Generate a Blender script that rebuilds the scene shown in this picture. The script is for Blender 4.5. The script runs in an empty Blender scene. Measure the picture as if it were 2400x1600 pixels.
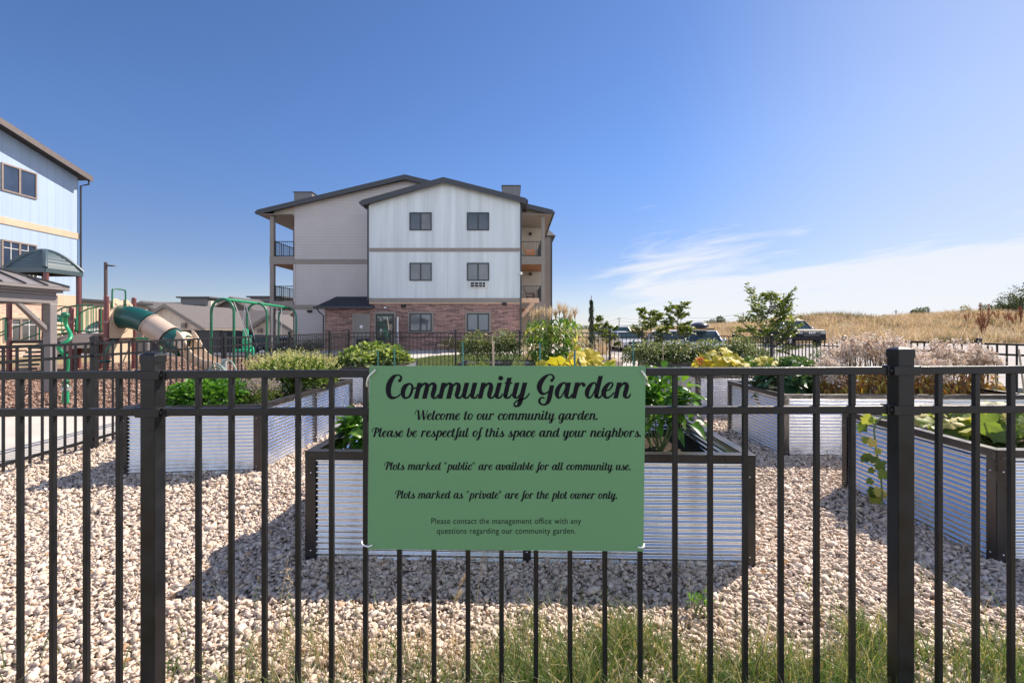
import bpy, bmesh, math, random
import numpy as np
from mathutils import Vector, Matrix

random.seed(7)
rng = np.random.default_rng(7)
S = bpy.context.scene
COL = S.collection
R = math.radians

# ------------------------------------------------------------------ camera
FPX, HCAM, HOR = 1100.0, 1.3, 770.0          # focal length in photo pixels, eye height, horizon row
cam_d = bpy.data.cameras.new("camera")
cam_d.sensor_width = 36.0
cam_d.lens = 36.0 * FPX / 2400.0
cam_d.shift_y = -(800.0 - HOR) / 2400.0
cam_d.clip_start = 0.05
cam_d.clip_end = 9000.0
cam = bpy.data.objects.new("camera", cam_d)
cam.location = (0, 0, HCAM)
cam.rotation_euler = (R(90), 0, 0)
COL.objects.link(cam)
S.camera = cam

def at(px, py, Y):
    """a point seen at photo pixel (px, py) that stands Y metres in front of the camera"""
    return Vector(((px - 1200.0) / FPX * Y, Y, HCAM - (py - HOR) / FPX * Y))
def ax(px, Y):
    return (px - 1200.0) / FPX * Y
def az(py, Y):
    return HCAM - (py - HOR) / FPX * Y

# ------------------------------------------------------------------ light
SUN_EL, SUN_AZ = R(44.0), R(50.0)            # azimuth from +Y towards +X
sun_d = bpy.data.lights.new("sun", 'SUN')
sun_d.energy = 4.5
sun_d.angle = R(0.53)
sun_d.color = (1.0, 0.88, 0.74)
sun = bpy.data.objects.new("sun", sun_d)
sdir = Vector((math.sin(SUN_AZ) * math.cos(SUN_EL), math.cos(SUN_AZ) * math.cos(SUN_EL), math.sin(SUN_EL)))
sun.rotation_euler = sdir.to_track_quat('Z', 'Y').to_euler()
sun.location = (20, 20, 40)
COL.objects.link(sun)

W = bpy.data.worlds.new("World")
S.world = W
W.use_nodes = True
nt = W.node_tree
nt.nodes.clear()
def wn(t, **kw):
    n = nt.nodes.new(t)
    for k, v in kw.items():
        setattr(n, k, v)
    return n
def wl(a, b):
    nt.links.new(a, b)
sky = wn('ShaderNodeTexSky', sky_type='NISHITA')
sky.sun_disc = False
sky.sun_elevation = SUN_EL
sky.sun_rotation = SUN_AZ
sky.altitude = 800.0
sky.air_density = 1.0
sky.dust_density = 0.25
sky.ozone_density = 2.2
tc = wn('ShaderNodeTexCoord')
sep = wn('ShaderNodeSeparateXYZ'); wl(tc.outputs['Generated'], sep.inputs[0])
def wmath(op, a, b=None, c=None, clamp=False):
    n = wn('ShaderNodeMath', operation=op); n.use_clamp = clamp
    for i, v in enumerate((a, b, c)):
        if v is None: continue
        if isinstance(v, (int, float)): n.inputs[i].default_value = v
        else: wl(v, n.inputs[i])
    return n.outputs[0]
def wramp(v, a, b, c=0.0, d=1.0):
    n = wn('ShaderNodeMapRange'); n.interpolation_type = 'SMOOTHSTEP'
    wl(v, n.inputs[0])
    for i, q in enumerate((a, b, c, d)): n.inputs[i + 1].default_value = q
    return n.outputs[0]
X_, Y_, Z_ = sep.outputs
# thin streaky cloud: low over the horizon, gathering to the right, where the sun is
comb = wn('ShaderNodeCombineXYZ')
wl(wmath('MULTIPLY', X_, 2.2), comb.inputs[0]); wl(wmath('MULTIPLY', Y_, 2.2), comb.inputs[1])
wl(wmath('MULTIPLY', wmath('SUBTRACT', Z_, wmath('MULTIPLY', X_, 0.13)), 19.0), comb.inputs[2])
nz = wn('ShaderNodeTexNoise'); nz.inputs['Scale'].default_value = 1.0
nz.inputs['Detail'].default_value = 8.0; nz.inputs['Roughness'].default_value = 0.6
nz.inputs['Distortion'].default_value = 0.5
wl(comb.outputs[0], nz.inputs['Vector'])
zl = wmath('ADD', wramp(X_, -0.10, 0.30, -0.12, 0.140), wmath('MULTIPLY', wmath('MAXIMUM', X_, 0.0), 0.16))
cm = wmath('ADD', wmath('DIVIDE', wmath('SUBTRACT', zl, Z_), 0.12), wmath('MULTIPLY', wmath('SUBTRACT', nz.outputs[0], 0.52), 5.2))
cm = wmath('MULTIPLY', wmath('MULTIPLY', cm, 1.0, clamp=True), wmath('MULTIPLY', wramp(X_, -0.05, 0.25), 0.88))
veil = wmath('ADD', wmath('MULTIPLY', wramp(X_, 0.22, 0.85), wramp(Z_, 0.1, 0.9, 0.50, 0.20)), wmath('MULTIPLY', wramp(Z_, 0.0, 0.14, 0.34, 0.0), wramp(X_, -0.9, 0.3, 0.25, 1.0)))
# added bright cloud in the unseen sky behind the camera, lifting the shade light
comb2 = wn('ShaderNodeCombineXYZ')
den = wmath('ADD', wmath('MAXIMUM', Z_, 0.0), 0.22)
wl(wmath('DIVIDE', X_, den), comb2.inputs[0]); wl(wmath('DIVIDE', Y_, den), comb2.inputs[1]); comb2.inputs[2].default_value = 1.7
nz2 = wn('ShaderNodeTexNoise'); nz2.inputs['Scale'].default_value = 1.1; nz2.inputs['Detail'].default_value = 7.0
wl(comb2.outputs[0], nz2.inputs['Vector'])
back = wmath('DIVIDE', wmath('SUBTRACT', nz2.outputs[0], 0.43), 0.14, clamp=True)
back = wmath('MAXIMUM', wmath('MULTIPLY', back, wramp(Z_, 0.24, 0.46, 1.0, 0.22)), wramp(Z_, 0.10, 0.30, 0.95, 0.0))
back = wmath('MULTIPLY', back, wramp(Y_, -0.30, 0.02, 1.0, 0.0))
cover = wmath('MAXIMUM', cm, veil)
tcol = wn('ShaderNodeMix', data_type='RGBA'); wl(wramp(Z_, 0.08, 0.36), tcol.inputs[0])
tcol.inputs[6].default_value = (0.80, 0.80, 0.98, 1); tcol.inputs[7].default_value = (0.79, 0.97, 1.29, 1)
tint = wn('ShaderNodeMix', data_type='RGBA', blend_type='MULTIPLY'); tint.inputs[0].default_value = 1.0
wl(sky.outputs[0], tint.inputs[6]); wl(tcol.outputs[2], tint.inputs[7])
mix = wn('ShaderNodeMix', data_type='RGBA')
wl(cover, mix.inputs[0]); wl(tint.outputs[2], mix.inputs[6])
mix.inputs[7].default_value = (7.9, 8.1, 8.5, 1)
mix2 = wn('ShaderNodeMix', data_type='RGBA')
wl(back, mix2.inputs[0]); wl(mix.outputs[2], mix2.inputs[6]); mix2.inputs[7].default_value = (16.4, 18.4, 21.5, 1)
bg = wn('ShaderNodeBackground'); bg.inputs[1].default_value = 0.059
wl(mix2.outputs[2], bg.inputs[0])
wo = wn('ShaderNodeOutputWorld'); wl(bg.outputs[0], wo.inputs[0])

S.view_settings.view_transform = 'Standard'
S.view_settings.look = 'None'
S.view_settings.exposure = 0.95
S.view_settings.gamma = 1.0

# ------------------------------------------------------------------ mesh helpers
ZUP = Vector((0, 0, 1))
class MB:
    def __init__(self):
        self.v, self.f = [], []
    def add(self, vs, fs):
        b = len(self.v)
        self.v.extend([tuple(p) for p in vs])
        self.f.extend([tuple(b + i for i in f) for f in fs])
        return self
    def box(self, x0, x1, y0, y1, z0, z1):
        return self.add([(x0,y0,z0),(x1,y0,z0),(x1,y1,z0),(x0,y1,z0),(x0,y0,z1),(x1,y0,z1),(x1,y1,z1),(x0,y1,z1)],
                        [(0,3,2,1),(4,5,6,7),(0,1,5,4),(1,2,6,5),(2,3,7,6),(3,0,4,7)])
    def bar(self, p, q, w, h, up=ZUP):
        p, q = Vector(p), Vector(q)
        d = (q - p).normalized()
        s = d.cross(up)
        if s.length < 1e-4: s = d.cross(Vector((0, 1, 0)))
        s.normalize(); u = s.cross(d).normalized()
        s, u = s * w / 2, u * h / 2
        vs = [p - s - u, p + s - u, p + s + u, p - s + u, q - s - u, q + s - u, q + s + u, q - s + u]
        return self.add(vs, [(0,1,2,3),(4,7,6,5),(0,4,5,1),(1,5,6,2),(2,6,7,3),(3,7,4,0)])
    def tube(self, pts, r, n=8, cap=True):
        pts = [Vector(p) for p in pts]
        m = len(pts)
        rs = r if isinstance(r, (list, tuple)) else [r] * m
        d0 = (pts[1] - pts[0]).normalized()
        ref = ZUP if abs(d0.z) < 0.9 else Vector((1, 0, 0))
        s = d0.cross(ref).normalized()
        vs, fs = [], []
        for i, p in enumerate(pts):
            d = (pts[min(i + 1, m - 1)] - pts[max(i - 1, 0)]).normalized()
            s = (s - d * s.dot(d)).normalized(); u = d.cross(s)
            for k in range(n):
                a = 2 * math.pi * k / n
                vs.append(p + (s * math.cos(a) + u * math.sin(a)) * rs[i])
        for i in range(m - 1):
            for k in range(n):
                a, b = i * n + k, i * n + (k + 1) % n
                fs.append((a, b, b + n, a + n))
        if cap:
            fs.append(tuple(range(n - 1, -1, -1))); fs.append(tuple(range((m - 1) * n, m * n)))
        return self.add(vs, fs)
    def prism(self, poly, off):
        """a flat polygon (3D points) swept along off"""
        n = len(poly); off = Vector(off)
        vs = [Vector(p) for p in poly] + [Vector(p) + off for p in poly]
        fs = [tuple(range(n - 1, -1, -1)), tuple(range(n, 2 * n))]
        fs += [(i, (i + 1) % n, (i + 1) % n + n, i + n) for i in range(n)]
        return self.add(vs, fs)
    def lathe(self, prof, c=(0, 0, 0), n=16, axis='Z'):
        c = Vector(c); vs, fs = [], []
        for r_, h in prof:
            for k in range(n):
                a = 2 * math.pi * k / n
                p = (r_ * math.cos(a), r_ * math.sin(a), h)
                if axis == 'X': p = (p[2], p[0], p[1])
                if axis == 'Y': p = (p[0], p[2], p[1])
                vs.append(c + Vector(p))
        for i in range(len(prof) - 1):
            for k in range(n):
                a, b = i * n + k, i * n + (k + 1) % n
                fs.append((a, b, b + n, a + n))
        fs.append(tuple(range(n - 1, -1, -1))); fs.append(tuple(range((len(prof) - 1) * n, len(prof) * n)))
        return self.add(vs, fs)
    def ball(self, c, rx, ry=None, rz=None, n=12, m=8):
        ry = ry or rx; rz = rz or rx
        vs, fs = [], []
        for i in range(m + 1):
            t = math.pi * (i if 0 < i < m else (0.02 if i == 0 else m - 0.02)) / m
            for k in range(n):
                a = 2 * math.pi * k / n
                vs.append((c[0] + rx * math.sin(t) * math.cos(a), c[1] + ry * math.sin(t) * math.sin(a), c[2] + rz * math.cos(t)))
        for i in range(m):
            for k in range(n):
                a, b = i * n + k, i * n + (k + 1) % n
                fs.append((a, b, b + n, a + n))
        return self.add(vs, fs)
    def grid(self, xs, ys, zf):
        b = []
        for y in ys:
            for x in xs:
                b.append((x, y, zf(x, y)))
        nx = len(xs)
        fs = [(j * nx + i, j * nx + i + 1, (j + 1) * nx + i + 1, (j + 1) * nx + i) for j in range(len(ys) - 1) for i in range(nx - 1)]
        return self.add(b, fs)
    def xf(self, M):
        self.v = [tuple(M @ Vector(p)) for p in self.v]
        return self
    def merge(self, o):
        return self.add(o.v, o.f)
    def build(self, name, mat, parent=None, smooth=False, bevel=0.0, ang=40.0, fix=True):
        me = bpy.data.meshes.new(name)
        me.from_pydata(self.v, [], self.f)
        if fix and len(self.f) < 20000:
            bm = bmesh.new(); bm.from_mesh(me)
            bmesh.ops.recalc_face_normals(bm, faces=bm.faces)
            bm.to_mesh(me); bm.free()
        me.update()
        return link(name, me, mat, parent, smooth, bevel, ang)

def link(name, me, mat, parent=None, smooth=False, bevel=0.0, ang=40.0):
    me.materials.clear(); me.materials.append(mat)
    o = bpy.data.objects.new(name, me)
    COL.objects.link(o)
    if smooth:
        me.polygons.foreach_set("use_smooth", [True] * len(me.polygons))
        if ang < 170:
            me.set_sharp_from_angle(angle=R(ang))
    if bevel > 0:
        b = o.modifiers.new("bevel", 'BEVEL'); b.width = bevel; b.segments = 2
        b.limit_method = 'ANGLE'; b.angle_limit = R(35); b.harden_normals = False
    if parent: adopt(o, parent)
    return o
def adopt(o, parent):
    o.parent = parent
    if parent.type == 'EMPTY':
        o.matrix_parent_inverse = Matrix.Translation(-parent.location)
def tag(o, label=None, cat=None, group=None, kind=None):
    if label: o['label'] = label
    if cat: o['category'] = cat
    if group: o['group'] = group
    if kind: o['kind'] = kind
    return o
def thing(name, label, cat, loc, group=None):
    o = bpy.data.objects.new(name, None)
    o.empty_display_size = 0.2
    o.location = loc
    COL.objects.link(o)
    return tag(o, label, cat, group)

def npmesh(name, V, F, mat, parent=None, smooth=False):
    """V (n,3) floats, F (m,k) ints, all faces with k corners"""
    V = np.asarray(V, dtype=np.float32); F = np.asarray(F, dtype=np.int32)
    me = bpy.data.meshes.new(name)
    k = F.shape[1]
    me.vertices.add(len(V)); me.vertices.foreach_set("co", V.ravel())
    me.loops.add(F.size); me.loops.foreach_set("vertex_index", F.ravel())
    me.polygons.add(len(F))
    me.polygons.foreach_set("loop_start", np.arange(0, F.size, k, dtype=np.int32))
    me.polygons.foreach_set("loop_total", np.full(len(F), k, dtype=np.int32))
    me.update(calc_edges=True)
    return link(name, me, mat, parent, smooth, ang=180)

def spline(pts, sub=6):
    """Catmull-Rom through points of any dimension"""
    P = np.array(pts, float)
    P = np.vstack([2 * P[0] - P[1], P, 2 * P[-1] - P[-2]])
    out = []
    for i in range(1, len(P) - 2):
        for t in np.linspace(0, 1, sub, endpoint=False):
            a, b, c, d = P[i - 1], P[i], P[i + 1], P[i + 2]
            out.append(0.5 * (2 * b + (c - a) * t + (2 * a - 5 * b + 4 * c - d) * t * t + (3 * b - a - 3 * c + d) * t ** 3))
    out.append(P[-2])
    return np.array(out)

# ------------------------------------------------------------------ materials
MATS = {}
def nodemat(name):
    m = bpy.data.materials.new(name); m.use_nodes = True
    t = m.node_tree; t.nodes.clear()
    out = t.nodes.new('ShaderNodeOutputMaterial')
    p = t.nodes.new('ShaderNodeBsdfPrincipled')
    t.links.new(p.outputs[0], out.inputs[0])
    return m, t, p, out
def rgba(c): return (c[0], c[1], c[2], 1.0)
def scale_col(c, k): return tuple(min(1.0, x * k) for x in c)
def noise_node(t, scale, detail=4, rough=0.55, vec=None, stretch=None):
    tcn = t.nodes.new('ShaderNodeTexCoord')
    src = vec or tcn.outputs['Object']
    if stretch:
        mp = t.nodes.new('ShaderNodeMapping'); mp.inputs['Scale'].default_value = stretch
        t.links.new(src, mp.inputs[0]); src = mp.outputs[0]
    n = t.nodes.new('ShaderNodeTexNoise')
    n.inputs['Scale'].default_value = scale; n.inputs['Detail'].default_value = detail; n.inputs['Roughness'].default_value = rough
    t.links.new(src, n.inputs['Vector'])
    return n
def ramp_node(t, src, stops):
    r = t.nodes.new('ShaderNodeValToRGB')
    e = r.color_ramp.elements
    while len(e) < len(stops): e.new(0.5)
    for i, (pos, c) in enumerate(stops):
        e[i].position = pos; e[i].color = rgba(c)
    t.links.new(src, r.inputs[0])
    return r
def bump_node(t, h, strength, dist, p):
    b = t.nodes.new('ShaderNodeBump'); b.inputs['Strength'].default_value = strength; b.inputs['Distance'].default_value = dist
    t.links.new(h, b.inputs['Height']); t.links.new(b.outputs[0], p.inputs['Normal'])
    return b
def mat(name, col, rough=0.5, metal=0.0, var=0.12, vs=6.0, bump=0.0, bs=60.0, spec=0.5, coat=0.0, stretch=None, rvar=0.0):
    if name in MATS: return MATS[name]
    m, t, p, out = nodemat(name)
    p.inputs['Roughness'].default_value = rough; p.inputs['Metallic'].default_value = metal
    p.inputs['Specular IOR Level'].default_value = spec; p.inputs['Coat Weight'].default_value = coat
    if coat: p.inputs['Coat Roughness'].default_value = 0.06
    n = noise_node(t, vs, stretch=stretch)
    r = ramp_node(t, n.outputs[0], [(0.30, scale_col(col, 1 - var)), (0.70, scale_col(col, 1 + var))])
    t.links.new(r.outputs[0], p.inputs['Base Color'])
    if rvar:
        mr = t.nodes.new('ShaderNodeMapRange'); t.links.new(n.outputs[0], mr.inputs[0])
        mr.inputs[1].default_value = 0.3; mr.inputs[2].default_value = 0.7
        mr.inputs[3].default_value = max(0.02, rough - rvar); mr.inputs[4].default_value = rough + rvar
        t.links.new(mr.outputs[0], p.inputs['Roughness'])
    if bump:
        nb = noise_node(t, bs, 5)
        bump_node(t, nb.outputs[0], bump, 0.01, p)
    MATS[name] = m
    return m
def leafmat(name, stops, trans=0.45, rough=0.45, tcol=None):
    """foliage: colour picked per leaf, some light passes through the blade"""
    if name in MATS: return MATS[name]
    m, t, p, out = nodemat(name)
    g = t.nodes.new('ShaderNodeNewGeometry')
    r = ramp_node(t, g.outputs['Random Per Island'], stops)
    t.links.new(r.outputs[0], p.inputs['Base Color'])
    p.inputs['Roughness'].default_value = rough; p.inputs['Specular IOR Level'].default_value = 0.4
    tr = t.nodes.new('ShaderNodeBsdfTranslucent')
    mm = t.nodes.new('ShaderNodeMix'); mm.data_type = 'RGBA'; mm.blend_type = 'MULTIPLY'; mm.inputs[0].default_value = 1.0
    t.links.new(r.outputs[0], mm.inputs[6]); mm.inputs[7].default_value = rgba(tcol or (1.0, 1.0, 0.45))
    bc = t.nodes.new('ShaderNodeBrightContrast'); bc.inputs[1].default_value = 0.0
    t.links.new(mm.outputs[2], tr.inputs[0])
    ms = t.nodes.new('ShaderNodeMixShader'); ms.inputs[0].default_value = trans
    t.links.new(p.outputs[0], ms.inputs[1]); t.links.new(tr.outputs[0], ms.inputs[2])
    t.links.new(ms.outputs[0], out.inputs[0])
    t.nodes.remove(bc)
    MATS[name] = m
    return m
def islandmat(name, stops, rough=0.8, bump=0.0, bs=80):
    if name in MATS: return MATS[name]
    m, t, p, out = nodemat(name)
    g = t.nodes.new('ShaderNodeNewGeometry')
    r = ramp_node(t, g.outputs['Random Per Island'], stops)
    n = noise_node(t, 60.0, 3)
    mx = t.nodes.new('ShaderNodeMix'); mx.data_type = 'RGBA'; mx.blend_type = 'OVERLAY'; mx.inputs[0].default_value = 0.35
    t.links.new(r.outputs[0], mx.inputs[6]); t.links.new(n.outputs[0], mx.inputs[7])
    t.links.new(mx.outputs[2], p.inputs['Base Color'])
    p.inputs['Roughness'].default_value = rough
    if bump:
        bump_node(t, noise_node(t, bs, 4).outputs[0], bump, 0.01, p)
    MATS[name] = m
    return m
def striped(name, col, axis, pitch, groove=0.06, dark=0.72, rough=0.6, bump=0.5, streak=0.1, stretch=(6, 6, 0.35), lap=False):
    """boards: a groove every pitch metres along an object axis, plus weathering streaks"""
    if name in MATS: return MATS[name]
    m, t, p, out = nodemat(name)
    tcn = t.nodes.new('ShaderNodeTexCoord'); sp = t.nodes.new('ShaderNodeSeparateXYZ')
    t.links.new(tcn.outputs['Object'], sp.inputs[0])
    def mt(op, a, b=None):
        n = t.nodes.new('ShaderNodeMath'); n.operation = op
        for i, v in enumerate((a, b)):
            if v is None: continue
            if isinstance(v, (int, float)): n.inputs[i].default_value = v
            else: t.links.new(v, n.inputs[i])
        return n.outputs[0]
    fr = mt('FRACT', mt('DIVIDE', mt('ADD', sp.outputs['XYZ'.index(axis)], 400.0), pitch))
    g = mt('LESS_THAN', fr, groove)
    n1 = noise_node(t, 1.0, 5, 0.6, stretch=stretch)
    r = ramp_node(t, n1.outputs[0], [(0.3, scale_col(col, 1 - streak)), (0.7, scale_col(col, 1 + streak))])
    mx = t.nodes.new('ShaderNodeMix'); mx.data_type = 'RGBA'
    t.links.new(mt('MULTIPLY', g, 1.0 - dark), mx.inputs[0]); t.links.new(r.outputs[0], mx.inputs[6]); mx.inputs[7].default_value = (0.02, 0.02, 0.02, 1)
    t.links.new(mx.outputs[2], p.inputs['Base Color'])
    p.inputs['Roughness'].default_value = rough
    h = mt('SUBTRACT', 1.0, fr) if lap else mt('SUBTRACT', 1.0, g)
    bump_node(t, h, bump, 0.02, p)
    MATS[name] = m
    return m
def brickmat(name, c1, c2, mortar, horiz='X', bw=0.2, bh=0.07):
    if name in MATS: return MATS[name]
    m, t, p, out = nodemat(name)
    tcn = t.nodes.new('ShaderNodeTexCoord'); sp = t.nodes.new('ShaderNodeSeparateXYZ'); cb = t.nodes.new('ShaderNodeCombineXYZ')
    t.links.new(tcn.outputs['Object'], sp.inputs[0])
    t.links.new(sp.outputs['XYZ'.index(horiz)], cb.inputs[0]); t.links.new(sp.outputs[2], cb.inputs[1])
    b = t.nodes.new('ShaderNodeTexBrick')
    b.inputs['Scale'].default_value = 1.0; b.inputs['Brick Width'].default_value = bw; b.inputs['Row Height'].default_value = bh
    b.inputs['Mortar Size'].default_value = 0.008; b.inputs['Bias'].default_value = -0.1
    b.inputs['Color1'].default_value = rgba(c1); b.inputs['Color2'].default_value = rgba(c2); b.inputs['Mortar'].default_value = rgba(mortar)
    t.links.new(cb.outputs[0], b.inputs['Vector'])
    n = noise_node(t, 1.0, 4, 0.6, vec=cb.outputs[0], stretch=(3.5, 13.0, 1))
    mx = t.nodes.new('ShaderNodeMix'); mx.data_type = 'RGBA'; mx.blend_type = 'OVERLAY'; mx.inputs[0].default_value = 0.75
    t.links.new(b.outputs[0], mx.inputs[6]); t.links.new(n.outputs[0], mx.inputs[7])
    t.links.new(mx.outputs[2], p.inputs['Base Color']); p.inputs['Roughness'].default_value = 0.85
    iv = t.nodes.new('ShaderNodeMath'); iv.operation = 'SUBTRACT'; iv.inputs[0].default_value = 1.0
    t.links.new(b.outputs['Fac'], iv.inputs[1])
    bump_node(t, iv.outputs[0], 0.6, 0.01, p)
    MATS[name] = m
    return m
def groundmat(name, stops, scale=3.0, detail=8, rough=0.9, bump=0.4, bs=40, bdist=0.02, fine=None):
    if name in MATS: return MATS[name]
    m, t, p, out = nodemat(name)
    n = noise_node(t, scale, detail, 0.65)
    r = ramp_node(t, n.outputs[0], stops)
    col = r.outputs[0]
    if fine:
        n3 = noise_node(t, fine, 5, 0.7)
        mx = t.nodes.new('ShaderNodeMix'); mx.data_type = 'RGBA'; mx.blend_type = 'OVERLAY'; mx.inputs[0].default_value = 0.8
        t.links.new(col, mx.inputs[6]); t.links.new(n3.outputs[0], mx.inputs[7]); col = mx.outputs[2]
    t.links.new(col, p.inputs['Base Color']); p.inputs['Roughness'].default_value = rough
    p.inputs['Specular IOR Level'].default_value = 0.2
    bump_node(t, noise_node(t, bs, 6, 0.65).outputs[0], bump, bdist, p)
    MATS[name] = m
    return m
def glassmat(name, col, rough=0.04, spec=0.8):
    if name in MATS: return MATS[name]
    m, t, p, out = nodemat(name)
    n = noise_node(t, 0.8, 2)
    r = ramp_node(t, n.outputs[0], [(0.35, scale_col(col, 0.75)), (0.65, scale_col(col, 1.25))])
    t.links.new(r.outputs[0], p.inputs['Base Color'])
    p.inputs['Roughness'].default_value = rough; p.inputs['Specular IOR Level'].default_value = spec
    MATS[name] = m
    return m

M_black = mat('black_powder_coat', (0.0115, 0.0115, 0.013), 0.40, 0.0, 0.4, 14.0, 0.10, 240.0, spec=0.36, rvar=0.12)
M_bolt = mat('bolt_steel', (0.02, 0.02, 0.022), 0.3, 0.5)
M_zinc = mat('galvanised_steel', (0.76, 0.76, 0.77), 0.17, 1.0, 0.06, 3.0, rvar=0.05)
def dirty_zinc():
    m = M_zinc; t = m.node_tree; p = [n for n in t.nodes if n.type == 'BSDF_PRINCIPLED'][0]
    tcn = t.nodes.new('ShaderNodeTexCoord'); sp = t.nodes.new('ShaderNodeSeparateXYZ'); t.links.new(tcn.outputs['Object'], sp.inputs[0])
    mr = t.nodes.new('ShaderNodeMapRange'); t.links.new(sp.outputs[2], mr.inputs[0])
    for i, v in enumerate((0.0, 0.16, 0.75, 0.0)): mr.inputs[i + 1].default_value = v
    n = noise_node(t, 9.0, 6, 0.7, stretch=(1, 1, 0.5)); n2 = t.nodes.new('ShaderNodeMapRange'); t.links.new(n.outputs[0], n2.inputs[0])
    for i, v in enumerate((0.42, 0.68, 0.0, 1.0)): n2.inputs[i + 1].default_value = v
    n3 = noise_node(t, 3.0, 7, 0.7, stretch=(2, 2, 0.25)); n4 = t.nodes.new('ShaderNodeMapRange'); t.links.new(n3.outputs[0], n4.inputs[0])
    for i, v in enumerate((0.58, 0.80, 0.0, 0.30)): n4.inputs[i + 1].default_value = v
    mu = t.nodes.new('ShaderNodeMath'); mu.operation = 'MULTIPLY_ADD'; mu.use_clamp = True
    t.links.new(mr.outputs[0], mu.inputs[0]); t.links.new(n2.outputs[0], mu.inputs[1]); t.links.new(n4.outputs[0], mu.inputs[2])
    mx = t.nodes.new('ShaderNodeMix'); mx.data_type = 'RGBA'
    old = p.inputs['Base Color'].links[0].from_socket
    t.links.new(mu.outputs[0], mx.inputs[0]); t.links.new(old, mx.inputs[6]); mx.inputs[7].default_value = (0.33, 0.27, 0.21, 1)
    t.links.new(mx.outputs[2], p.inputs['Base Color'])
    me = t.nodes.new('ShaderNodeMath'); me.operation = 'SUBTRACT'; me.inputs[0].default_value = 1.0; t.links.new(mu.outputs[0], me.inputs[1])
    t.links.new(me.outputs[0], p.inputs['Metallic'])
dirty_zinc()
M_rim = mat('brown_steel_angle', (0.030, 0.0265, 0.026), 0.36, 0.2, 0.25, 8.0, 0.05, 200, rvar=0.1)
M_screw = mat('bright_screw', (0.8, 0.8, 0.8), 0.25, 1.0)
M_soil = groundmat('garden_soil', [(0.3, (0.03, 0.02, 0.014)), (0.7, (0.085, 0.06, 0.042))], 9, 8, 0.95, 0.9, 60, 0.03)
M_trim = mat('taupe_trim', (0.25, 0.215, 0.185), 0.6, 0, 0.08, 3)
M_darktrim = mat('dark_window_frame', (0.018, 0.019, 0.021), 0.35)
M_glass = glassmat('window_glass', (0.055, 0.065, 0.075))
M_roof = mat('charcoal_shingles', (0.045, 0.045, 0.05), 0.85, 0, 0.3, 9, 0.6, 25)
M_fascia = mat('dark_fascia', (0.04, 0.042, 0.048), 0.5)
M_conc = groundmat('concrete', [(0.3, (0.42, 0.39, 0.36)), (0.7, (0.56, 0.53, 0.49))], 1.2, 8, 0.85, 0.15, 120, 0.005)
# ================================================================== terrain
def sm(t):
    t = max(0.0, min(1.0, t)); return t * t * (3 - 2 * t)
def interp(x, xs, ys): return float(np.interp(x, xs, ys))
def gz(x, y):
    z = -1.15 * sm((y - 25) / 13) * sm((-x - 7.5) / 5)
    z += -0.42 * sm((y - 15) / 8) * sm((x - 2.5) / 4) * (1 - sm((x - 14) / 8))
    amp = interp(x, [0, 14, 25, 35, 44, 52, 65, 90], [0, 0.25, 0.95, 1.75, 1.95, 2.35, 3.1, 3.6])
    z += amp * sm((y - 41) / 24) * (1 - 0.6 * sm((y - 80) / 60))
    z += 0.75 * math.exp(-((x - 43.5) / 4.5) ** 2 - ((y - 66) / 7) ** 2)
    return z
xs = sorted(set([-3000, -900, -300, -150, -100, -70] + list(np.arange(-50, 100.1, 2.0)) + [120, 160, 300, 900, 3000]))
ys = sorted(set([-60, -20, -6] + list(np.arange(0, 90.1, 2.0)) + [100, 120, 150, 200, 400, 900, 1800, 3000]))
M_ground = groundmat('dry_earth', [(0.25, (0.19, 0.145, 0.085)), (0.55, (0.27, 0.215, 0.12)), (0.8, (0.20, 0.20, 0.10))], 0.35, 8, 0.95, 0.4, 8, 0.05)
tag(MB().grid(xs, ys, gz).build('ground', M_ground, smooth=True, fix=False), kind='structure')

def sheet(name, poly, z, m, step=None):
    """a flat or terrain-following sheet"""
    if step is None:
        o = MB().add([(x, y, z) for x, y in poly], [tuple(range(len(poly)))]).build(name, m)
    else:
        x0, x1, y0, y1 = poly
        nx = max(2, int((x1 - x0) / step) + 1); ny = max(2, int((y1 - y0) / step) + 1)
        o = MB().grid(np.linspace(x0, x1, nx), np.linspace(y0, y1, ny), lambda x, y: gz(x, y) + z).build(name, m, smooth=True, fix=False)
    return tag(o, kind='structure')

M_gravelbase = groundmat('gravel_bed', [(0.3, (0.20, 0.165, 0.14)), (0.7, (0.48, 0.40, 0.34))], 28, 8, 0.95, 1.0, 45, 0.05)
sheet('gravel_ground', [(-4.75, 1.75), (6.2, 1.45), (6.2, 13.95), (-4.85, 13.95)], 0.004, M_gravelbase)
M_mulch = groundmat('bark_mulch', [(0.3, (0.11, 0.062, 0.045)), (0.5, (0.24, 0.15, 0.115)), (0.7, (0.40, 0.27, 0.215))], 16, 8, 0.95, 1.0, 26, 0.05, fine=40)
sheet('mulch_ground', [(-16.5, 6.9), (-7.4, 6.9), (-6.3, 7.6), (-6.15, 12), (-6.1, 22.5), (-16.5, 22.5)], 0.006, M_mulch)
sheet('walkway', [(-12, 1.5), (-4.7, 1.5), (-4.72, 7), (-4.95, 22), (-6.1, 22), (-6.15, 12), (-6.3, 7.6), (-7.4, 6.9), (-12, 6.9)], 0.004, M_conc)
M_lawn = groundmat('lawn_turf', [(0.3, (0.045, 0.075, 0.016)), (0.7, (0.115, 0.155, 0.045))], 3, 8, 0.95, 1.0, 70, 0.05, fine=60)
sheet('lawn', [(-4.0, 14.05), (2.2, 14.05), (2.2, 22.0), (0.5, 23.6), (-1.5, 24.2), (-3.4, 23.0), (-4.4, 20.0)], 0.008, M_lawn)
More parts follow.
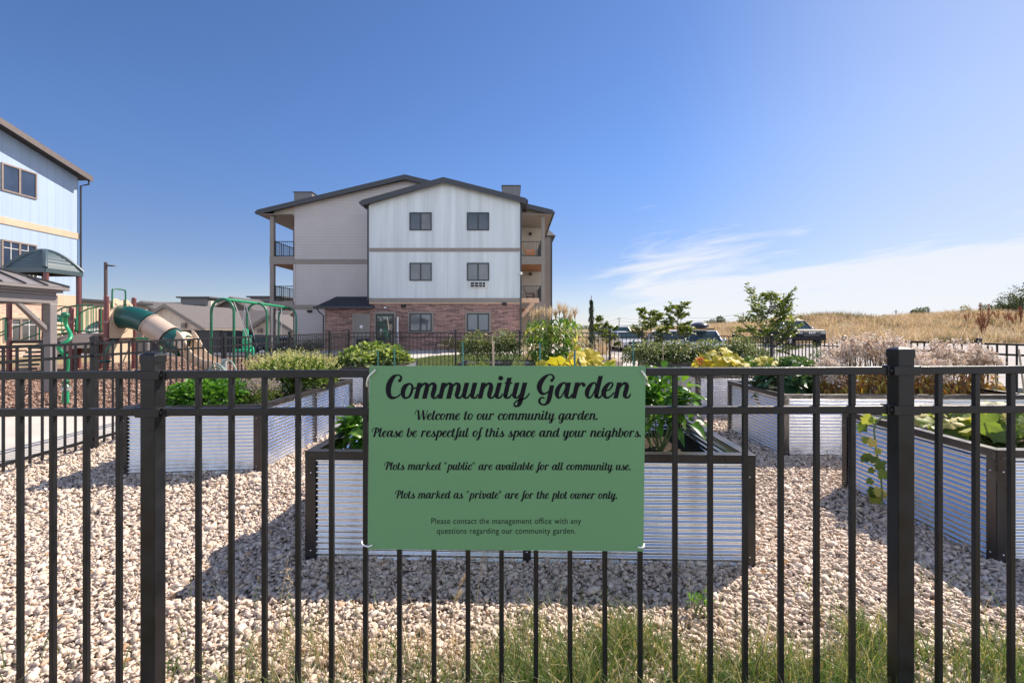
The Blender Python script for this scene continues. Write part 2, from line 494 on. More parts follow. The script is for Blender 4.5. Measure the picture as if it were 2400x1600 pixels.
sheet('patio', [(-6.1, 21.0), (-4.4, 20.0), (-3.4, 23.0), (-1.5, 24.2), (0.5, 23.6), (2.2, 22.0), (2.9, 22.0), (2.9, 30.2), (-11.3, 30.2), (-11.3, 22.5), (-6.1, 22.5)], 0.012, M_conc)
sheet('garden_path', [(2.2, 14.05), (6.4, 14.05), (5.2, 18.0), (2.9, 22.0), (2.2, 22.0)], 0.010, M_conc)
M_pave = groundmat('pale_asphalt', [(0.3, (0.30, 0.285, 0.28)), (0.7, (0.40, 0.385, 0.375))], 1.5, 8, 0.9, 0.2, 150, 0.006)
sheet('parking_lot', (6.9, 95.0, -5.0, 40.6), 0.012, M_pave, 1.1)
sheet('lane', (2.9, 6.9, 20.5, 40.0), 0.014, M_pave, 1.0)
sheet('verge', [(6.55, 2.0), (10.3, 2.0), (10.3, 16.5), (6.55, 16.5)], 0.02, M_lawn)
MB().box(10.3, 10.45, 2.0, 16.5, 0.0, 0.10).build('kerb', M_conc)['kind'] = 'structure'
sheet('driveway', (-45.0, -7.0, 23.0, 46.0), 0.010, M_pave, 1.3)
# playground border kerb
kb = MB()
for a, b in zip([(-16.5, 22.5), (-6.1, 22.5)], [(-6.1, 22.5), (-6.1, 12)]):
    kb.bar((a[0], a[1], 0.07), (b[0], b[1], 0.07), 0.14, 0.14)
kb.build('kerb', M_conc)['kind'] = 'structure'

# far hills at the horizon
M_hill = groundmat('far_hills', [(0.3, (0.10, 0.125, 0.10)), (0.7, (0.19, 0.20, 0.15))], 0.01, 6, 0.95, 0.1, 0.2, 1.0)
hx = np.linspace(-3400, 3400, 120); hy = [2100, 2300, 2600, 2900]
def hz(x, y):
    k = sm((y - 2100) / 500)
    return -3 + k * (19 + 6 * math.sin(x / 310.0) + 4 * math.sin(x / 127.0 + 1) + 2 * math.sin(x / 53.0))
tag(MB().grid(hx, hy, hz).build('hills', M_hill, smooth=True, fix=False), kind='structure')

# ------------------------------------------------------------------ crushed stone
BEDS = []                                     # filled in later with ground corners; needed here to keep stones out
BED_SPECS = [
    ('A', [(-3.42, 4.11), (-2.28, 4.24), (-2.19, 6.42), (-3.33, 6.29)]),
    ('K', [(-3.36, 8.25), (-2.16, 8.30), (-2.12, 10.52), (-3.32, 10.47)]),
    ('B', [(-1.15, 2.64), (1.315, 2.56), (1.355, 3.79), (-1.11, 3.87)]),
    ('H', [(-1.13, 4.86), (1.33, 4.80), (1.36, 6.02), (-1.10, 6.08)]),
    ('I', [(-1.11, 7.02), (1.34, 6.98), (1.36, 8.2), (-1.09, 8.24)]),
    ('J', [(-1.06, 9.18), (1.40, 9.14), (1.42, 10.36), (-1.04, 10.40)]),
    ('C', [(2.67, 2.585), (5.12, 2.53), (5.15, 3.78), (2.715, 3.84)]),
    ('D', [(2.74, 4.73), (5.20, 4.69), (5.22, 5.92), (2.76, 5.98)]),
    ('E', [(2.75, 6.97), (5.20, 6.93), (5.22, 8.16), (2.77, 8.20)]),
    ('G', [(2.76, 9.10), (5.21, 9.06), (5.23, 10.29), (2.78, 10.33)]),
]
PHI = (1 + 5 ** 0.5) / 2
ICO_V = np.array([(-1, PHI, 0), (1, PHI, 0), (-1, -PHI, 0), (1, -PHI, 0), (0, -1, PHI), (0, 1, PHI), (0, -1, -PHI), (0, 1, -PHI),
                  (PHI, 0, -1), (PHI, 0, 1), (-PHI, 0, -1), (-PHI, 0, 1)], float) / math.sqrt(1 + PHI * PHI)
ICO_F = np.array([(0, 11, 5), (0, 5, 1), (0, 1, 7), (0, 7, 10), (0, 10, 11), (1, 5, 9), (5, 11, 4), (11, 10, 2), (10, 7, 6), (7, 1, 8),
                  (3, 9, 4), (3, 4, 2), (3, 2, 6), (3, 6, 8), (3, 8, 9), (4, 9, 5), (2, 4, 11), (6, 2, 10), (8, 6, 7), (9, 8, 1)])
def rand_rot(n):
    q = rng.normal(size=(n, 4)); q /= np.linalg.norm(q, axis=1)[:, None]
    w, x, y, z = q.T
    return np.stack([np.stack([1 - 2 * (y * y + z * z), 2 * (x * y - z * w), 2 * (x * z + y * w)], 1),
                     np.stack([2 * (x * y + z * w), 1 - 2 * (x * x + z * z), 2 * (y * z - x * w)], 1),
                     np.stack([2 * (x * z - y * w), 2 * (y * z + x * w), 1 - 2 * (x * x + y * y)], 1)], 1)
def in_bed(P, m=0.01):
    ok = np.zeros(len(P), bool)
    for _, c in BED_SPECS:
        c = np.array(c); ins = np.ones(len(P), bool)
        for i in range(4):
            a, b = c[i], c[(i + 1) % 4]
            e = (b - a) / np.linalg.norm(b - a)
            ins &= (e[0] * (P[:, 1] - a[1]) - e[1] * (P[:, 0] - a[0])) > m
        ok |= ins
    return ok
def scatter(y0, y1, dens, size, z):
    n = int((y1 - y0) * 2.4 * y1 * dens)
    P = np.stack([rng.uniform(-1.2 * y1, 1.2 * y1, n), rng.uniform(y0, y1, n)], 1)
    k = (np.abs(P[:, 0]) < 1.16 * P[:, 1] + 0.3) & (P[:, 0] > -4.75) & (P[:, 0] < 6.2) & ~in_bed(P)
    P = P[k]; n = len(P)
    s = size * rng.lognormal(0, 0.30, n)[:, None] * rng.uniform(0.55, 1.45, (n, 3))
    s[:, 2] *= 0.60
    V = ICO_V[None] * (1 + rng.uniform(-0.22, 0.22, (n, 12, 1)))
    for _ in range(4):                          # broken faces: flatten whatever sticks out past a random plane
        d = rng.normal(size=(n, 1, 3)); d /= np.linalg.norm(d, axis=2, keepdims=True)
        over = np.maximum(0, (V * d).sum(2, keepdims=True) - rng.uniform(0.16, 0.52, (n, 1, 1)))
        V = V - d * over
    V = V * s[:, None, :]
    V = np.einsum('nij,nkj->nki', rand_rot(n), V)
    V[:, :, 2] *= 0.8
    V += np.concatenate([P, z + rng.uniform(-0.3, 0.75, (n, 1)) * size], 1)[:, None, :]
    return V.reshape(-1, 3), (ICO_F[None] + 12 * np.arange(n)[:, None, None]).reshape(-1, 3)
parts = [scatter(1.55, 3.2, 4400, 0.0130, 0.005), scatter(1.55, 3.2, 2300, 0.0160, 0.011),
         scatter(3.2, 5.2, 2100, 0.0158, 0.008), scatter(3.2, 5.2, 1000, 0.0185, 0.014),
         scatter(5.2, 9.5, 700, 0.0225, 0.010), scatter(9.5, 13.9, 160, 0.034, 0.010)]
Vs, Fs, b = [], [], 0
for V, F_ in parts:
    Vs.append(V); Fs.append(F_ + b); b += len(V)
M_stone = islandmat('crushed_stone', [(0.0, (0.46, 0.37, 0.305)), (0.3, (0.585, 0.48, 0.395)), (0.6, (0.66, 0.545, 0.455)), (0.92, (0.735, 0.635, 0.55)), (0.975, (0.50, 0.37, 0.28)), (1.0, (0.38, 0.22, 0.11))], 0.85, 0.35, 120)
tag(npmesh('gravel', np.concatenate(Vs), np.concatenate(Fs), M_stone), kind='stuff')

# ------------------------------------------------------------------ grass blades
def blades(P, H, lean, width, segs=4):
    """P (n,3) roots; H heights; lean (n,2) sideways travel of the tip; curved tapering blades"""
    n = len(P); t = np.linspace(0, 1, segs + 1)
    c = P[:, None, :] + np.stack([lean[:, 0, None] * t ** 1.8, lean[:, 1, None] * t ** 1.8, H[:, None] * (t - 0.25 * t * t * (np.hypot(lean[:, 0], lean[:, 1]) / np.maximum(H, 1e-3))[:, None])], 2)
    a = rng.uniform(0, math.tau, n)
    s = np.stack([np.cos(a), np.sin(a), np.zeros(n)], 1)[:, None, :] * (width[:, None] * (1 - t ** 1.5 * 0.93))[:, :, None] * 0.5
    V = np.stack([c - s, c + s], 2).reshape(n, -1, 3)
    q = np.array([(2 * i, 2 * i + 1, 2 * i + 3, 2 * i + 2) for i in range(segs)])
    F_ = (q[None] + (2 * (segs + 1)) * np.arange(n)[:, None, None]).reshape(-1, 4)
    return V.reshape(-1, 3), F_
def cat(parts):
    Vs, Fs, b = [], [], 0
    for V, F_ in parts:
        Vs.append(V); Fs.append(F_ + b); b += len(V)
    return np.concatenate(Vs), np.concatenate(Fs)
M_grass = leafmat('grass_blade', [(0.0, (0.06, 0.125, 0.03)), (0.35, (0.12, 0.205, 0.06)), (0.72, (0.24, 0.32, 0.12)), (0.80, (0.42, 0.36, 0.18)), (1.0, (0.60, 0.50, 0.31))], 0.35, 0.4)
def grass_patch(n, x0, x1, y0, y1, h, w, clump=0.0, prob=None):
    P = np.stack([rng.uniform(x0, x1, n), rng.uniform(y0, y1, n)], 1)
    if prob is not None:
        P = P[rng.uniform(0, 1, n) < np.array([prob(x, y) for x, y in P])]
    n = len(P)
    z = np.array([gz(x, y) for x, y in P])
    H = h * rng.uniform(0.45, 1.15, n)
    L = rng.normal(0, 0.45, (n, 2)) * H[:, None]
    return blades(np.column_stack([P, z]), H, L, w * rng.uniform(0.6, 1.3, n))
def gp(x, y):
    edge = 1.99 + 0.10 * math.sin(x * 5.1) + 0.07 * math.sin(x * 13 + 1)
    dens = interp(x, [-2.2, -1.15, -0.95, -0.5, -0.25, 0.0, 1.2, 1.5, 2.3], [0.02, 0.03, 0.14, 0.24, 0.40, 1.0, 1.0, 0.5, 0.35])
    patch = 0.55 + 0.45 * math.sin(x * 9 + 2 * y) * math.sin(y * 11 - x * 3)
    return dens * sm((edge - y) / 0.26) * patch
fg = cat([grass_patch(76000, -2.3, 2.4, 1.25, 2.12, 0.165, 0.0044, prob=gp),
          grass_patch(700, -2.0, 2.4, 1.7, 2.35, 0.20, 0.003, prob=lambda x, y: 0.2 + 0.4 * sm((x + 0.6) / 1.0))])
tag(npmesh('grass', fg[0], fg[1], M_grass), kind='stuff')
M_dry = leafmat('dry_grass', [(0.0, (0.36, 0.26, 0.15)), (0.3, (0.62, 0.48, 0.32)), (0.7, (0.82, 0.68, 0.50)), (0.86, (0.46, 0.42, 0.24)), (1.0, (0.30, 0.19, 0.12))], 0.3, 0.8, (1, 0.9, 0.7))
def hp(x, y):
    return (0.45 + 0.55 * math.sin(x * 0.9 + 1.7 * math.sin(y * 0.5)) * math.sin(y * 0.8 + x * 0.3)) * sm((y - 40.5) / 2)
def tuffets(n, x0, x1, y0, y1, tall=1.0):
    """heaps of tangled dry stems: blades bunched round random centres"""
    C = np.stack([rng.uniform(x0, x1, n), rng.uniform(y0, y1, n)], 1); k = 60
    P = np.repeat(C, k, 0) + rng.normal(0, 0.45, (n * k, 2)); s = np.repeat(rng.uniform(0.6, 1.5, n), k) * tall
    z = np.array([gz(x, y) for x, y in P]); H = s * rng.uniform(0.5, 1.1, n * k); L = rng.normal(0, 0.5, (n * k, 2)) * H[:, None]
    return blades(np.column_stack([P, z]), H, L, 0.06 * rng.uniform(0.6, 1.3, n * k), 3)
sg_ = cat([grass_patch(150, -0.45, 1.25, 1.72, 1.98, 0.27, 0.0032), grass_patch(520, -1.05, -0.15, 1.70, 1.93, 0.13, 0.0036)])
tag(npmesh('straw_grass', sg_[0], sg_[1], M_dry), kind='stuff')
hg = cat([grass_patch(42000, 15, 74, 40.8, 70, 0.85, 0.05, prob=hp), grass_patch(9000, 6, 40, 43, 75, 0.7, 0.06),
          grass_patch(7000, 20, 80, 60, 72, 1.0, 0.07)])
tag(npmesh('dry_grass', hg[0], hg[1], M_dry), kind='stuff')
tb = tuffets(420, 16, 72, 41, 69)
tag(npmesh('dry_tussocks', tb[0], tb[1], M_dry), kind='stuff')
M_scrub = leafmat('hillside_scrub', [(0, (0.13, 0.10, 0.05)), (0.5, (0.24, 0.20, 0.10)), (0.8, (0.20, 0.22, 0.10)), (1, (0.36, 0.26, 0.16))], 0.25, 0.8)
tb = cat([tuffets(60, 18, 70, 41, 46, 0.7), tuffets(34, 38, 50, 62, 67, 1.0), tuffets(40, 24, 72, 46, 66, 0.75)])
tag(npmesh('hillside_scrub', tb[0], tb[1], M_scrub), kind='stuff')
lg = grass_patch(16000, -3.9, 2.2, 14.1, 22.5, 0.06, 0.012)
M_lawnblade = leafmat('lawn_blade', [(0, (0.05, 0.085, 0.016)), (0.6, (0.11, 0.15, 0.04)), (1, (0.17, 0.19, 0.07))], 0.3, 0.5)
tag(npmesh('lawn_grass', lg[0], lg[1], M_lawnblade), kind='stuff')
vg = grass_patch(9000, 6.6, 10.25, 5, 16.4, 0.06, 0.011)
tag(npmesh('verge_grass', vg[0], vg[1], M_lawnblade), kind='stuff')

# bark chips on the playground
n = 16000
P = np.stack([rng.uniform(-14.5, -6.2, n), rng.uniform(7.0, 20.0, n)], 1)
V = np.array([(-1, -1, -1), (1, -1, -1), (1, 1, -1), (-1, 1, -1), (-1, -1, 1), (1, -1, 1), (1, 1, 1), (-1, 1, 1)], float)
s_ = rng.uniform(0.5, 1.4, (n, 3)) * np.array([0.040, 0.016, 0.007])
VV = np.einsum('nij,nkj->nki', rand_rot(n), V[None] * s_[:, None, :]) * np.array([1, 1, 0.6]) + np.column_stack([P, np.full(n, 0.018)])[:, None, :]
fq = np.array([(0, 3, 2, 1), (4, 5, 6, 7), (0, 1, 5, 4), (1, 2, 6, 5), (2, 3, 7, 6), (3, 0, 4, 7)])
M_chip = islandmat('bark_chip', [(0, (0.10, 0.055, 0.04)), (0.5, (0.27, 0.165, 0.125)), (1, (0.50, 0.36, 0.29))], 0.9)
tag(npmesh('bark_chips', VV.reshape(-1, 3), (fq[None] + 8 * np.arange(n)[:, None, None]).reshape(-1, 4), M_chip), kind='stuff')

# a few dry leaves blown onto the stones
n = 110
P = np.column_stack([rng.uniform(-3.2, 3.4, n), rng.uniform(1.7, 6.5, n), np.full(n, 0.032)])
P = P[~in_bed(P[:, :2]) & (np.abs(P[:, 0]) < 1.15 * P[:, 1])]; n = len(P)
a = rng.uniform(0, math.tau, n); L = rng.uniform(0.02, 0.042, n)
D = np.column_stack([np.cos(a), np.sin(a), rng.normal(0.1, 0.2, n)]); Sd = np.column_stack([-np.sin(a), np.cos(a), rng.normal(0, 0.3, n)])
M_ = P + D * L[:, None] * 0.5
V = np.stack([P, M_ + Sd * L[:, None] * 0.28 + np.array([0, 0, .006]), P + D * L[:, None], M_ - Sd * L[:, None] * 0.28 + np.array([0, 0, .004])], 1).reshape(-1, 3)
M_deadleaf = leafmat('dead_leaf', [(0, (0.20, 0.09, 0.04)), (0.5, (0.36, 0.19, 0.08)), (1, (0.50, 0.34, 0.16))], 0.2, 0.8)
tag(npmesh('fallen_leaves', V, (np.array([(0, 3, 2), (0, 2, 1)])[None] + 4 * np.arange(n)[:, None, None]).reshape(-1, 3), M_deadleaf), kind='stuff')
# ================================================================== black steel fences
PW = 0.016                                    # picket width
def picket_mesh(h, w=PW):
    return MB().box(-w / 2, w / 2, -w / 2, w / 2, 0, h)
def fence(name, label, cat_, P0, P1, top, posts, pickets, base=0.05, rail=0.026, gap=0.130, post_w=0.052, post_up=0.065, bottom=True, brackets=True, group=None, detail=True):
    """P0->P1 ground line; top(t) = height of the top of the upper rail; posts/pickets = fractions along the line"""
    P0, P1 = Vector((P0[0], P0[1], 0)), Vector((P1[0], P1[1], 0))
    d = P1 - P0; L = d.length; u = d / L
    ang = math.atan2(u.y, u.x)
    root = thing(name, label, cat_, P0 + Vector((0, 0, gz(P0.x, P0.y))), group)
    rot = Matrix.Rotation(ang, 4, 'Z')
    def pt(t, z=0): return P0 + d * t + Vector((0, 0, z))
    # rails
    ends = [0.0, 1.0]
    cuts = sorted(set([0.0] + list(posts) + [1.0]))
    for off in [0.0, gap] + ([None] if bottom else []):
        for a, b in zip(cuts[:-1], cuts[1:]):
            if (b - a) * L < 0.06: continue
            za = (top(a) - off - rail / 2) if off is not None else base + 0.06
            zb = (top(b) - off - rail / 2) if off is not None else base + 0.06
            MB().bar(pt(a, za), pt(b, zb), rail * 1.0, rail).build('rail', M_black, root, bevel=0.0022 if detail else 0)
    # pickets, one mesh shared by all copies
    me = None
    for t in pickets:
        z1 = top(t) - rail + 0.001
        if me is None:
            o = picket_mesh(1.0).build('picket', M_black, None, bevel=0.0015 if detail else 0); me = o.data
        else:
            o = bpy.data.objects.new('picket', me); COL.objects.link(o)
            if detail:
                b = o.modifiers.new("bevel", 'BEVEL'); b.width = 0.0015; b.segments = 2
        p = pt(t, base)
        o.matrix_world = Matrix.Translation(p) @ rot @ Matrix.Diagonal((1, 1, z1 - base, 1))
        adopt(o, root)
    # posts with domed caps and rail brackets
    for t in posts:
        z1 = top(t) + post_up
        w = post_w / 2
        M4 = Matrix.Translation(pt(t)) @ rot
        po = MB().box(-w, w, -w, w, gz(*pt(t).xy) - 0.05, z1 - 0.022).xf(M4).build('post', M_black, root, bevel=0.003 if detail else 0)
        c = w + 0.0022
        MB().add([(-c, -c, z1 - 0.034), (c, -c, z1 - 0.034), (c, c, z1 - 0.034), (-c, c, z1 - 0.034),
                  (-c, -c, z1 - 0.008), (c, -c, z1 - 0.008), (c, c, z1 - 0.008), (-c, c, z1 - 0.008),
                  (-c * .55, -c * .55, z1), (c * .55, -c * .55, z1), (c * .55, c * .55, z1), (-c * .55, c * .55, z1)],
                 [(0, 1, 5, 4), (1, 2, 6, 5), (2, 3, 7, 6), (3, 0, 4, 7), (4, 5, 9, 8), (5, 6, 10, 9), (6, 7, 11, 10), (7, 4, 8, 11), (8, 9, 10, 11)]
                 ).xf(M4).build('post_cap', M_black, po, bevel=0.003 if detail else 0)
        if brackets:
            for off in (0.0, gap):
                zc = top(t) - off - rail / 2
                k = MB().box(-w - 0.016, w + 0.016, -w - 0.004, -w + 0.006, zc - 0.0155, zc + 0.0155)
                for s in (-1, 1):
                    k.box(min(s * (w - 0.001), s * (w + 0.028)), max(s * (w - 0.001), s * (w + 0.028)), -rail / 2 - 0.0045, rail / 2 + 0.0045, zc - 0.0165, zc + 0.0165)
                k.xf(M4).build('bracket', M_black, po, bevel=0.002)
                for s in (-1, 1):
                    MB().lathe([(0.0075, 0), (0.0075, 0.004), (0.004, 0.006)], n=10, axis='Y').xf(Matrix.Translation(Vector((s * (w + 0.016), -rail / 2 - 0.0045, zc))) @ Matrix.Rotation(R(180), 4, 'Z')).xf(M4).build('bolt', M_bolt, po, smooth=True)
    return root

# --- the fence in the foreground: the line runs a little nearer on the right
def fline(x): return 1.61 - 0.030 * x
def solve_x(px):
    k = (px - 1200) / FPX
    return k * 1.61 / (1 + 0.030 * k)
FX0, FX1 = -2.25, 2.15
def ftop(t):
    x = FX0 + (FX1 - FX0) * t
    return 1.1625 + 0.0088 * x
pk_disp = [-108, -30, 47, 122, 199, 274, 456, 532, 608, 685, 762, 840, 918, 997, 1075, 1152, 1231, 1309, 1389, 1470, 1550, 1631, 1711, 1793, 1875, 1957, 2156, 2241, 2322, 2405, 2490]
to_t = lambda px: (solve_x(px) - FX0) / (FX1 - FX0)
fence('steel_fence', 'black steel fence in the foreground that carries the green garden sign', 'fence', (FX0, fline(FX0)), (FX1, fline(FX1)), ftop,
      [to_t(359), to_t(2110.5)], [to_t(p * 1.0204) for p in pk_disp], base=-0.04, bottom=True)

# --- left side fence, running away from the camera
LF0, LF1 = (-4.36, 2.55), (-4.86, 14.0)
Llen = math.hypot(LF1[0] - LF0[0], LF1[1] - LF0[1])
def frac(y, a, b): return (y - a[1]) / (b[1] - a[1])
n_l = int(Llen / 0.1175)
lposts = [frac(y, LF0, LF1) for y in (2.58, 5.02, 7.45, 9.88, 12.31, 13.97)]
lp = [i / n_l for i in range(1, n_l)]
lp = [t for t in lp if min(abs(t - q) for q in lposts) * Llen > 0.05]
fence('steel_fence', 'black steel fence along the left side of the garden beside the playground walkway', 'fence', LF0, LF1, lambda t: 1.145 + 0.045 * t, lposts, lp, base=0.06, brackets=True, detail=False)
# --- far fence, parallel to the near one
FF0, FF1 = (-4.83, 14.0), (3.88, 14.0)
n_f = int(8.71 / 0.1175)
fposts = [(ax(px, 14.0) - FF0[0]) / 8.71 for px in (914.6, 1068, 1218, 1429)] + [1.0]
fp = [i / n_f for i in range(1, n_f)]
fp = [t for t in fp if min(abs(t - q) for q in fposts) * 8.71 > 0.05]
fence('steel_fence', 'black steel fence across the far end of the garden before the lawn', 'fence', FF0, FF1, lambda t: 1.19, fposts, fp, base=0.06, brackets=False, detail=False)
# --- right side fence coming back towards the camera
RF0, RF1, RF2 = (3.88, 14.0), (6.22, 13.2), (6.36, 3.4)
n_r = int(2.47 / 0.1175)
fence('steel_fence', 'short run of black steel fence at the far right corner of the garden', 'fence', RF0, RF1, lambda t: 1.19 - 0.10 * t, [], [i / n_r for i in range(1, n_r)], base=0.05, brackets=False, detail=False)
Rlen = math.hypot(RF2[0] - RF1[0], RF2[1] - RF1[1]); n_r = int(Rlen / 0.1175)
rposts = [frac(y, RF1, RF2) for y in (13.18, 11.3, 8.88, 6.36, 3.9)]
rp = [i / n_r for i in range(1, n_r)]
rp = [t for t in rp if min(abs(t - q) for q in rposts) * Rlen > 0.05]
fence('steel_fence', 'black steel fence down the right side of the garden beside the paved lot', 'fence', RF1, RF2, lambda t: 1.09 + 0.03 * t, rposts, rp, base=0.03, brackets=False, detail=False)

# ================================================================== the green sign
SY = 1.548                                     # front of the sign, just proud of the fence
M_sign = mat('green_sign_panel', (0.130, 0.285, 0.138), 0.45, 0, 0.03, 1.5, spec=0.3)
M_ink = mat('dark_lettering', (0.010, 0.010, 0.014), 0.7, 0, 0.02, spec=0.1)
M_tie = mat('white_cable_tie', (0.78, 0.78, 0.76), 0.4)
def sp_(px, py, y=SY): return at(px, py, y)
sroot = thing('garden_sign', 'green community garden sign with dark script lettering hung on the fence', 'sign', at(1188, 1290, SY))
q = [at(865.5, 857.5, SY), at(1513.5, 857.5, SY), at(1508, 1291.5, SY), at(861.5, 1286.5, SY)]
MB().prism(q, (0, 0.003, 0)).build('sign_panel', M_sign, sroot, bevel=0.0008)

# script lettering: every glyph is a set of pen strokes (x, y, pen width) in hundredths of the x-height
EXIT = [(71, 28, 27), (72, 12, 22), (82, 4, 12), (96, 10, 11), (106, 28, 6)]
ARCH = [(33, 55, 5), (48, 80, 12), (66, 95, 14), (81, 86, 24), (80, 60, 28)] + EXIT
BOWL = [(68, 96, 10), (58, 99, 8), (38, 88, 20), (18, 58, 28), (12, 30, 27), (17, 10, 18), (28, 4, 11), (42, 16, 9), (58, 45, 6), (68, 74, 7), (64, 95, 8)]
HOOK = [(13, 28, 27), (14, 12, 22), (24, 4, 12), (38, 10, 11), (50, 30, 6)]
GL = {
 'C': (95, [[(85, 112, 16), (96, 126, 14), (92, 142, 12), (74, 149, 8), (48, 136, 24), (24, 96, 33), (17, 52, 32), (26, 16, 26), (46, 6, 18), (72, 12, 9), (94, 30, 6)]], [(87, 113, 20)]),
 'G': (113, [[(93, 112, 14), (105, 128, 14), (98, 145, 11), (78, 150, 7), (49, 132, 22), (24, 99, 31), (16, 67, 30), (27, 37, 22), (45, 29, 14), (71, 41, 8), (90, 70, 6)],
             [(95, 83, 27), (76, -6, 27), (60, -32, 17), (42, -39, 11), (20, -28, 14), (18, -6, 14), (35, 7, 10), (49, 0, 9)]], [(94, 113, 20)]),
 'W': (184, [[(4, 82, 11), (8, 110, 9), (30, 140, 9), (58, 149, 9)], [(56, 148, 28), (62, 0, 28)], [(68, 0, 6), (136, 148, 7)], [(128, 148, 28), (136, 0, 28)], [(142, 0, 6), (200, 152, 8)]], []),
 'P': (104, [[(8, 74, 11), (4, 100, 11), (20, 128, 11), (55, 142, 11), (90, 137, 18), (106, 112, 25), (95, 80, 16), (70, 62, 9), (52, 66, 6)], [(68, 132, 28), (34, 0, 28)]], []),
 'a': (102, [BOWL, [(86, 100, 27)] + EXIT], []),
 'b': (82, [[(38, 141, 28), (13, 35, 28), (15, 12, 22), (30, 4, 12), (52, 16, 14), (68, 50, 22), (66, 80, 20), (54, 93, 10)], [(58, 84, 9), (72, 78, 6), (86, 86, 5)]], []),
 'c': (72, [[(64, 74, 16), (70, 88, 14), (58, 98, 9), (34, 84, 22), (14, 50, 30), (13, 26, 28), (22, 8, 18), (38, 5, 12), (58, 17, 9), (74, 36, 5)]], [(63, 75, 20)]),
 'd': (104, [BOWL, [(97, 141, 27)] + EXIT], []),
 'e': (72, [[(28, 47, 9), (48, 56, 9), (64, 78, 12), (66, 92, 11), (56, 99, 9), (34, 84, 22), (14, 50, 30), (13, 26, 28), (22, 8, 18), (38, 5, 12), (58, 17, 9), (76, 38, 5)]], []),
 'f': (58, [[(80, 126, 14), (74, 143, 11), (62, 146, 10), (50, 126, 24), (38, 80, 28), (18, -10, 28), (8, -36, 18), (-6, -46, 12), (-18, -36, 11), (-10, -20, 8), (14, -4, 6), (40, 8, 6), (58, 30, 5)]], []),
 'g': (100, [BOWL, [(86, 100, 27), (60, -10, 28), (48, -38, 18), (32, -48, 12), (18, -42, 11), (18, -28, 8), (36, -14, 7), (70, 0, 7), (100, 26, 5)]], []),
 'h': (104, [[(45, 141, 27), (13, 0, 27)], ARCH], []),
 'i': (54, [[(32, 100, 28)] + HOOK], [(38, 128, 30)]),
 'k': (100, [[(45, 141, 27), (13, 0, 27)], [(32, 48, 6), (56, 66, 9), (72, 84, 15), (76, 92, 14)], [(44, 56, 10), (58, 42, 26), (66, 16, 24), (78, 4, 12), (92, 12, 10), (102, 30, 5)]], [(74, 88, 22)]),
 'l': (52, [[(40, 141, 28)] + HOOK], []),
 'm': (149, [[(13, 0, 27), (36, 100, 27)], [(33, 55, 5), (48, 80, 12), (66, 95, 14), (81, 86, 24), (79, 62, 28), (64, 0, 28)], [(x + 46, y, w) for x, y, w in ARCH]], []),
 'n': (104, [[(13, 0, 27), (36, 100, 27)], ARCH], []),
 'o': (80, [[(53, 97, 10), (25, 77, 27), (12, 41, 28), (18, 12, 20), (33, 5, 12), (55, 19, 15), (68, 52, 15), (70, 81, 13), (53, 97, 10)], [(62, 66, 14), (74, 63, 9), (95, 70, 7)]], []),
 'p': (98, [[(40, 100, 27), (4, -52, 27)], [(36, 52, 5), (50, 80, 12), (68, 95, 14), (84, 82, 24), (82, 48, 28), (70, 18, 20), (52, 5, 12), (36, 12, 8)]], []),
 'r': (84, [[(14, 0, 27), (37, 100, 27)], [(35, 60, 5), (50, 84, 10), (66, 97, 10), (80, 90, 12)]], [(76, 84, 24)]),
 's': (76, [[(0, 8, 5), (26, 45, 6), (46, 100, 8)], [(47, 100, 12), (50, 70, 24), (58, 35, 28), (52, 12, 22), (36, 4, 14), (20, 8, 14), (14, 18, 12)], [(56, 10, 9), (72, 20, 7), (84, 36, 4)]], []),
 't': (56, [[(38, 131, 28), (14, 28, 27), (15, 12, 22), (25, 4, 12), (40, 10, 11), (52, 30, 6)], [(8, 97, 8), (56, 97, 8)]], []),
 'u': (97, [[(30, 100, 28)] + HOOK, [(80, 100, 28), (63, 28, 27), (64, 12, 22), (74, 4, 12), (88, 10, 11), (98, 28, 6)]], []),
 'v': (84, [[(8, 80, 8), (20, 96, 16), (30, 86, 26), (26, 48, 28), (24, 14, 24), (38, 4, 13), (60, 30, 14), (72, 70, 20), (62, 93, 14)], [(66, 86, 10), (80, 80, 6), (92, 88, 5)]], []),
 'w': (128, [[(30, 100, 28), (14, 28, 27), (16, 12, 22), (26, 4, 12), (42, 14, 11), (54, 34, 6)], [(78, 100, 28), (62, 28, 27), (66, 10, 22), (80, 4, 13), (104, 36, 16), (112, 74, 20), (102, 93, 14)], [(108, 84, 8), (122, 80, 6), (134, 88, 5)]], []),
 'y': (92, [[(30, 100, 28), (12, 28, 27), (14, 12, 22), (24, 4, 12), (38, 12, 11), (52, 34, 6)],
            [(78, 100, 28), (56, 10, 29), (46, -25, 29), (38, -42, 20), (27, -48, 12), (15, -46, 12), (11, -35, 9), (22, -18, 7), (45, -6, 7), (73, -1, 8), (91, 12, 8), (105, 34, 5)]], []),
 '"': (62, [[(14, 100, 10), (26, 142, 14)], [(36, 100, 10), (48, 142, 14)]], []),
 '.': (38, [], [(14, 13, 27)]),
 ' ': (58, [], []),
}
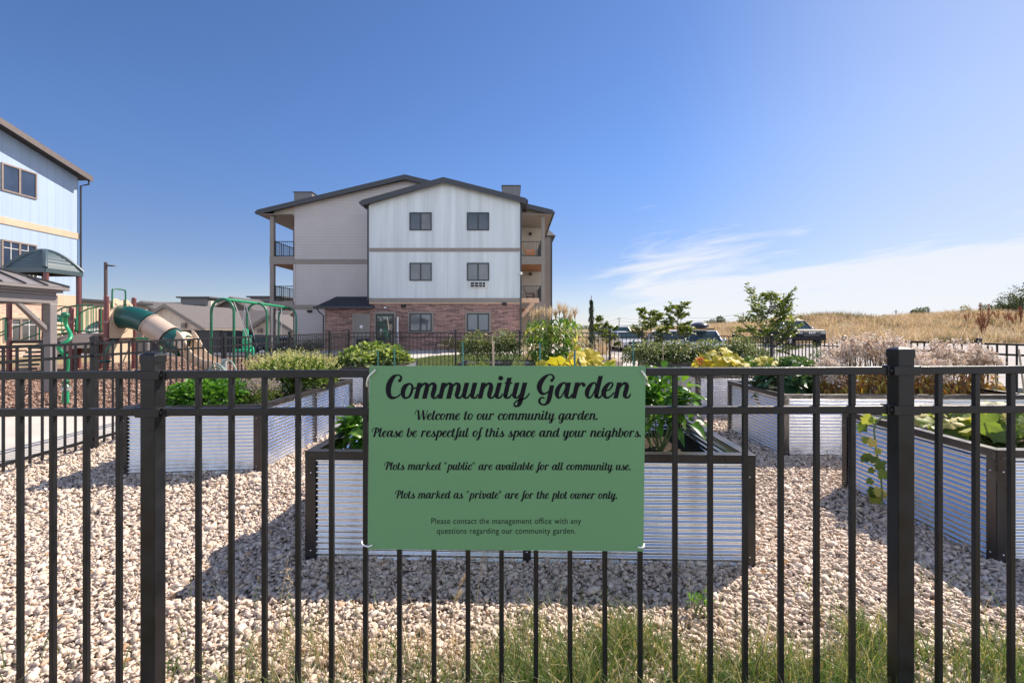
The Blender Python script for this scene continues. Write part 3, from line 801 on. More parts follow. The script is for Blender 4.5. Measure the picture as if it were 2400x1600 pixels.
def script_line(text, px0, px1, base_py, xh_px, slope=0.0):
    """the line as one mesh, in photo-pixel units on the sign face"""
    w = 0.0
    for ch in text: w += GL[ch][0]
    last = max([p[0] for s in GL[text[-1]][1] for p in s] + [d[0] + d[2] / 2 for d in GL[text[-1]][2]] + [0])
    w += max(0, last - GL[text[-1]][0])
    sx = (px1 - px0) / w; sy = xh_px / 100.0
    mb = MB(); x0 = 0.0; layer = 0
    def put(pts, lay):
        return [at(px0 + x * sx, base_py - y * sy + slope * (x * sx), SY) + Vector((0, -0.0006 - 0.00004 * lay, 0)) for x, y in pts]
    for ch in text:
        adv, strokes, dots = GL[ch]
        for s in strokes:
            c = spline(s, 7) if len(s) > 2 else np.array([np.array(s[0]) * (1 - t) + np.array(s[1]) * t for t in (0, 0.5, 1)])
            d = np.gradient(c[:, :2], axis=0); d /= np.maximum(np.linalg.norm(d, axis=1), 1e-6)[:, None]
            nrm = np.stack([-d[:, 1], d[:, 0]], 1)
            # broad strokes end square like a flat pen
            if len(s) == 2 and s[0][2] > 20: nrm[:] = nrm[0]
            half = np.maximum(c[:, 2], 9.0)[:, None] / 2
            nn = nrm * half
            flat = c[:, 2] > 24
            a, b = c[:, :2] + nn, c[:, :2] - nn
            for e, oth in ((0, 1), (-1, -2)):
                if c[e, 2] > 24:                # cut the end level
                    for arr in (a, b):
                        dy = c[e, 1] - arr[e, 1]
                        if abs(d[e, 1]) > 0.3: arr[e] += d[e] * dy / d[e, 1]
            n = len(c); lay = layer % 9; layer += 1
            pts = [(p[0] + x0, p[1]) for pair in zip(a, b) for p in pair]
            mb.add(put(pts, lay), [(2 * i, 2 * i + 1, 2 * i + 3, 2 * i + 2) for i in range(n - 1)])
        for (dx, dy, dd) in dots:
            lay = layer % 9; layer += 1
            ell = [(x0 + dx + dd / 2 * math.cos(k * math.tau / 20), dy + dd / 2 * math.sin(k * math.tau / 20)) for k in range(20)]
            mb.add(put(ell, lay), [tuple(range(20))])
        x0 += adv
    return mb.build('lettering', M_ink, sroot, fix=False)
script_line('Community Garden', 903.8, 1478, 934.2, 37.4, -0.0020)
script_line('Welcome to our community garden.', 972, 1402.5, 983.6, 15.4)
script_line('Please be respectful of this space and your neighbors.', 871.5, 1504, 1023.6, 15.2)
script_line('Plots marked "public" are available for all community use.', 901, 1479, 1100.6, 13.0, 0.0010)
script_line('Plots marked as "private" are for the plot owner only.', 926.5, 1447.5, 1167.3, 13.0, 0.0020)
def plain_line(text, px0, px1, base_py, size_px):
    c = bpy.data.curves.new('lettering', 'FONT'); c.body = text; c.size = 1.0; c.space_character = 1.06
    o = bpy.data.objects.new('lettering', c); COL.objects.link(o)
    bpy.context.view_layer.update()
    dg = bpy.context.evaluated_depsgraph_get()
    me = bpy.data.meshes.new_from_object(o.evaluated_get(dg))
    bpy.data.objects.remove(o)
    co = np.zeros(len(me.vertices) * 3, np.float32); me.vertices.foreach_get('co', co); co = co.reshape(-1, 3)
    x0, x1 = co[:, 0].min(), co[:, 0].max()
    sx = (px1 - px0) / (x1 - x0)
    for v, p in zip(me.vertices, co):
        v.co = at(px0 + (p[0] - x0) * sx, base_py - p[1] * size_px, SY) + Vector((0, -0.0007, 0))
    me.update()
    return link('lettering', me, M_ink, sroot)
plain_line('Please contact the management office with any', 1011, 1362, 1226.5, 19.5)
plain_line('questions regarding our community garden.', 1024, 1349, 1249.5, 19.5)
# white cable ties at the four corners
def tie(pts, r=0.0028):
    MB().tube(spline(pts, 5), r, 8).build('cable_tie', M_tie, sroot, smooth=True)
tie([at(880, 866, SY - 0.004), at(872, 874, SY - 0.005), at(863, 884, SY - 0.004), at(859.5, 898, SY + 0.01), at(860, 905, SY + 0.03)])
tie([at(1503, 868, SY - 0.004), at(1508, 874, SY - 0.005), at(1514, 884, SY - 0.003), at(1517, 890, SY + 0.02)])
tie([at(873, 1276, SY - 0.004), at(866, 1279, SY - 0.006), at(858, 1279, SY - 0.004), at(849, 1275, SY + 0.012), at(848, 1268, SY + 0.035)])
tie([at(1495, 1281, SY - 0.004), at(1502, 1282, SY - 0.006), at(1508, 1281, SY - 0.004), at(1509.5, 1274, SY + 0.02)])
# ================================================================== corrugated raised beds
def corr_panel(a, b, z0, z1, out, pitch=0.0325, amp=0.0053, per=16):
    """sheet from ground point a to b, ridges running level, pushed along out"""
    a, b, out = Vector((a[0], a[1], 0)), Vector((b[0], b[1], 0)), Vector((out[0], out[1], 0))
    n = int((z1 - z0) / pitch * per)
    mb = MB(); vs, fs = [], []
    for i in range(n + 1):
        z = z0 + (z1 - z0) * i / n
        o = out * (amp * math.sin(2 * math.pi * (z - z0) / pitch))
        vs += [a + o + Vector((0, 0, z)), b + o + Vector((0, 0, z))]
    for i in range(n):
        fs.append((2 * i, 2 * i + 1, 2 * i + 3, 2 * i + 2))
    return mb.add(vs, fs)
def raised_bed(corners, label, h=0.61, soil=0.47):
    c = [Vector((x, y, 0)) for x, y in corners]
    ctr = sum(c, Vector()) / 4
    root = thing('raised_bed', label, 'planter', ctr, 'corrugated raised beds in the gravel')
    for i in range(4):
        a, b = c[i], c[(i + 1) % 4]
        u = (b - a).normalized(); out = Vector((u.y, -u.x, 0))
        L = (b - a).length
        corr_panel(a + u * 0.012, b - u * 0.012, 0.0, h - 0.012, out).build('side_panel', M_zinc, root, smooth=True, fix=False)
        # rim: an angle with a face and a flat top
        rim = MB()
        m = 0.0
        p, q = a + out * 0.008, b + out * 0.008
        rim.prism([p - u * 0.008 + Vector((0, 0, h - 0.040)), q + u * 0.008 + Vector((0, 0, h - 0.040)), q + u * 0.008 + Vector((0, 0, h)), p - u * 0.008 + Vector((0, 0, h))], out * 0.004)
        ti, tj = a + (u - out) * 0.045, b + (-u - out) * 0.045
        rim.prism([a + (out * 0.012 - u * 0.012) + Vector((0, 0, h)), b + (out + u) * 0.012 + Vector((0, 0, h)), tj + Vector((0, 0, h)), ti + Vector((0, 0, h))], (0, 0, 0.004))
        rim.build('rim', M_rim, root, bevel=0.0012)
        mid = (a + b) / 2
        if L > 1.6:
            st = MB().bar(mid + out * 0.0075, mid + out * 0.0075 + Vector((0, 0, h - 0.042)), 0.045, 0.005, up=u)
            M4 = Matrix.Identity(4)
            s = MB()
            p0 = mid + out * 0.0068
            s.prism([p0 - u * 0.022, p0 + u * 0.022, p0 + u * 0.022 + Vector((0, 0, h - 0.041)), p0 - u * 0.022 + Vector((0, 0, h - 0.041))], out * 0.005)
            so = s.build('brace_strap', M_rim, root)
            for z in (0.07, h - 0.09):
                MB().ball(p0 + out * 0.006 + Vector((0, 0, z)), 0.0045, n=8, m=5).build('screw', M_screw, so, smooth=True)
    for i in range(4):                        # corner angles
        a = c[i]; u = (c[(i + 1) % 4] - a).normalized(); w = (c[(i - 1) % 4] - a).normalized()
        oa, ob = Vector((u.y, -u.x, 0)), Vector((-w.y, w.x, 0))
        k = MB()
        zt = h - 0.041
        p0 = a + oa * 0.0072 - u * 0.007
        k.prism([p0, p0 + u * 0.056, p0 + u * 0.056 + Vector((0, 0, zt)), p0 + Vector((0, 0, zt))], oa * 0.004)
        p1 = a + ob * 0.0072 - w * 0.007
        k.prism([p1, p1 + w * 0.056, p1 + w * 0.056 + Vector((0, 0, zt)), p1 + Vector((0, 0, zt))], ob * 0.004)
        co = k.build('corner_angle', M_rim, root, bevel=0.001)
        for z in (0.06, h - 0.115):
            MB().ball(a + oa * 0.0115 + u * 0.024 + Vector((0, 0, z)), 0.0048, n=8, m=5).build('screw', M_screw, co, smooth=True)
            MB().ball(a + ob * 0.0115 + w * 0.024 + Vector((0, 0, z)), 0.0048, n=8, m=5).build('screw', M_screw, co, smooth=True)
    nx = 24
    sx = MB()
    vs, fs = [], []
    for j in range(nx + 1):
        for i in range(nx + 1):
            s, t = 0.008 + 0.984 * i / nx, 0.012 + 0.976 * j / nx
            p = c[0] * (1 - s) * (1 - t) + c[1] * s * (1 - t) + c[2] * s * t + c[3] * (1 - s) * t
            vs.append(p + Vector((0, 0, soil + 0.018 * math.sin(p.x * 9 + p.y * 4) + random.uniform(-0.012, 0.012))))
    for j in range(nx):
        for i in range(nx):
            fs.append((j * (nx + 1) + i, j * (nx + 1) + i + 1, (j + 1) * (nx + 1) + i + 1, (j + 1) * (nx + 1) + i))
    sx.add(vs, fs).build('soil', M_soil, root, smooth=True, fix=False)
    return root
BED_LABELS = {
 'A': 'nearest corrugated steel bed on the left, with herbs and the hose loop',
 'K': 'corrugated bed with leafy greens behind the herb bed on the left',
 'B': 'corrugated steel bed directly behind the green sign, with pepper plants',
 'H': 'corrugated bed hidden behind the sign with the yellowing squash',
 'I': 'corrugated bed in the middle row with green stakes, behind the squash bed',
 'J': 'corrugated bed at the far end of the middle row with tomatoes and corn',
 'C': 'nearest corrugated steel bed on the right with the squash vine hanging over its side',
 'D': 'corrugated bed on the right with white seed heads and a kale plant',
 'E': 'corrugated bed on the right with yellow green squash leaves and an orange flower',
 'G': 'corrugated bed at the far right end with tall grey green tomato plants',
}
for key, cs in BED_SPECS:
    raised_bed(cs, BED_LABELS[key], h={'C': 0.63, 'D': 0.635}.get(key, 0.61))
# ================================================================== central apartment building
YF, YW = 28.4, 30.5
M_white = striped('white_board_siding', (0.60, 0.635, 0.645), 'X', 0.405, 0.03, 0.84, 0.6, 0.25, 0.15, (2.2, 2.2, 0.12))
M_grey = striped('grey_lap_siding', (0.49, 0.45, 0.435), 'Z', 0.178, 0.09, 0.72, 0.65, 0.55, 0.05, (1, 1, 1), lap=True)
M_brick = brickmat('red_brown_brick', (0.38, 0.21, 0.165), (0.10, 0.052, 0.048), (0.36, 0.28, 0.26), 'X', 0.42, 0.085)
M_beige = mat('beige_stucco', (0.42, 0.36, 0.285), 0.8, 0, 0.05, 2)
M_soffit = mat('taupe_soffit', (0.24, 0.20, 0.175), 0.7, 0, 0.05, 2)
M_wood = mat('cedar_ceiling', (0.30, 0.115, 0.04), 0.6, 0, 0.25, 4, stretch=(1, 12, 1))
M_bracket = mat('warm_timber', (0.62, 0.40, 0.26), 0.65, 0, 0.12, 6)
M_rail = mat('black_railing', (0.014, 0.014, 0.016), 0.4)
M_navyroof = mat('navy_shingle', (0.02, 0.024, 0.036), 0.8, 0, 0.3, 12, 0.5, 30)
M_door = mat('taupe_door', (0.215, 0.20, 0.175), 0.55, 0, 0.05, 2)
M_whitepaint = mat('white_plastic', (0.72, 0.72, 0.70), 0.45)
M_dark = mat('dark_void', (0.01, 0.01, 0.012), 0.6)

GLASSES = [M_glass, glassmat('window_glass_blind', (0.135, 0.14, 0.14), 0.06, 0.6), glassmat('window_glass_curtain', (0.095, 0.10, 0.105), 0.05, 0.7), M_glass]
def window(root, x0, x1, z0, z1, y, trim=None, fr=0.07, axis='X', wallm=M_darktrim, glass=M_glass, grid=False, sill=None, blind=False):
    """sliding window standing proud of the wall at depth y (facing -Y), or on a wall of constant X when axis == 'Y'"""
    def bx(mb, a0, a1, c0, c1, d0, d1):
        if axis == 'X': mb.box(a0, a1, y - d1, y - d0, c0, c1)
        else: mb.box(y + d0, y + d1, a0, a1, c0, c1)
    f = MB()
    bx(f, x0, x1, z1 - fr, z1, 0.0, 0.05); bx(f, x0, x1, z0, z0 + fr, 0.0, 0.05)
    bx(f, x0, x0 + fr, z0 + fr, z1 - fr, 0.0, 0.05); bx(f, x1 - fr, x1, z0 + fr, z1 - fr, 0.0, 0.05)
    xm = (x0 + x1) / 2
    bx(f, xm - fr * .6, xm + fr * .6, z0 + fr, z1 - fr, 0.0, 0.045)
    w = f.build('window', wallm, root)
    for a, b in ((x0 + fr, xm - fr * .6), (xm + fr * .6, x1 - fr)):
        p = MB(); bx(p, a, b, z0 + fr, z1 - fr, 0.0, 0.018); p.build('pane', GLASSES[random.randrange(4)] if glass is M_glass else glass, w)
        if grid:
            g = MB(); m_ = (a + b) / 2
            bx(g, m_ - .012, m_ + .012, z0 + fr, z1 - fr, 0.018, 0.026); zz = z0 + (z1 - z0) * 0.72
            bx(g, a, b, zz - .012, zz + .012, 0.018, 0.024); g.build('muntin', M_whitepaint, w)
    if trim:
        t = MB(); k = 0.11
        bx(t, x0 - k, x1 + k, z1 + .001, z1 + k, 0.0, 0.035); bx(t, x0 - k, x1 + k, z0 - k, z0 - .001, 0.0, 0.04)
        bx(t, x0 - k, x0 - .001, z0, z1, 0.0, 0.034); bx(t, x1 + .001, x1 + k, z0, z1, 0.0, 0.034)
        t.build('window_trim', trim, w)
    return w

apt = thing('apartment_building', 'three storey apartment building with pale gable front above a brown brick ground floor', 'building', (-5, YF, 0))
xl, xr = ax(867, YF), ax(1217, YF); xa = ax(1041, YF)
zeave, zapex = 8.95, 10.13
# front block
MB().prism([(xl, YF, 0), (xr, YF, 0), (xr, YF, 2.81), (xl, YF, 2.81)], (0, 8, 0)).build('wall', M_brick, apt)
MB().prism([(xl, YF, 2.81), (xr, YF, 2.81), (xr, YF, zeave), (xa, YF, zapex), (xl, YF, zeave - 0.12)], (0, 8, 0)).build('gable_wall', M_white, apt)
for z0, z1, d, mm in ((2.81, 3.14, 0.05, M_trim), (5.95, 6.17, 0.04, M_trim)):
    MB().box(xl - 0.03, xr + 0.03, YF - d, YF - 0.001, z0, z1).build('belt_board', mm, apt)
MB().box(xl - 0.03, xr + 0.03, YF - 0.075, YF - 0.051, 2.80, 2.86).build('belt_board', M_bracket, apt)
# main wing
gx0, gx1 = ax(690, YW), ax(1222, YW)
gap_x, gap_z = ax(952, YW), 10.95
tipl, tipr, ztip = ax(610, YW), ax(1295, YW), 8.72
def roofline(x): return gap_z - (gap_z - ztip) * (abs(x - gap_x) / (gap_x - tipl if x < gap_x else tipr - gap_x))
MB().prism([(gx0, YW, 0), (gx1 - 0.3, YW, 0), (gx1 - 0.3, YW, roofline(gx1)), (gap_x, YW, gap_z), (gx0, YW, roofline(gx0))], (0, 12, 0)).build('wall', M_grey, apt)
bandw = MB().box(gx0 - 0.02, xl, YW - 0.03, YW - 0.001, 5.50, 5.80)
bandw.build('belt_board', M_trim, apt)
MB().box(gx0 - 0.02, xl, YW - 0.03, YW - 0.001, 2.55, 2.85).build('belt_board', M_trim, apt)
MB().box(gx0 - 0.05, gx0 + 0.07, YW - 0.035, YW - 0.0005, 2.86, 5.49).build('corner_board', M_grey, apt)
MB().box(xl - 0.06, xl + 0.08, YF - 0.03, YF - 0.0005, 3.15, zeave - 0.2).build('corner_board', M_white, apt)
MB().box(xr - 0.08, xr + 0.06, YF - 0.03, YF - 0.0005, 3.15, zeave - 0.05).build('corner_board', M_white, apt)

def gable_roof(name, x0, xm, x1, z0, zm, z1, y0, y1, th, mroof, parent, fascia=M_fascia, fh=0.2):
    r = MB()
    r.prism([(x0, y0, z0), (xm, y0, zm), (xm, y0, zm + th), (x0, y0, z0 + th)], (0, y1 - y0, 0))
    r.prism([(x1, y0, z1), (x1, y0, z1 + th), (xm, y0, zm + th), (xm, y0, zm)], (0, y1 - y0, 0))
    o = r.build(name, mroof, parent)
    f = MB()
    f.prism([(x0, y0 - 0.035, z0 - fh * .55), (xm, y0 - 0.035, zm - fh * .55), (xm, y0 - 0.035, zm + th * .85), (x0, y0 - 0.035, z0 + th * .85)], (0, 0.03, 0))
    f.prism([(xm, y0 - 0.035, zm - fh * .55), (x1, y0 - 0.035, z1 - fh * .55), (x1, y0 - 0.035, z1 + th * .85), (xm, y0 - 0.035, zm + th * .85)], (0, 0.03, 0))
    f.build('fascia', fascia, o)
    for x, z in ((x0, z0), (x1, z1)):
        g = MB(); s = -1 if x < xm else 1
        g.box(min(x, x + s * .11), max(x, x + s * .11), y0 - 0.03, y1, z - 0.04, z + 0.10)
        g.build('gutter', fascia, o, bevel=0.02)
    return o
gable_roof('roof', tipl, gap_x, tipr, ztip - 0.02, gap_z + 0.02, ztip - 0.02, YW - 0.45, YW + 12.3, 0.2, M_roof, apt, fh=0.22)
gable_roof('roof', ax(851, YF), xa, ax(1233, YF), zeave - 0.17, zapex + 0.03, zeave - 0.05, YF - 0.4, YF + 8, 0.18, M_roof, apt, fh=0.3)
# soffits under the wing's eaves
MB().box(tipl + 0.1, gx0, YW - 0.40, YW + 8, 8.62, 8.66).build('soffit', M_soffit, apt)
MB().box(gx1 - 0.3, tipr - 0.05, YW - 0.40, YW + 8, 8.62, 8.66).build('soffit', M_soffit, apt)
for a, b in ((gx0, ax(632, YW)), (ax(1222, YW), ax(1277, YW))):
    pass
# cheek panels between roof and soffit on both ends
MB().prism([(tipl + 0.9, YW - 0.02, 8.66), (gx0, YW - 0.02, 8.66), (gx0, YW - 0.02, roofline(gx0) - 0.03), (tipl + 0.9, YW - 0.02, roofline(tipl + 0.9) - 0.03)], (0, 0.05, 0)).build('gable_panel', M_beige, apt)
MB().prism([(gx1 - 0.3, YW - 0.02, 8.66), (ax(1277, YW), YW - 0.02, 8.66), (ax(1277, YW), YW - 0.02, roofline(ax(1277, YW)) - 0.05), (gx1 - 0.3, YW - 0.02, roofline(gx1 - 0.3) - 0.03)], (0, 0.05, 0)).build('gable_panel', M_beige, apt)
# downspouts
for x, y, z0, z1 in ((xl - 0.10, YF - 0.05, 3.0, 8.6), (xr + 0.10, YF - 0.05, 0.1, 8.9)):
    MB().box(x - 0.045, x + 0.045, y - 0.03, y + 0.05, z0, z1).build('downspout', M_fascia, apt, bevel=0.01)
# chimneys
for px0, px1, zt, yb in ((689, 731, 10.98, 33.2), (1177, 1219, 11.68, 34.0)):
    ch = MB().box(ax(px0, yb), ax(px1, yb), yb, yb + 2.2, 8.6, zt - 0.06).build('chimney', striped('grey_metal_panel', (0.17, 0.155, 0.15), 'X', 0.4, 0.05, 0.7), apt)
    MB().box(ax(px0, yb) - 0.05, ax(px1, yb) + 0.05, yb - 0.05, yb + 2.25, zt - 0.06, zt).build('chimney_cap', M_fascia, ch)
# windows of the front block
wx = [(ax(960, YF), ax(1012, YF)), (ax(1094.5, YF), ax(1146.5, YF))]
for (a, b) in wx:
    window(apt, a, b, 7.23, 8.32, YF)
    window(apt, a, b, 4.19, 5.28, YF)
    window(apt, a, b, 1.13, 2.22, YF, trim=M_trim)
# air conditioner sleeve
acx0, acx1 = ax(1101, YF), ax(1140, YF)
ac = MB().box(acx0, acx1, YF - 0.14, YF - 0.001, 3.77, 4.13).build('air_conditioner', M_whitepaint, apt, bevel=0.015)
MB().box(acx0 + .06, acx1 - .06, YF - 0.146, YF - 0.1395, 3.81, 4.09).build('grille', M_dark, ac)
for i in (1, 2, 3):
    xg = acx0 + .06 + (acx1 - acx0 - .12) * (.28 * i if i < 3 else .80)
    MB().box(xg - .012, xg + .012, YF - 0.152, YF - 0.1465, 3.81, 4.09).build('grille_bar', M_whitepaint, ac)
MB().box(acx0 + .06, acx1 - .06, YF - 0.151, YF - 0.1465, 3.938, 3.962).build('grille_bar', M_whitepaint, ac)
# lower brick annex with hipped navy roof
nx0 = ax(761, YF)
MB().box(nx0, xl - 0.002, YF + 0.02, YW - 0.002, 0, 2.62).build('annex_wall', M_brick, apt)
ro = MB()
e = [(nx0 - 0.45, YF - 0.42, 2.60), (ax(879, YF), YF - 0.42, 2.60), (ax(879, YF), YW - 0.05, 2.60), (nx0 - 0.45, YW - 0.05, 2.60)]
tp = [(ax(792, YW), YW - 0.3, 3.36), (xl - 0.12, YW - 0.3, 3.36)]
ro.add(e + tp, [(0, 1, 5, 4), (3, 0, 4), (2, 3, 4, 5), (1, 2, 5), (0, 3, 2, 1)])
ar = ro.build('annex_roof', M_navyroof, apt)
MB().box(nx0 - 0.50, ax(880, YF), YF - 0.52, YF - 0.425, 2.50, 2.63).build('gutter', M_fascia, ar, bevel=0.02)
MB().tube([(nx0 - 0.3, YF - 0.45, 2.52), (nx0 - 0.22, YF - 0.3, 2.3), (nx0 - 0.06, YF - 0.05, 2.1), (nx0 - 0.06, YF - 0.05, 0.1)], 0.04, 6).build('downspout', M_fascia, ar)
# doors
d0, d1 = ax(831, YF), ax(863, YF)
dr = MB().box(d0, d1, YF - 0.03, YF + 0.019, 0.02, 2.08).build('door', M_door, apt)
fr = MB(); fr.box(d0 - 0.12, d0 - .001, YF - 0.05, YF + 0.018, 0, 2.2); fr.box(d1 + .001, d1 + 0.12, YF - 0.05, YF + 0.018, 0, 2.2); fr.box(d0, d1, YF - 0.05, YF + 0.018, 2.081, 2.2)
fr.build('door_frame', M_trim, dr)
MB().lathe([(0.10, -0.003), (0.10, 0.003)], c=((d0 + d1) / 2, YF - 0.034, 1.42), n=16, axis='Y').build('door_sign', M_whitepaint, dr)
g0, g1 = ax(881, YF), ax(924, YF)
gd = MB(); gd.box(g0, g0 + .1, YF - 0.05, YF - .001, 0.02, 2.2); gd.box(g1 - .1, g1, YF - 0.05, YF - .001, 0.02, 2.2); gd.box(g0 + .1, g1 - .1, YF - 0.05, YF - .001, 2.08, 2.2); gd.box(g0 + .1, g1 - .1, YF - 0.05, YF - .001, 0.02, 0.28)
gdo = gd.build('glass_door', M_darktrim, apt)
MB().box(g0 + .1, g1 - .1, YF - 0.03, YF - .002, 0.28, 2.08).build('pane', glassmat('door_glass', (0.07, 0.08, 0.075), 0.02, 1.0), gdo)
fr = MB(); fr.box(g0 - 0.09, g0 - .001, YF - 0.04, YF - .001, 0, 2.33); fr.box(g1 + .001, g1 + 0.09, YF - 0.04, YF - .001, 0, 2.33); fr.box(g0, g1, YF - 0.04, YF - .001, 2.201, 2.33)
fr.build('door_frame', M_trim, gdo)
MB().tube([(g1 - 0.16, YF - 0.06, 0.95), (g1 - 0.16, YF - 0.1, 1.0), (g1 - 0.16, YF - 0.1, 1.3), (g1 - 0.16, YF - 0.06, 1.35)], 0.015, 6).build('door_handle', M_zinc, gdo)
# a door leaf standing open, edge-on with pale edge
lf = MB().prism([(ax(924, 28.1), 28.2, 0.03), (ax(930, 27.3), 27.35, 0.03), (ax(930, 27.3), 27.35, 1.98), (ax(924, 28.1), 28.2, 1.98)], (0.05, 0.01, 0)).build('door', M_trim, apt)
MB().box(ax(930.5, 27.3), ax(933.5, 27.3), 27.3, 27.36, 0.02, 1.97).build('door_edge', M_whitepaint, lf)
# wall lights
for px, py, y in ((727, 729, YW), (1182, 712, YF), (946, 716.5, YF)):
    p = at(px, py, y)
    MB().box(p.x - 0.14, p.x + 0.14, y - 0.16, y - 0.001, p.z - 0.09, p.z + 0.07).build('wall_light', M_dark, apt, bevel=0.02)
p = at(904, 722.5, YF)
MB().lathe([(0.09, 0), (0.09, 0.05), (0.05, 0.10)], c=(p.x, YF - 0.12, p.z), n=12).build('wall_light', M_whitepaint, apt, smooth=True)
# ---- balconies
def railing(parent, p, q, z0, z1, posts=True, step=0.125):
    p, q = Vector((p[0], p[1], 0)), Vector((q[0], q[1], 0)); L = (q - p).length
    mb = MB()
    for z in (z0 + 0.06, z1): mb.bar(p + Vector((0, 0, z)), q + Vector((0, 0, z)), 0.04, 0.045)
    n = max(2, int(L / step))
    for i in range(n + 1):
        c = p + (q - p) * i / n
        w = 0.055 if posts and i in (0, n) else 0.02
        mb.bar(c + Vector((0, 0, z0)), c + Vector((0, 0, z1 + (0.05 if w > .05 else 0))), w, w)
    return mb.build('railing', M_rail, parent)
lx0 = ax(633, YW); rx1 = ax(1277, YW); rx0 = gx1 - 0.3
for side_, (xa0, xa1) in (('l', (lx0, gx0)), ('r', (rx0, rx1))):
    for zb, zt in ((5.48, 5.98), (2.60, 3.08)):
        dk = MB().box(xa0 - (0.02 if side_ == 'l' else -0.002), xa1 - (0.002 if side_ == 'l' else -0.02), YW - 0.035, YW + 3.5, zb, zt).build('balcony', M_trim, apt)
        MB().box(xa0 + 0.05, xa1 - 0.05, YW + 0.1, YW + 3.4, zb - 0.03, zb - 0.003).build('balcony_ceiling', M_wood, dk)
        railing(dk, (xa0 + 0.32 if side_ == 'l' else xa0 + 0.05, YW + 0.06), (xa1 - 0.06 if side_ == 'l' else xa1 - 0.28, YW + 0.06), zt, zt + 0.98)
        if side_ == 'l':
            railing(dk, (xa0 + 0.3, YW + 0.1), (xa0 + 0.3, YW + 3.4), zt, zt + 0.98)
            railing(dk, (xa0 + 0.3, YW + 3.4), (xa1, YW + 3.4), zt, zt + 0.98)
        else:
            railing(dk, (xa1 - 0.27, YW + 0.1), (xa1 - 0.27, YW + 3.4), zt, zt + 0.98)
MB().box(lx0, lx0 + 0.25, YW - 0.04, YW + 0.22, 0, 8.62).build('balcony_post', M_trim, apt)
MB().box(lx0, lx0 + 0.22, YW + 3.2, YW + 3.42, 0, 8.62).build('balcony_post', M_trim, apt)
MB().box(rx1 - 0.22, rx1, YW - 0.04, YW + 0.22, 0, 8.62).build('balcony_post', M_trim, apt)
# back wall of the right balconies
MB().box(rx0, rx1 + 0.1, YW + 3.55, YW + 3.7, 0, 8.62).build('wall', M_beige, apt)
for z in (8.05, 5.15):
    MB().box(ax(1240, 34), ax(1246, 34), YW + 3.40, YW + 3.549, z, z + 0.2).build('wall_light', M_dark, apt, bevel=0.02)
# timber beam and brace under the right balcony
MB().box(xr + 0.17, ax(1263, 29.8), 29.55, 29.8, 2.93, 3.22).build('timber_beam', M_bracket, apt, bevel=0.02)
MB().bar((ax(1250, 29.7), 29.68, 2.94), (ax(1223, 29.7), 29.68, 2.08), 0.24, 0.22, up=Vector((0, 1, 0))).build('timber_brace', M_bracket, apt, bevel=0.02)
p = at(1221, 641, YF - 0.2)
cm_ = MB().ball(p, 0.09, n=10, m=8).build('security_camera', M_whitepaint, apt, smooth=True)
# rear block seen past the right end
bx0, bx1 = 0.5, ax(1292, 41)
MB().box(bx0, bx1, 41, 48, 0, 9.4).build('wall', M_soffit, apt)
rb = MB().add([(bx0, 40.6, 9.35), (bx1 + 0.35, 40.6, 9.35), (bx1 + 0.35, 48, 9.35), (bx0, 48, 9.35), (bx0, 43, 10.35), (bx1 - 0.05, 43, 10.35)],
              [(0, 1, 5, 4), (1, 2, 5), (2, 3, 4, 5), (3, 0, 4), (0, 3, 2, 1)]).build('roof', M_roof, apt)
MB().box(bx1 - 0.02, bx1 + 0.08, 40.93, 41.05, 0, 9.3).build('downspout', M_fascia, apt)
# chairs on the right balconies
def balcony_chair(name, label, c, m, recl=0.35):
    t = thing(name, label, 'chair', c)
    x, y, z = c
    MB().box(x - .28, x + .28, y - .25, y + .25, z + .36, z + .41).build('seat', m, t)
    b = MB()
    for i in range(5):
        xx = x - .26 + i * .02
        yy = y - .22 + i * .11
        b.bar((x - .25, yy, z + .38), (x - .25 - recl, yy, z + 1.0), 0.07, 0.02)
    b.build('backrest', m, t)
    for sx in (-1, 1):
        for sy in (-1, 1):
            MB().bar((x + sx * .24, y + sy * .24, z), (x + sx * .2, y + sy * .22, z + (0.6 if sx > 0 else .4)), 0.05, 0.05).build('leg', m, t)
    for sy in (-1, 1):
        MB().bar((x - .32, y + sy * .27, z + .60), (x + .28, y + sy * .27, z + .60), 0.06, 0.03).build('armrest', m, t)
M_orange = mat('orange_wood', (0.80, 0.30, 0.07), 0.5)
M_maroonchair = mat('dark_red_wood', (0.10, 0.03, 0.03), 0.5)
balcony_chair('wooden_chair', 'orange wooden chair on the top right balcony', (ax(1243, 31.8), 31.8, 5.98), M_orange)
balcony_chair('folding_chair', 'dark red chair on the right balcony below the orange one', (ax(1243, 31.8), 31.8, 3.08), M_maroonchair, 0.2)

# ---- patio furniture
def patio_chair(x, y, rz):
    t = thing('patio_chair', 'metal patio chair with sling seat on the patio below the left brick window', 'chair', (x, y, 0.012))
    M4 = Matrix.Translation((x, y, 0.012)) @ Matrix.Rotation(rz, 4, 'Z')
    M_sling = mat('tan_sling', (0.22, 0.19, 0.15), 0.8)
    for s in (-1, 1):
        MB().tube(spline([(-.45, s * .27, 0), (-.38, s * .27, .45), (-.25, s * .27, .58), (.05, s * .27, .60), (.30, s * .27, .55), (.42, s * .27, 0)], 5), 0.016, 6).xf(M4).build('frame', M_rail, t, smooth=True)
    MB().prism([(-.35, -.25, .44), (.22, -.25, .38), (.22, .25, .38), (-.35, .25, .44)], (0, 0, .02)).xf(M4).build('seat', M_sling, t)
    MB().prism([(.22, -.25, .38), (.42, -.25, .98), (.42, .25, .98), (.22, .25, .38)], (.02, 0, 0)).xf(M4).build('backrest', M_sling, t)
patio_chair(-3.6, 24.6, R(5))
bn = thing('trash_bin', 'dark square trash bin in front of the taupe door', 'bin', (ax(850, 26.6), 26.6, 0.012))
bxx = ax(850, 26.6)
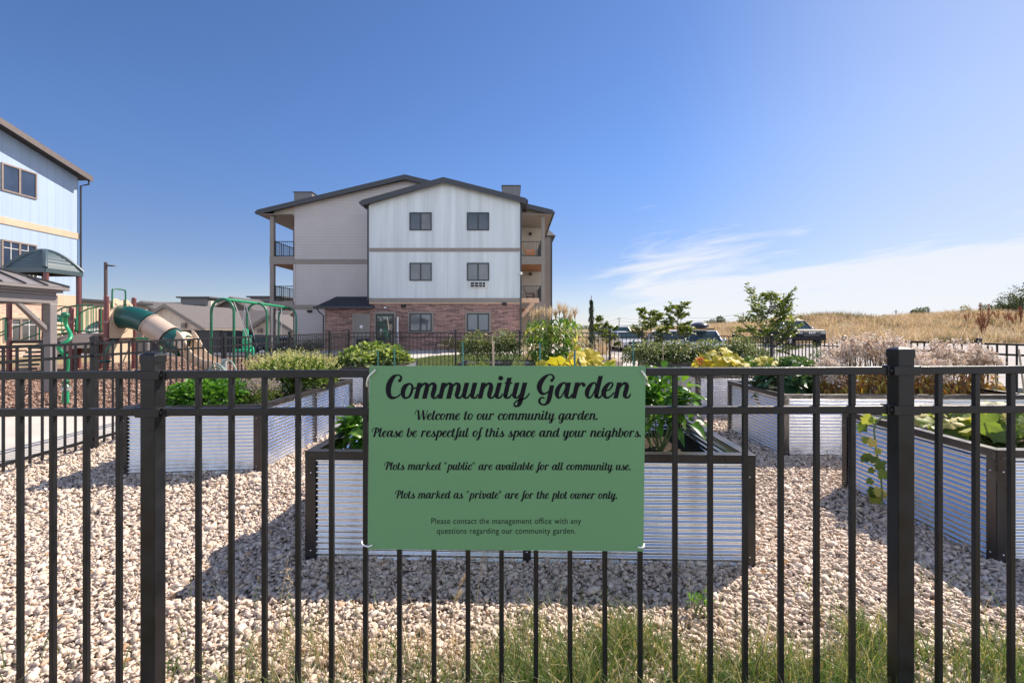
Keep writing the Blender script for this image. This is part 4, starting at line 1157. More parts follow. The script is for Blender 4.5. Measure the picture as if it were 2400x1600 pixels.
MB().box(bxx - .28, bxx + .28, 26.3, 26.86, 0.012, 0.66).build('bin_body', M_dark, bn, bevel=0.02)
MB().box(bxx - .30, bxx + .30, 26.28, 26.88, 0.661, 0.74).build('lid', M_fascia, bn, bevel=0.02)

# ================================================================== blue building on the left
LX = -22.6
M_blue = striped('pale_blue_siding', (0.35, 0.45, 0.60), 'Y', 0.405, 0.035, 0.72, 0.55, 0.3, 0.07, (2.2, 2.2, 0.15))
M_tan = mat('tan_trim', (0.55, 0.42, 0.30), 0.65, 0, 0.07, 3)
M_lbrick = brickmat('tan_red_brick', (0.52, 0.32, 0.24), (0.60, 0.45, 0.36), (0.52, 0.47, 0.42), 'Y', 0.24, 0.075)
bl = thing('apartment_building', 'pale blue apartment building with tan band at the left edge beside the playground', 'building', (LX, 20, -0.2))
yc = 24.45
def wallx(y0, y1, z0, z1, d, m, name):
    return MB().box(LX - 0.6, LX + d, y0, y1, z0, z1).build(name, m, bl)
ridge_y = yc - 9.2
def lroof(y): return 9.15 + 0.25 * (min(yc, 2 * ridge_y - y if y < ridge_y else yc) - (y if y > ridge_y else 2 * ridge_y - y) if False else (yc - y if y > ridge_y else y - (2 * ridge_y - yc)))
MB().prism([(LX, yc, 3.0), (LX, 2 * ridge_y - yc, 3.0), (LX, 2 * ridge_y - yc, 9.15), (LX, ridge_y, lroof(ridge_y)), (LX, yc, 9.15)], (-12, 0, 0)).build('gable_wall', M_blue, bl)
MB().box(LX - 12, LX, 2 * ridge_y - yc, yc, -0.6, 2.45).build('wall', M_lbrick, bl)
MB().box(LX - 12, LX + 0.04, 2 * ridge_y - yc, yc + 0.04, 2.451, 2.999).build('belt_board', M_tan, bl)
MB().box(LX - 12, LX + 0.035, 2 * ridge_y - yc, yc + 0.035, 5.95, 6.26).build('belt_board', M_tan, bl)
r = MB()
for s in (1, -1):
    y_e = ridge_y + s * (yc + 0.22 - ridge_y)
    ze = 9.15 - 0.25 * 0.22
    r.prism([(LX + 0.55, y_e, ze), (LX + 0.55, ridge_y, lroof(ridge_y)), (LX + 0.55, ridge_y, lroof(ridge_y) + .2), (LX + 0.55, y_e, ze + .2)], (-13, 0, 0))
lr = r.build('roof', M_roof, bl)
f = MB(); y_e = yc + 0.22; ze = 9.15 - 0.25 * 0.22
f.prism([(LX + 0.56, y_e, ze - 0.10), (LX + 0.56, ridge_y, lroof(ridge_y) - 0.10), (LX + 0.56, ridge_y, lroof(ridge_y) + .17), (LX + 0.56, y_e, ze + .17)], (0.03, 0, 0))
f.build('fascia', mat('brown_fascia', (0.13, 0.105, 0.10), 0.5), lr)
MB().box(LX - 12, LX + 0.5, yc + 0.22, yc + 0.34, ze, ze + 0.14).build('gutter', M_fascia, lr, bevel=0.02)
MB().tube([(LX + 0.3, yc + 0.28, ze), (LX + 0.3, yc + 0.28, ze - 0.2), (LX + 0.08, yc + 0.06, ze - 0.35), (LX + 0.08, yc + 0.06, 0)], 0.045, 6).build('downspout', M_fascia, lr)
M_lframe = mat('taupe_window_frame', (0.24, 0.19, 0.165), 0.5)
for y0, y1, z0, z1 in ((20.75, 22.3, 7.42, 8.66), (20.75, 22.3, 4.02, 5.26)):
    window(bl, y0, y1, z0, z1, LX, axis='Y', wallm=M_lframe, fr=0.07, grid=z0 < 5, glass=glassmat('blue_reflection_glass', (0.035, 0.055, 0.10), 0.03, 0.35))  # dark blue reflection of the upper panes put into the glass colour
window(bl, 20.8, 22.35, 0.66, 1.80, LX, axis='Y', wallm=M_lframe, fr=0.08, grid=True, trim=M_tan)
window(bl, 17.0, 18.6, 0.66, 1.80, LX, axis='Y', wallm=M_lframe, fr=0.08, grid=True, trim=M_tan)
a2 = MB().box(LX, LX + 0.15, 21.4, 22.25, 3.52, 3.90).build('air_conditioner', M_whitepaint, bl, bevel=0.02)
g = MB()
for i in range(4):
    for j in range(2): g.box(LX + .15, LX + .156, 21.47 + i * .19, 21.47 + i * .19 + .14, 3.58 + j * .15, 3.58 + j * .15 + .11)
g.build('grille', M_dark, a2)
# low tan porch with an arch at its far end
ph = MB()
py0, py1, pxx, zt = yc + 0.05, 29.5, LX - 0.3, 2.75
arc = [(pxx, py0 + 0.5, -0.4), (pxx, py0 + 0.5, 0.9)] + [(pxx, py0 + 2.3 - 1.8 * math.cos(math.pi * k / 12), 0.9 + 0.95 * math.sin(math.pi * k / 12)) for k in range(1, 12)] + [(pxx, py0 + 4.1, 0.9), (pxx, py0 + 4.1, -0.4)]
ph.prism([(pxx, py0, -0.4)] + arc + [(pxx, py1, -0.4), (pxx, py1, zt), (pxx, py0, zt)], (-0.4, 0, 0))
ph.build('porch_wall', M_tan, bl)
MB().box(pxx - 3, pxx - 0.41, py0, py1, -0.4, zt).build('porch_wall', mat('porch_grey_wall', (0.42, 0.42, 0.44), 0.7), bl)  # plain grey wall behind the arch
MB().box(pxx - 3, pxx + 0.2, py0 - .02, py1 + 0.2, zt, zt + 0.14).build('porch_roof', M_fascia, bl)
# ================================================================== playground
M_maroon = mat('maroon_post', (0.15, 0.045, 0.045), 0.4, 0, 0.1, 4)
M_pgreen = mat('green_powder_coat', (0.015, 0.27, 0.12), 0.35, 0, 0.08, 5)
M_dgreen = mat('dark_green_powder_coat', (0.012, 0.14, 0.075), 0.38, 0, 0.1, 5)
M_teal = mat('green_plastic', (0.009, 0.078, 0.068), 0.34, 0, 0.08, 3)
M_pbeige = mat('beige_plastic', (0.60, 0.47, 0.34), 0.42, 0, 0.05, 3)
M_ptaupe = mat('tan_plastic', (0.47, 0.37, 0.30), 0.42, 0, 0.05, 3)
M_hood = mat('slate_green_plastic', (0.055, 0.085, 0.10), 0.35, 0, 0.08, 3)
M_deck = mat('dark_deck', (0.035, 0.02, 0.02), 0.6)
pg = thing('playground_set', 'playground structure with slate arched roof, maroon posts, bridge and green tunnel slide', 'playground', (-13, 14.5, 0.006))
def post(x, y, z1, r=0.064, cap=True, m=M_maroon):
    o = MB().tube([(x, y, -0.05), (x, y, z1)], r, 14).build('post', m, pg, smooth=True)
    if cap: MB().ball((x, y, z1), r, r, r * .8, 12, 8).build('post_cap', m, o, smooth=True)
    for z in (1.0, 1.5):
        if z < z1: MB().lathe([(r + .012, z - .03), (r + .012, z + .03)], c=(x, y, 0), n=14).build('clamp', mat('clamp_metal', (0.22, 0.12, 0.12), 0.3, 0.4), o, smooth=True)
    return o
ax0, ay0, ax1, ay1 = -15.0, 14.0, -13.9, 15.05     # roofed deck
bx0_, by0_, bx1_, by1_ = -13.2, 14.0, -12.1, 15.02   # slide deck
for x in (ax0, ax1):
    for y in (ay0, ay1): post(x, y, 2.98, cap=False)
for y in (by0_, by1_): post(bx1_, y, 2.25)
for y in (by0_, by1_): post(bx0_ + 0.05, y, 1.9)
post(-13.55, 14.55, 1.15)
post(-16.0, 14.2, 2.2); 
MB().box(ax0, ax1, ay0, ay1, 0.86, 0.95).build('deck', M_deck, pg)
MB().box(bx0_, bx1_, by0_, by1_, 0.92, 1.01).build('deck', M_deck, pg)
# arched hip roof with ribs
cxr, cyr = (ax0 + ax1) / 2, (ay0 + ay1) / 2
vs, fs = [], []
hw = 0.61
def hood_z(u, v):
    m = max(abs(u), abs(v))
    k = max(0.0, 1 - m ** 1.75)
    rib = 0.016 * (1 if (int((1 - m) * 15) % 2 == 0 and 0.12 < m < 0.92 and abs(abs(u) - abs(v)) > 0.08) else 0)
    return 3.10 + 0.60 * k + rib
NN = 64
hood = MB().grid(np.linspace(cxr - hw, cxr + hw, NN), np.linspace(cyr - hw, cyr + hw, NN), lambda x, y: hood_z((x - cxr) / hw, (y - cyr) / hw)).build('roof', M_hood, pg, smooth=True, ang=30, fix=False)
sk = MB()
for a, b in (((-1, -1), (1, -1)), ((1, -1), (1, 1)), ((1, 1), (-1, 1)), ((-1, 1), (-1, -1))):
    p, q_ = (cxr + a[0] * hw, cyr + a[1] * hw), (cxr + b[0] * hw, cyr + b[1] * hw)
    sk.bar((p[0], p[1], 3.04), (q_[0], q_[1], 3.04), 0.03, 0.13)
sk.build('roof_skirt', M_hood, hood)
for sx in (-1, 1):
    for sy in (-1, 1):
        pts = [(cxr + sx * hw * t, cyr + sy * hw * t, hood_z(sx * t, sy * t) + 0.012) for t in np.linspace(0, 1, 14)]
        MB().tube(pts, 0.06, 10).build('roof_rib', M_hood, hood, smooth=True)
# green panels on the roofed deck (facing +X), with tic-tac-toe rollers
def panel_x(x, y0, y1, z0, z1, m, name, scallop=True, hole=None):
    """upright plastic panel in a plane of constant X with a scalloped top"""
    n = 24; top = []
    for i in range(n + 1):
        t = i / n
        bump = (0.10 * abs(math.sin(math.pi * t * 2)) + 0.10 * math.sin(math.pi * t)) if scallop else 0
        top.append((x, y0 + (y1 - y0) * t, z1 - 0.16 + bump))
    mb = MB().prism([(x, y0, z0)] + [(x, y1, z0)] + top[::-1], (0.05, 0, 0))
    o = mb.build(name, m, pg, bevel=0.008)
    for t, zz, r_ in ((0.30, -0.13, .05), (0.5, -0.2, .03), (0.70, -0.13, .05), (0.16, -0.2, .03), (0.84, -0.2, .03)):
        MB().ball((x + 0.055, y0 + (y1 - y0) * t, z1 + zz), 0.02, r_, r_, 10, 6).build('knob', m, o, smooth=True)
    return o
gp_ = panel_x(ax1 - 0.02, ay0 + 0.08, ay1 - 0.08, 0.35, 1.72, M_teal, 'panel')
for j in range(3):
    for k in range(4):
        MB().tube([(ax1 + 0.07, ay0 + 0.16 + j * .22, 1.0 + k * .13 + .055), (ax1 + 0.07, ay0 + 0.35 + j * .22, 1.0 + k * .13 + .055)], 0.055, 10).build('roller', M_pbeige, gp_, smooth=True)
# bench counter below and dark climber steps
MB().prism([(ax1 + 0.05, ay0 - 0.4, 0.78), (ax1 + 0.05, ay1 - 0.3, 0.78), (ax1 + 0.45, ay1 - 0.3, 0.86), (ax1 + 0.45, ay0 - 0.4, 0.86)], (0, 0, 0.06)).build('counter', M_hood, pg)
for k in range(6):
    MB().box(ax0 + 0.7, ax1 - 0.05, ay0 - 0.5 + k * .07, ay0 - 0.2 + k * .07, 0.10 + k * 0.12, 0.16 + k * 0.12).build('step', M_hood, pg, bevel=0.01)
# beige slide panel and tunnel slide
sp_o = panel_x(bx1_ - 0.03, by0_ + 0.06, by1_ - 0.06, 1.01, 2.2, M_pbeige, 'panel')
path = spline([(-12.1, 14.52, 1.66), (-11.75, 14.50, 1.64), (-11.3, 14.47, 1.50), (-10.8, 14.42, 1.22), (-10.35, 14.38, 0.94), (-10.0, 14.35, 0.76)], 8)
def seg_tube(a, b, r, m, name='tunnel', flange=True):
    pts = [tuple(p) for p in path[a:b]]
    o = MB().tube(pts, r, 28, cap=False).build(name, m, pg, smooth=True)
    if flange:
        for e in (0, -1):
            p = Vector(pts[e]); d = (Vector(pts[1]) - Vector(pts[0])) if e == 0 else (Vector(pts[-1]) - Vector(pts[-2]))
            d.normalize()
            MB().tube([p - d * 0.02, p + d * 0.02], r + 0.025, 28, cap=False).build('flange', m, o, smooth=True)
    return o
seg_tube(0, 19, 0.345, M_teal); seg_tube(19, 30, 0.350, M_ptaupe); seg_tube(30, 41, 0.345, M_teal, flange=False)
MB().tube([(-12.02, 14.52, 1.66), (-11.98, 14.52, 1.66)], 0.42, 28, cap=False).build('flange', M_pbeige, sp_o, smooth=True)
# slide exit: hood and open chute
ex = spline([(-10.02, 14.35, 0.78), (-9.75, 14.33, 0.62), (-9.45, 14.30, 0.42), (-9.15, 14.27, 0.28), (-8.85, 14.25, 0.24)], 6)
n = len(ex); vs, fs = [], []
K = 16
for i, p in enumerate(ex):
    t = i / (n - 1)
    hgt = 0.37 * (1 - sm((t - 0.05) / 0.45)) + 0.16
    for k in range(K + 1):
        a = math.pi * (k / K)                       # trough open upwards
        vs.append((p[0], p[1] - 0.36 * math.cos(a), p[2] - 0.30 * math.sin(a) * (0.75 + .25 * (1 - t)) + (hgt * abs(math.cos(a)) ** 3) - 0.06))
for i in range(n - 1):
    for k in range(K):
        a = i * (K + 1) + k
        fs.append((a, a + 1, a + K + 2, a + K + 1))
ch = MB().add(vs, fs).build('slide_chute', M_pbeige, pg, smooth=True, fix=False)
sol = ch.modifiers.new('solid', 'SOLIDIFY'); sol.thickness = 0.04
hdp = [tuple(p) for p in ex[:8]]
vs, fs = [], []
for i, p in enumerate(hdp):
    rr = 0.37 + 0.05 * (i / 7) ** 2 + (0.03 if i % 3 == 1 else 0)
    for k in range(K + 1):
        a = math.pi * k / K
        vs.append((p[0] - 0.10 * math.sin(a) * (1 if i > 3 else 0.5), p[1] - rr * math.cos(a), p[2] + 0.02 + rr * math.sin(a) * (1 - 0.25 * i / 7)))
for i in range(len(hdp) - 1):
    for k in range(K):
        a = i * (K + 1) + k
        fs.append((a, a + 1, a + K + 2, a + K + 1))
hh = MB().add(vs, fs).build('slide_hood', M_pbeige, pg, smooth=True, fix=False)
hh.modifiers.new('solid', 'SOLIDIFY').thickness = 0.05
MB().tube([(-9.0, 14.26, 0.1), (-9.0, 14.26, 0.0)], 0.06, 10).build('slide_foot', M_maroon, pg)
# bridge between the decks with green bars
for y in (ay0 + 0.12, ay1 - 0.12):
    top = [(-13.86, y, 1.72), (-13.5, y, 1.93), (-13.1, y, 2.0), (-12.6, y, 2.0)]
    bot = [(-13.86, y, 1.02), (-13.5, y, 1.16), (-13.1, y, 1.24), (-12.6, y, 1.20)]
    b = MB(); b.tube(top, 0.022, 8); b.tube(bot, 0.022, 8)
    bo = b.build('bridge_rail', M_dgreen, pg, smooth=True)
    for i in range(9):
        t = i / 8; x = -13.86 + 1.26 * t
        zt_ = interp(x, [p[0] for p in top], [p[2] for p in top]); zb_ = interp(x, [p[0] for p in bot], [p[2] for p in bot])
        MB().tube([(x, y, zb_), (x, y, zt_)], 0.013, 6).build('baluster', M_pgreen, bo)
xsb = np.linspace(-13.86, -12.55, 12)
MB().grid(xsb, [ay0 + .1, ay1 - .1], lambda x, y: 1.0 + 0.16 * math.sin(math.pi * (x + 13.86) / 1.9)).build('bridge_deck', M_ptaupe, pg, smooth=True).modifiers.new('s', 'SOLIDIFY').thickness = 0.08
for y in (ay0 - .03, ay1 + .03):
    MB().prism([(-13.9, y, 0.55)] + [(-13.9 + 1.4 * t, y, 0.72 + 0.42 * math.sin(math.pi * t * .62)) for t in np.linspace(0, 1, 10)] + [(-12.5, y, 0.85), (-12.6, y, 0.72), (-13.0, y, 0.72), (-13.6, y, 0.5)], (0, 0.05, 0)).build('bridge_side', M_ptaupe, pg)
# hoop above the slide panel, side climber with step
MB().tube(spline([(-12.05, 14.15, 1.9), (-12.05, 14.15, 2.42), (-12.05, 14.22, 2.5), (-12.05, 14.56, 2.5), (-12.05, 14.63, 2.42), (-12.05, 14.63, 1.9)], 5), 0.022, 8).build('hoop', M_dgreen, pg, smooth=True)
MB().tube(spline([(-12.05, 15.0, 0.98), (-11.6, 15.05, 0.98), (-11.35, 15.1, 0.92), (-11.3, 15.1, 0.8), (-11.3, 15.1, 0.0)], 5), 0.03, 8).build('climber_pipe', M_pgreen, pg, smooth=True)
cs = MB().tube(spline([(-11.85, 13.95, 0.95), (-11.75, 13.7, 0.8), (-11.8, 13.6, 0.5), (-11.8, 13.6, 0.0)], 5), 0.03, 8).build('climber_pipe', M_dgreen, pg, smooth=True)
MB().ball((-11.8, 13.6, 0.35), .16, .16, .05, 12, 6).build('step', M_teal, cs, smooth=True)
# stairs on the far left with green handrails, overhead bar
for y in (13.9, 14.9):
    hr = MB(); hr.tube([(-15.0, y, 1.62), (-16.8, y, 0.98)], 0.022, 8); hr.tube([(-15.0, y, 1.15), (-16.8, y, 0.5)], 0.02, 8)
    for t in (0.0, 0.55, 1.0): hr.tube([(-15.0 - 1.8 * t, y, 1.62 - 0.64 * t), (-15.0 - 1.8 * t, y, 0.95 - 0.75 * t)], 0.022, 8)
    hr.build('handrail', M_dgreen, pg, smooth=True)
for k in range(5):
    MB().box(-15.35 - .36 * k, -15.0 - .36 * k, 13.95, 14.85, 0.76 - .17 * k, 0.80 - .17 * k).build('step', M_deck, pg)
MB().tube([(-17.2, 13.6, 2.24), (-15.4, 14.0, 2.20), (-13.95, 14.3, 2.12)], 0.04, 10).build('overhead_bar', M_pgreen, pg, smooth=True)
# low beige play panel between the posts, under the slide deck
MB().box(bx1_ - 0.04, bx1_ + 0.01, by0_ + .1, by1_ - .1, 0.25, 0.88).build('panel', M_pbeige, pg, bevel=0.02)
# separate twisting climbing pole nearer the walkway
cp_ = thing('climbing_pole', 'bright green twisting climbing pole with a ball top in front of the gazebo post', 'climbing pole', (ax(154, 8.1), 8.1, 0.006))
cpts = [(153, 741), (153, 748), (154, 760), (160, 773), (166, 786), (161, 797), (146, 806), (137, 813), (143, 823), (153, 834), (158, 845), (157, 869), (154, 900), (154, 947)]
MB().tube(spline([tuple(at(px, py, 8.1 + 0.12 * math.sin(i * .7))) for i, (px, py) in enumerate(cpts)], 5), 0.030, 12).build('pole', M_pgreen, cp_, smooth=True)
MB().ball(tuple(at(153, 738, 8.1)), 0.062, 0.062, 0.052, 14, 10).build('knob', M_dgreen, cp_, smooth=True)
pb_ = at(154, 910, 8.1)
MB().lathe([(0.048, -0.03), (0.048, 0.20)], c=(pb_.x, pb_.y, 0.02), n=14).build('sleeve', M_pgreen, cp_, smooth=True)
MB().lathe([(0.07, 0), (0.07, 0.05)], c=(pb_.x, pb_.y, 0.24), n=14).build('collar', mat('collar_metal', (.4, .4, .42), .4, .6), cp_, smooth=True)
MB().lathe([(0.06, 0), (0.035, 0.04), (0.06, 0.09)], c=(pb_.x, pb_.y, 0.30), n=14).build('collar', M_dgreen, cp_, smooth=True)

# ---- gazebo at the left edge
M_gaz = mat('grey_gazebo_metal', (0.215, 0.195, 0.195), 0.45, 0.1, 0.06, 3)
M_gazroof = striped('grey_standing_seam', (0.20, 0.185, 0.185), 'Y', 0.42, 0.07, 0.25, 0.45, 0.8, 0.05)
gz_ = thing('gazebo', 'grey metal gazebo with standing seam roof at the left edge', 'gazebo', (-11.0, 7.4, 0.004))
gx_, gy1_, gy0_ = -9.27, 9.42, 5.6
for x in (gx_, gx_ - 3.6):
    for y in (gy1_, gy0_):
        MB().box(x - .075, x + .075, y - .075, y + .075, 0, 1.80).build('post', M_gaz, gz_, bevel=0.012)
bm_ = MB()
for x in (gx_, gx_ - 3.6): bm_.bar((x, gy0_ - .1, 1.88), (x, gy1_ + .1, 1.88), 0.12, 0.17)
for y in (gy0_, gy1_): bm_.bar((gx_ - 3.54, y, 1.88), (gx_ - .06, y, 1.88), 0.12, 0.165)
bm_.build('beam', M_gaz, gz_, bevel=0.01)
ev = MB()
e0x, e1x, e0y, e1y = gx_ - 3.76, gx_ + 0.16, gy0_ - .16, gy1_ + .16
for k, (dz0, dz1, off) in enumerate(((1.965, 2.02, 0.18), (2.02, 2.07, 0.25), (2.07, 2.12, 0.32))):
    w = off - 0.3
    ev.bar((e1x + w, e0y - w, (dz0 + dz1) / 2), (e1x + w, e1y + w, (dz0 + dz1) / 2), 0.10, dz1 - dz0)
    ev.bar((e0x - w, e1y + w, (dz0 + dz1) / 2), (e1x + w, e1y + w, (dz0 + dz1) / 2), 0.10, dz1 - dz0 - .002)
    ev.bar((e0x - w, e0y - w, (dz0 + dz1) / 2), (e1x + w, e0y - w, (dz0 + dz1) / 2), 0.10, dz1 - dz0 - .002)
ev.build('cornice', M_gaz, gz_, bevel=0.006)
cxg, cyg = (e0x + e1x) / 2, (e0y + e1y) / 2
rf = MB().add([(e0x, e0y, 2.13), (e1x + .05, e0y, 2.13), (e1x + .05, e1y + .05, 2.13), (e0x, e1y + .05, 2.13), (cxg, cyg, 3.0)], [(0, 1, 4), (1, 2, 4), (2, 3, 4), (3, 0, 4), (0, 3, 2, 1)])
rfo = rf.build('roof', M_gazroof, gz_)
M_seam = mat('dark_seam', (0.035, 0.033, 0.036), 0.4)
for i in range(1, 10):                       # standing seams on the slope facing the garden
    y = e0y + (e1y - e0y) * i / 10
    t = 1 - abs(y - cyg) / (e1y - cyg)
    p = Vector((e1x + .04, y, 2.135)); ap = Vector((cxg, cyg, 3.005))
    q_ = Vector((e1x + .04 + (cxg - e1x) * t, y, 2.135 + 0.87 * t))
    if t > 0.02: MB().bar(p, q_, 0.028, 0.05).build('seam', M_seam, rfo)
for cx_, cy_ in ((e1x, e1y), (e1x, e0y)):
    MB().bar((cx_ + .04, cy_ + (.04 if cy_ == e1y else 0), 2.14), (cxg, cyg, 3.01), 0.05, 0.06).build('hip_cap', M_seam, rfo)
for y, s in ((gy1_, -1), (gy0_, 1)):
    MB().bar((gx_, y, 1.22), (gx_, y + s * 0.66, 1.82), 0.07, 0.075, up=Vector((1, 0, 0))).build('brace', M_gaz, gz_, bevel=0.006)
MB().bar((gx_ - 0.05, gy1_, 1.22), (gx_ - .66, gy1_, 1.82), 0.07, 0.075, up=Vector((0, 1, 0))).build('brace', M_gaz, gz_, bevel=0.006)

# ---- swing set
sw = thing('swing_set', 'green arched swing set with two bays beside the apartment building', 'swing set', (-10.6, 19.5, 0.006))
arches = [(-10.36, 16.8, 0.405), (-10.65, 19.6, 0.415), (-11.2, 23.4, 0.44)]
ztop = 2.36
for cx_, cy_, hw_ in arches:
    pts = [(cx_ - hw_, cy_, -0.02), (cx_ - hw_, cy_, ztop - hw_ * 1.15)]
    pts += [(cx_ - hw_ * math.cos(math.pi * k / 10), cy_, ztop - hw_ * 1.15 + hw_ * 1.15 * math.sin(math.pi * k / 10)) for k in range(1, 10)]
    pts += [(cx_ + hw_, cy_, ztop - hw_ * 1.15), (cx_ + hw_, cy_, -0.02)]
    MB().tube(pts, 0.045, 12).build('arch', M_dgreen, sw, smooth=True)
MB().tube([(a[0], a[1], ztop) for a in arches], 0.05, 12).build('top_beam', M_pgreen, sw, smooth=True)
M_chain = mat('chain', (0.55, 0.55, 0.55), 0.35, 0.8)
def on_beam(i, t): 
    a, b = Vector((arches[i][0], arches[i][1], ztop)), Vector((arches[i + 1][0], arches[i + 1][1], ztop))
    return a + (b - a) * t
def chain(p, q_, par):
    MB().tube([p, q_], 0.012, 6).build('chain', M_chain, par)
# bucket seat for small children
bp = on_beam(0, 0.5)
sx, sy = bp.x + 0.25, bp.y - 0.1
bs_ = MB()
bs_.prism([(sx - .24, sy + .10, 0.45), (sx - .24, sy + .18, 1.25), (sx - .15, sy + .18, 1.32), (sx + .0, sy + .12, 1.25), (sx + .04, sy + .08, 0.45)], (0.0, 0.07, 0))
bs_.box(sx - .24, sx + .28, sy - .35, sy + .1, 0.42, 0.52)
bso = bs_.build('swing_seat', mat('bright_green_plastic', (0.02, 0.50, 0.24), 0.35), sw, bevel=0.03)
MB().prism([(sx + .05, sy + .04, 0.62), (sx + .1, sy + .1, 1.05), (sx + .18, sy + .1, 1.0), (sx + .2, sy + .05, 0.55)], (0, 0.06, 0)).build('seat_wing', mat('bright_green_plastic', (0, 0, 0)), bso, bevel=0.02)
MB().tube(spline([(sx + .25, sy - .3, .47), (sx + .38, sy - .32, .62), (sx + .44, sy - .32, .48), (sx + .40, sy - .32, .28)], 5), 0.05, 8).build('seat_wing', mat('bright_green_plastic', (0, 0, 0)), bso, smooth=True)
chain(on_beam(0, .28), (sx + .22, sy + .05, .66), bso); chain(on_beam(0, .28), (sx + .30, sy - .2, .55), bso)
chain(on_beam(0, .62), (sx - .2, sy + .12, 1.25), bso); chain(on_beam(0, .62), (sx + .30, sy + .2, .65), bso)
# belt swing
b0, b1 = on_beam(1, .28), on_beam(1, .45)
bt = MB().tube([(b0.x, b0.y, .55), ((b0.x + b1.x) / 2, (b0.y + b1.y) / 2, .45), (b1.x, b1.y, .55)], .05, 8).build('swing_seat', M_dark, sw, smooth=True)
chain(b0, (b0.x, b0.y, .55), bt); chain(b1, (b1.x, b1.y, .55), bt)
b0, b1 = on_beam(1, .62), on_beam(1, .78)
bt = MB().tube([(b0.x, b0.y, .55), ((b0.x + b1.x) / 2, (b0.y + b1.y) / 2, .45), (b1.x, b1.y, .55)], .05, 8).build('swing_seat', M_dark, sw, smooth=True)
chain(b0, (b0.x, b0.y, .55), bt); chain(b1, (b1.x, b1.y, .55), bt)

# ---- light pole
lp_ = thing('light_pole', 'tall brown parking lot light pole rising behind the playground', 'lamp post', (ax(248, 40), 40, gz(-34, 40)))
MB().box(ax(248, 40) - .085, ax(248, 40) + .085, 39.9, 40.08, gz(-34, 40), 6.95).build('pole', mat('dark_brown_pole', (0.07, 0.035, 0.032), 0.5), lp_)
MB().box(ax(248, 40) + .08, ax(256, 40), 39.95, 40.03, 6.62, 6.74).build('arm', M_fascia, lp_)
MB().box(ax(254, 40), ax(268, 40), 39.85, 40.15, 6.60, 6.70).build('lamp_head', M_fascia, lp_, bevel=0.03)
# ================================================================== foliage builders
def unit(a): return a / np.maximum(np.linalg.norm(a, axis=-1, keepdims=True), 1e-9)
def leaf_geo(P, D, L, Wd, fold=0.25, droop=0.25, roll=0.6):
    """pointed leaves, 8 triangles each; P (n,3) bases, D (n,3) axes, L and Wd (n,) sizes"""
    n = len(P); D = unit(D)
    up = np.array([0, 0, 1.0]) + rng.normal(0, roll * 0.5, (n, 3))
    Sd = unit(np.cross(D, up)); N = np.cross(Sd, D)
    L = L[:, None]; Wd = Wd[:, None]
    z = np.array([0, 0, 1.0])
    def c(t): return P + D * L * t - z * droop * L * t * t
    C1, C2, T = c(0.3), c(0.65), c(1.0)
    V = np.stack([P, C1 + Sd * Wd * .46 + N * Wd * fold, C1, C1 - Sd * Wd * .46 + N * Wd * fold,
                  C2 + Sd * Wd * .40 + N * Wd * fold * .8, C2, C2 - Sd * Wd * .40 + N * Wd * fold * .8, T], 1)
    f = np.array([(0, 2, 1), (0, 3, 2), (1, 2, 5), (1, 5, 4), (2, 3, 6), (2, 6, 5), (4, 5, 7), (5, 6, 7)])
    return V.reshape(-1, 3), (f[None] + 8 * np.arange(n)[:, None, None]).reshape(-1, 3)
def leaf_small(P, D, L, Wd, droop=0.15):
    n = len(P); D = unit(D); up = np.array([0, 0, 1.0]) + rng.normal(0, 0.5, (n, 3))
    Sd = unit(np.cross(D, up)); N = np.cross(Sd, D); L = L[:, None]; Wd = Wd[:, None]
    M = P + D * L * .5
    V = np.stack([P, M + Sd * Wd * .5 + N * Wd * .2, P + D * L - np.array([0, 0, 1.0]) * droop * L, M - Sd * Wd * .5 + N * Wd * .2], 1)
    f = np.array([(0, 3, 2), (0, 2, 1)])
    return V.reshape(-1, 3), (f[None] + 4 * np.arange(n)[:, None, None]).reshape(-1, 3)
def lobed_geo(P, N, rad, lobes=5, depth=0.28, cup=0.25):
    """big palmate leaves as fans; N = facing"""
    n = len(P); N = unit(N)
    S1 = unit(np.cross(N, np.array([0.3, 0.1, 1.0]) + rng.normal(0, .3, (n, 3)))); S2 = np.cross(N, S1)
    K = 30; a = np.linspace(0, math.tau, K, endpoint=False)
    prof = 1 - depth * (0.5 + 0.5 * np.cos(a * lobes + math.pi)) ** 1.4 + 0.04 * np.cos(a * 15)
    prof[0] *= 0.45
    ph = rng.uniform(0.85, 1.15, (n, K)) ** 0.7
    r_ = rad[:, None] * prof[None] * ph
    wave = cup * r_ ** 2 / rad[:, None] + rad[:, None] * 0.10 * np.sin(a[None] * lobes + rng.uniform(0, 6, (n, 1)))
    V = P[:, None] + S1[:, None] * (r_ * np.cos(a))[:, :, None] + S2[:, None] * (r_ * np.sin(a))[:, :, None] - N[:, None] * wave[:, :, None]
    V = np.concatenate([P[:, None], V], 1)
    f = np.array([(0, 1 + i, 1 + (i + 1) % K) for i in range(K)])
    return V.reshape(-1, 3), (f[None] + (K + 1) * np.arange(n)[:, None, None]).reshape(-1, 3)
def ell(n, c, r, shell=0.45, bottom=-1.0):
    d = unit(rng.normal(size=(n, 3)))
    d[:, 2] = np.where(d[:, 2] < bottom, -d[:, 2] * 0.5, d[:, 2])
    rr = rng.uniform(0, 1, (n, 1)) ** shell
    return np.array(c) + d * rr * np.array(r), d
def stems(base, tips, r0, r1, curve=0.1, n=5, seg=5):
    mb = MB()
    for b, t in zip(base, tips):
        b, t = np.array(b, float), np.array(t, float)
        k = rng.normal(0, curve, 3) * np.linalg.norm(t - b)
        pts = [tuple(b + (t - b) * s + k * math.sin(math.pi * s)) for s in np.linspace(0, 1, seg)]
        mb.tube(pts, [r0 + (r1 - r0) * s for s in np.linspace(0, 1, seg)], n)
    return mb
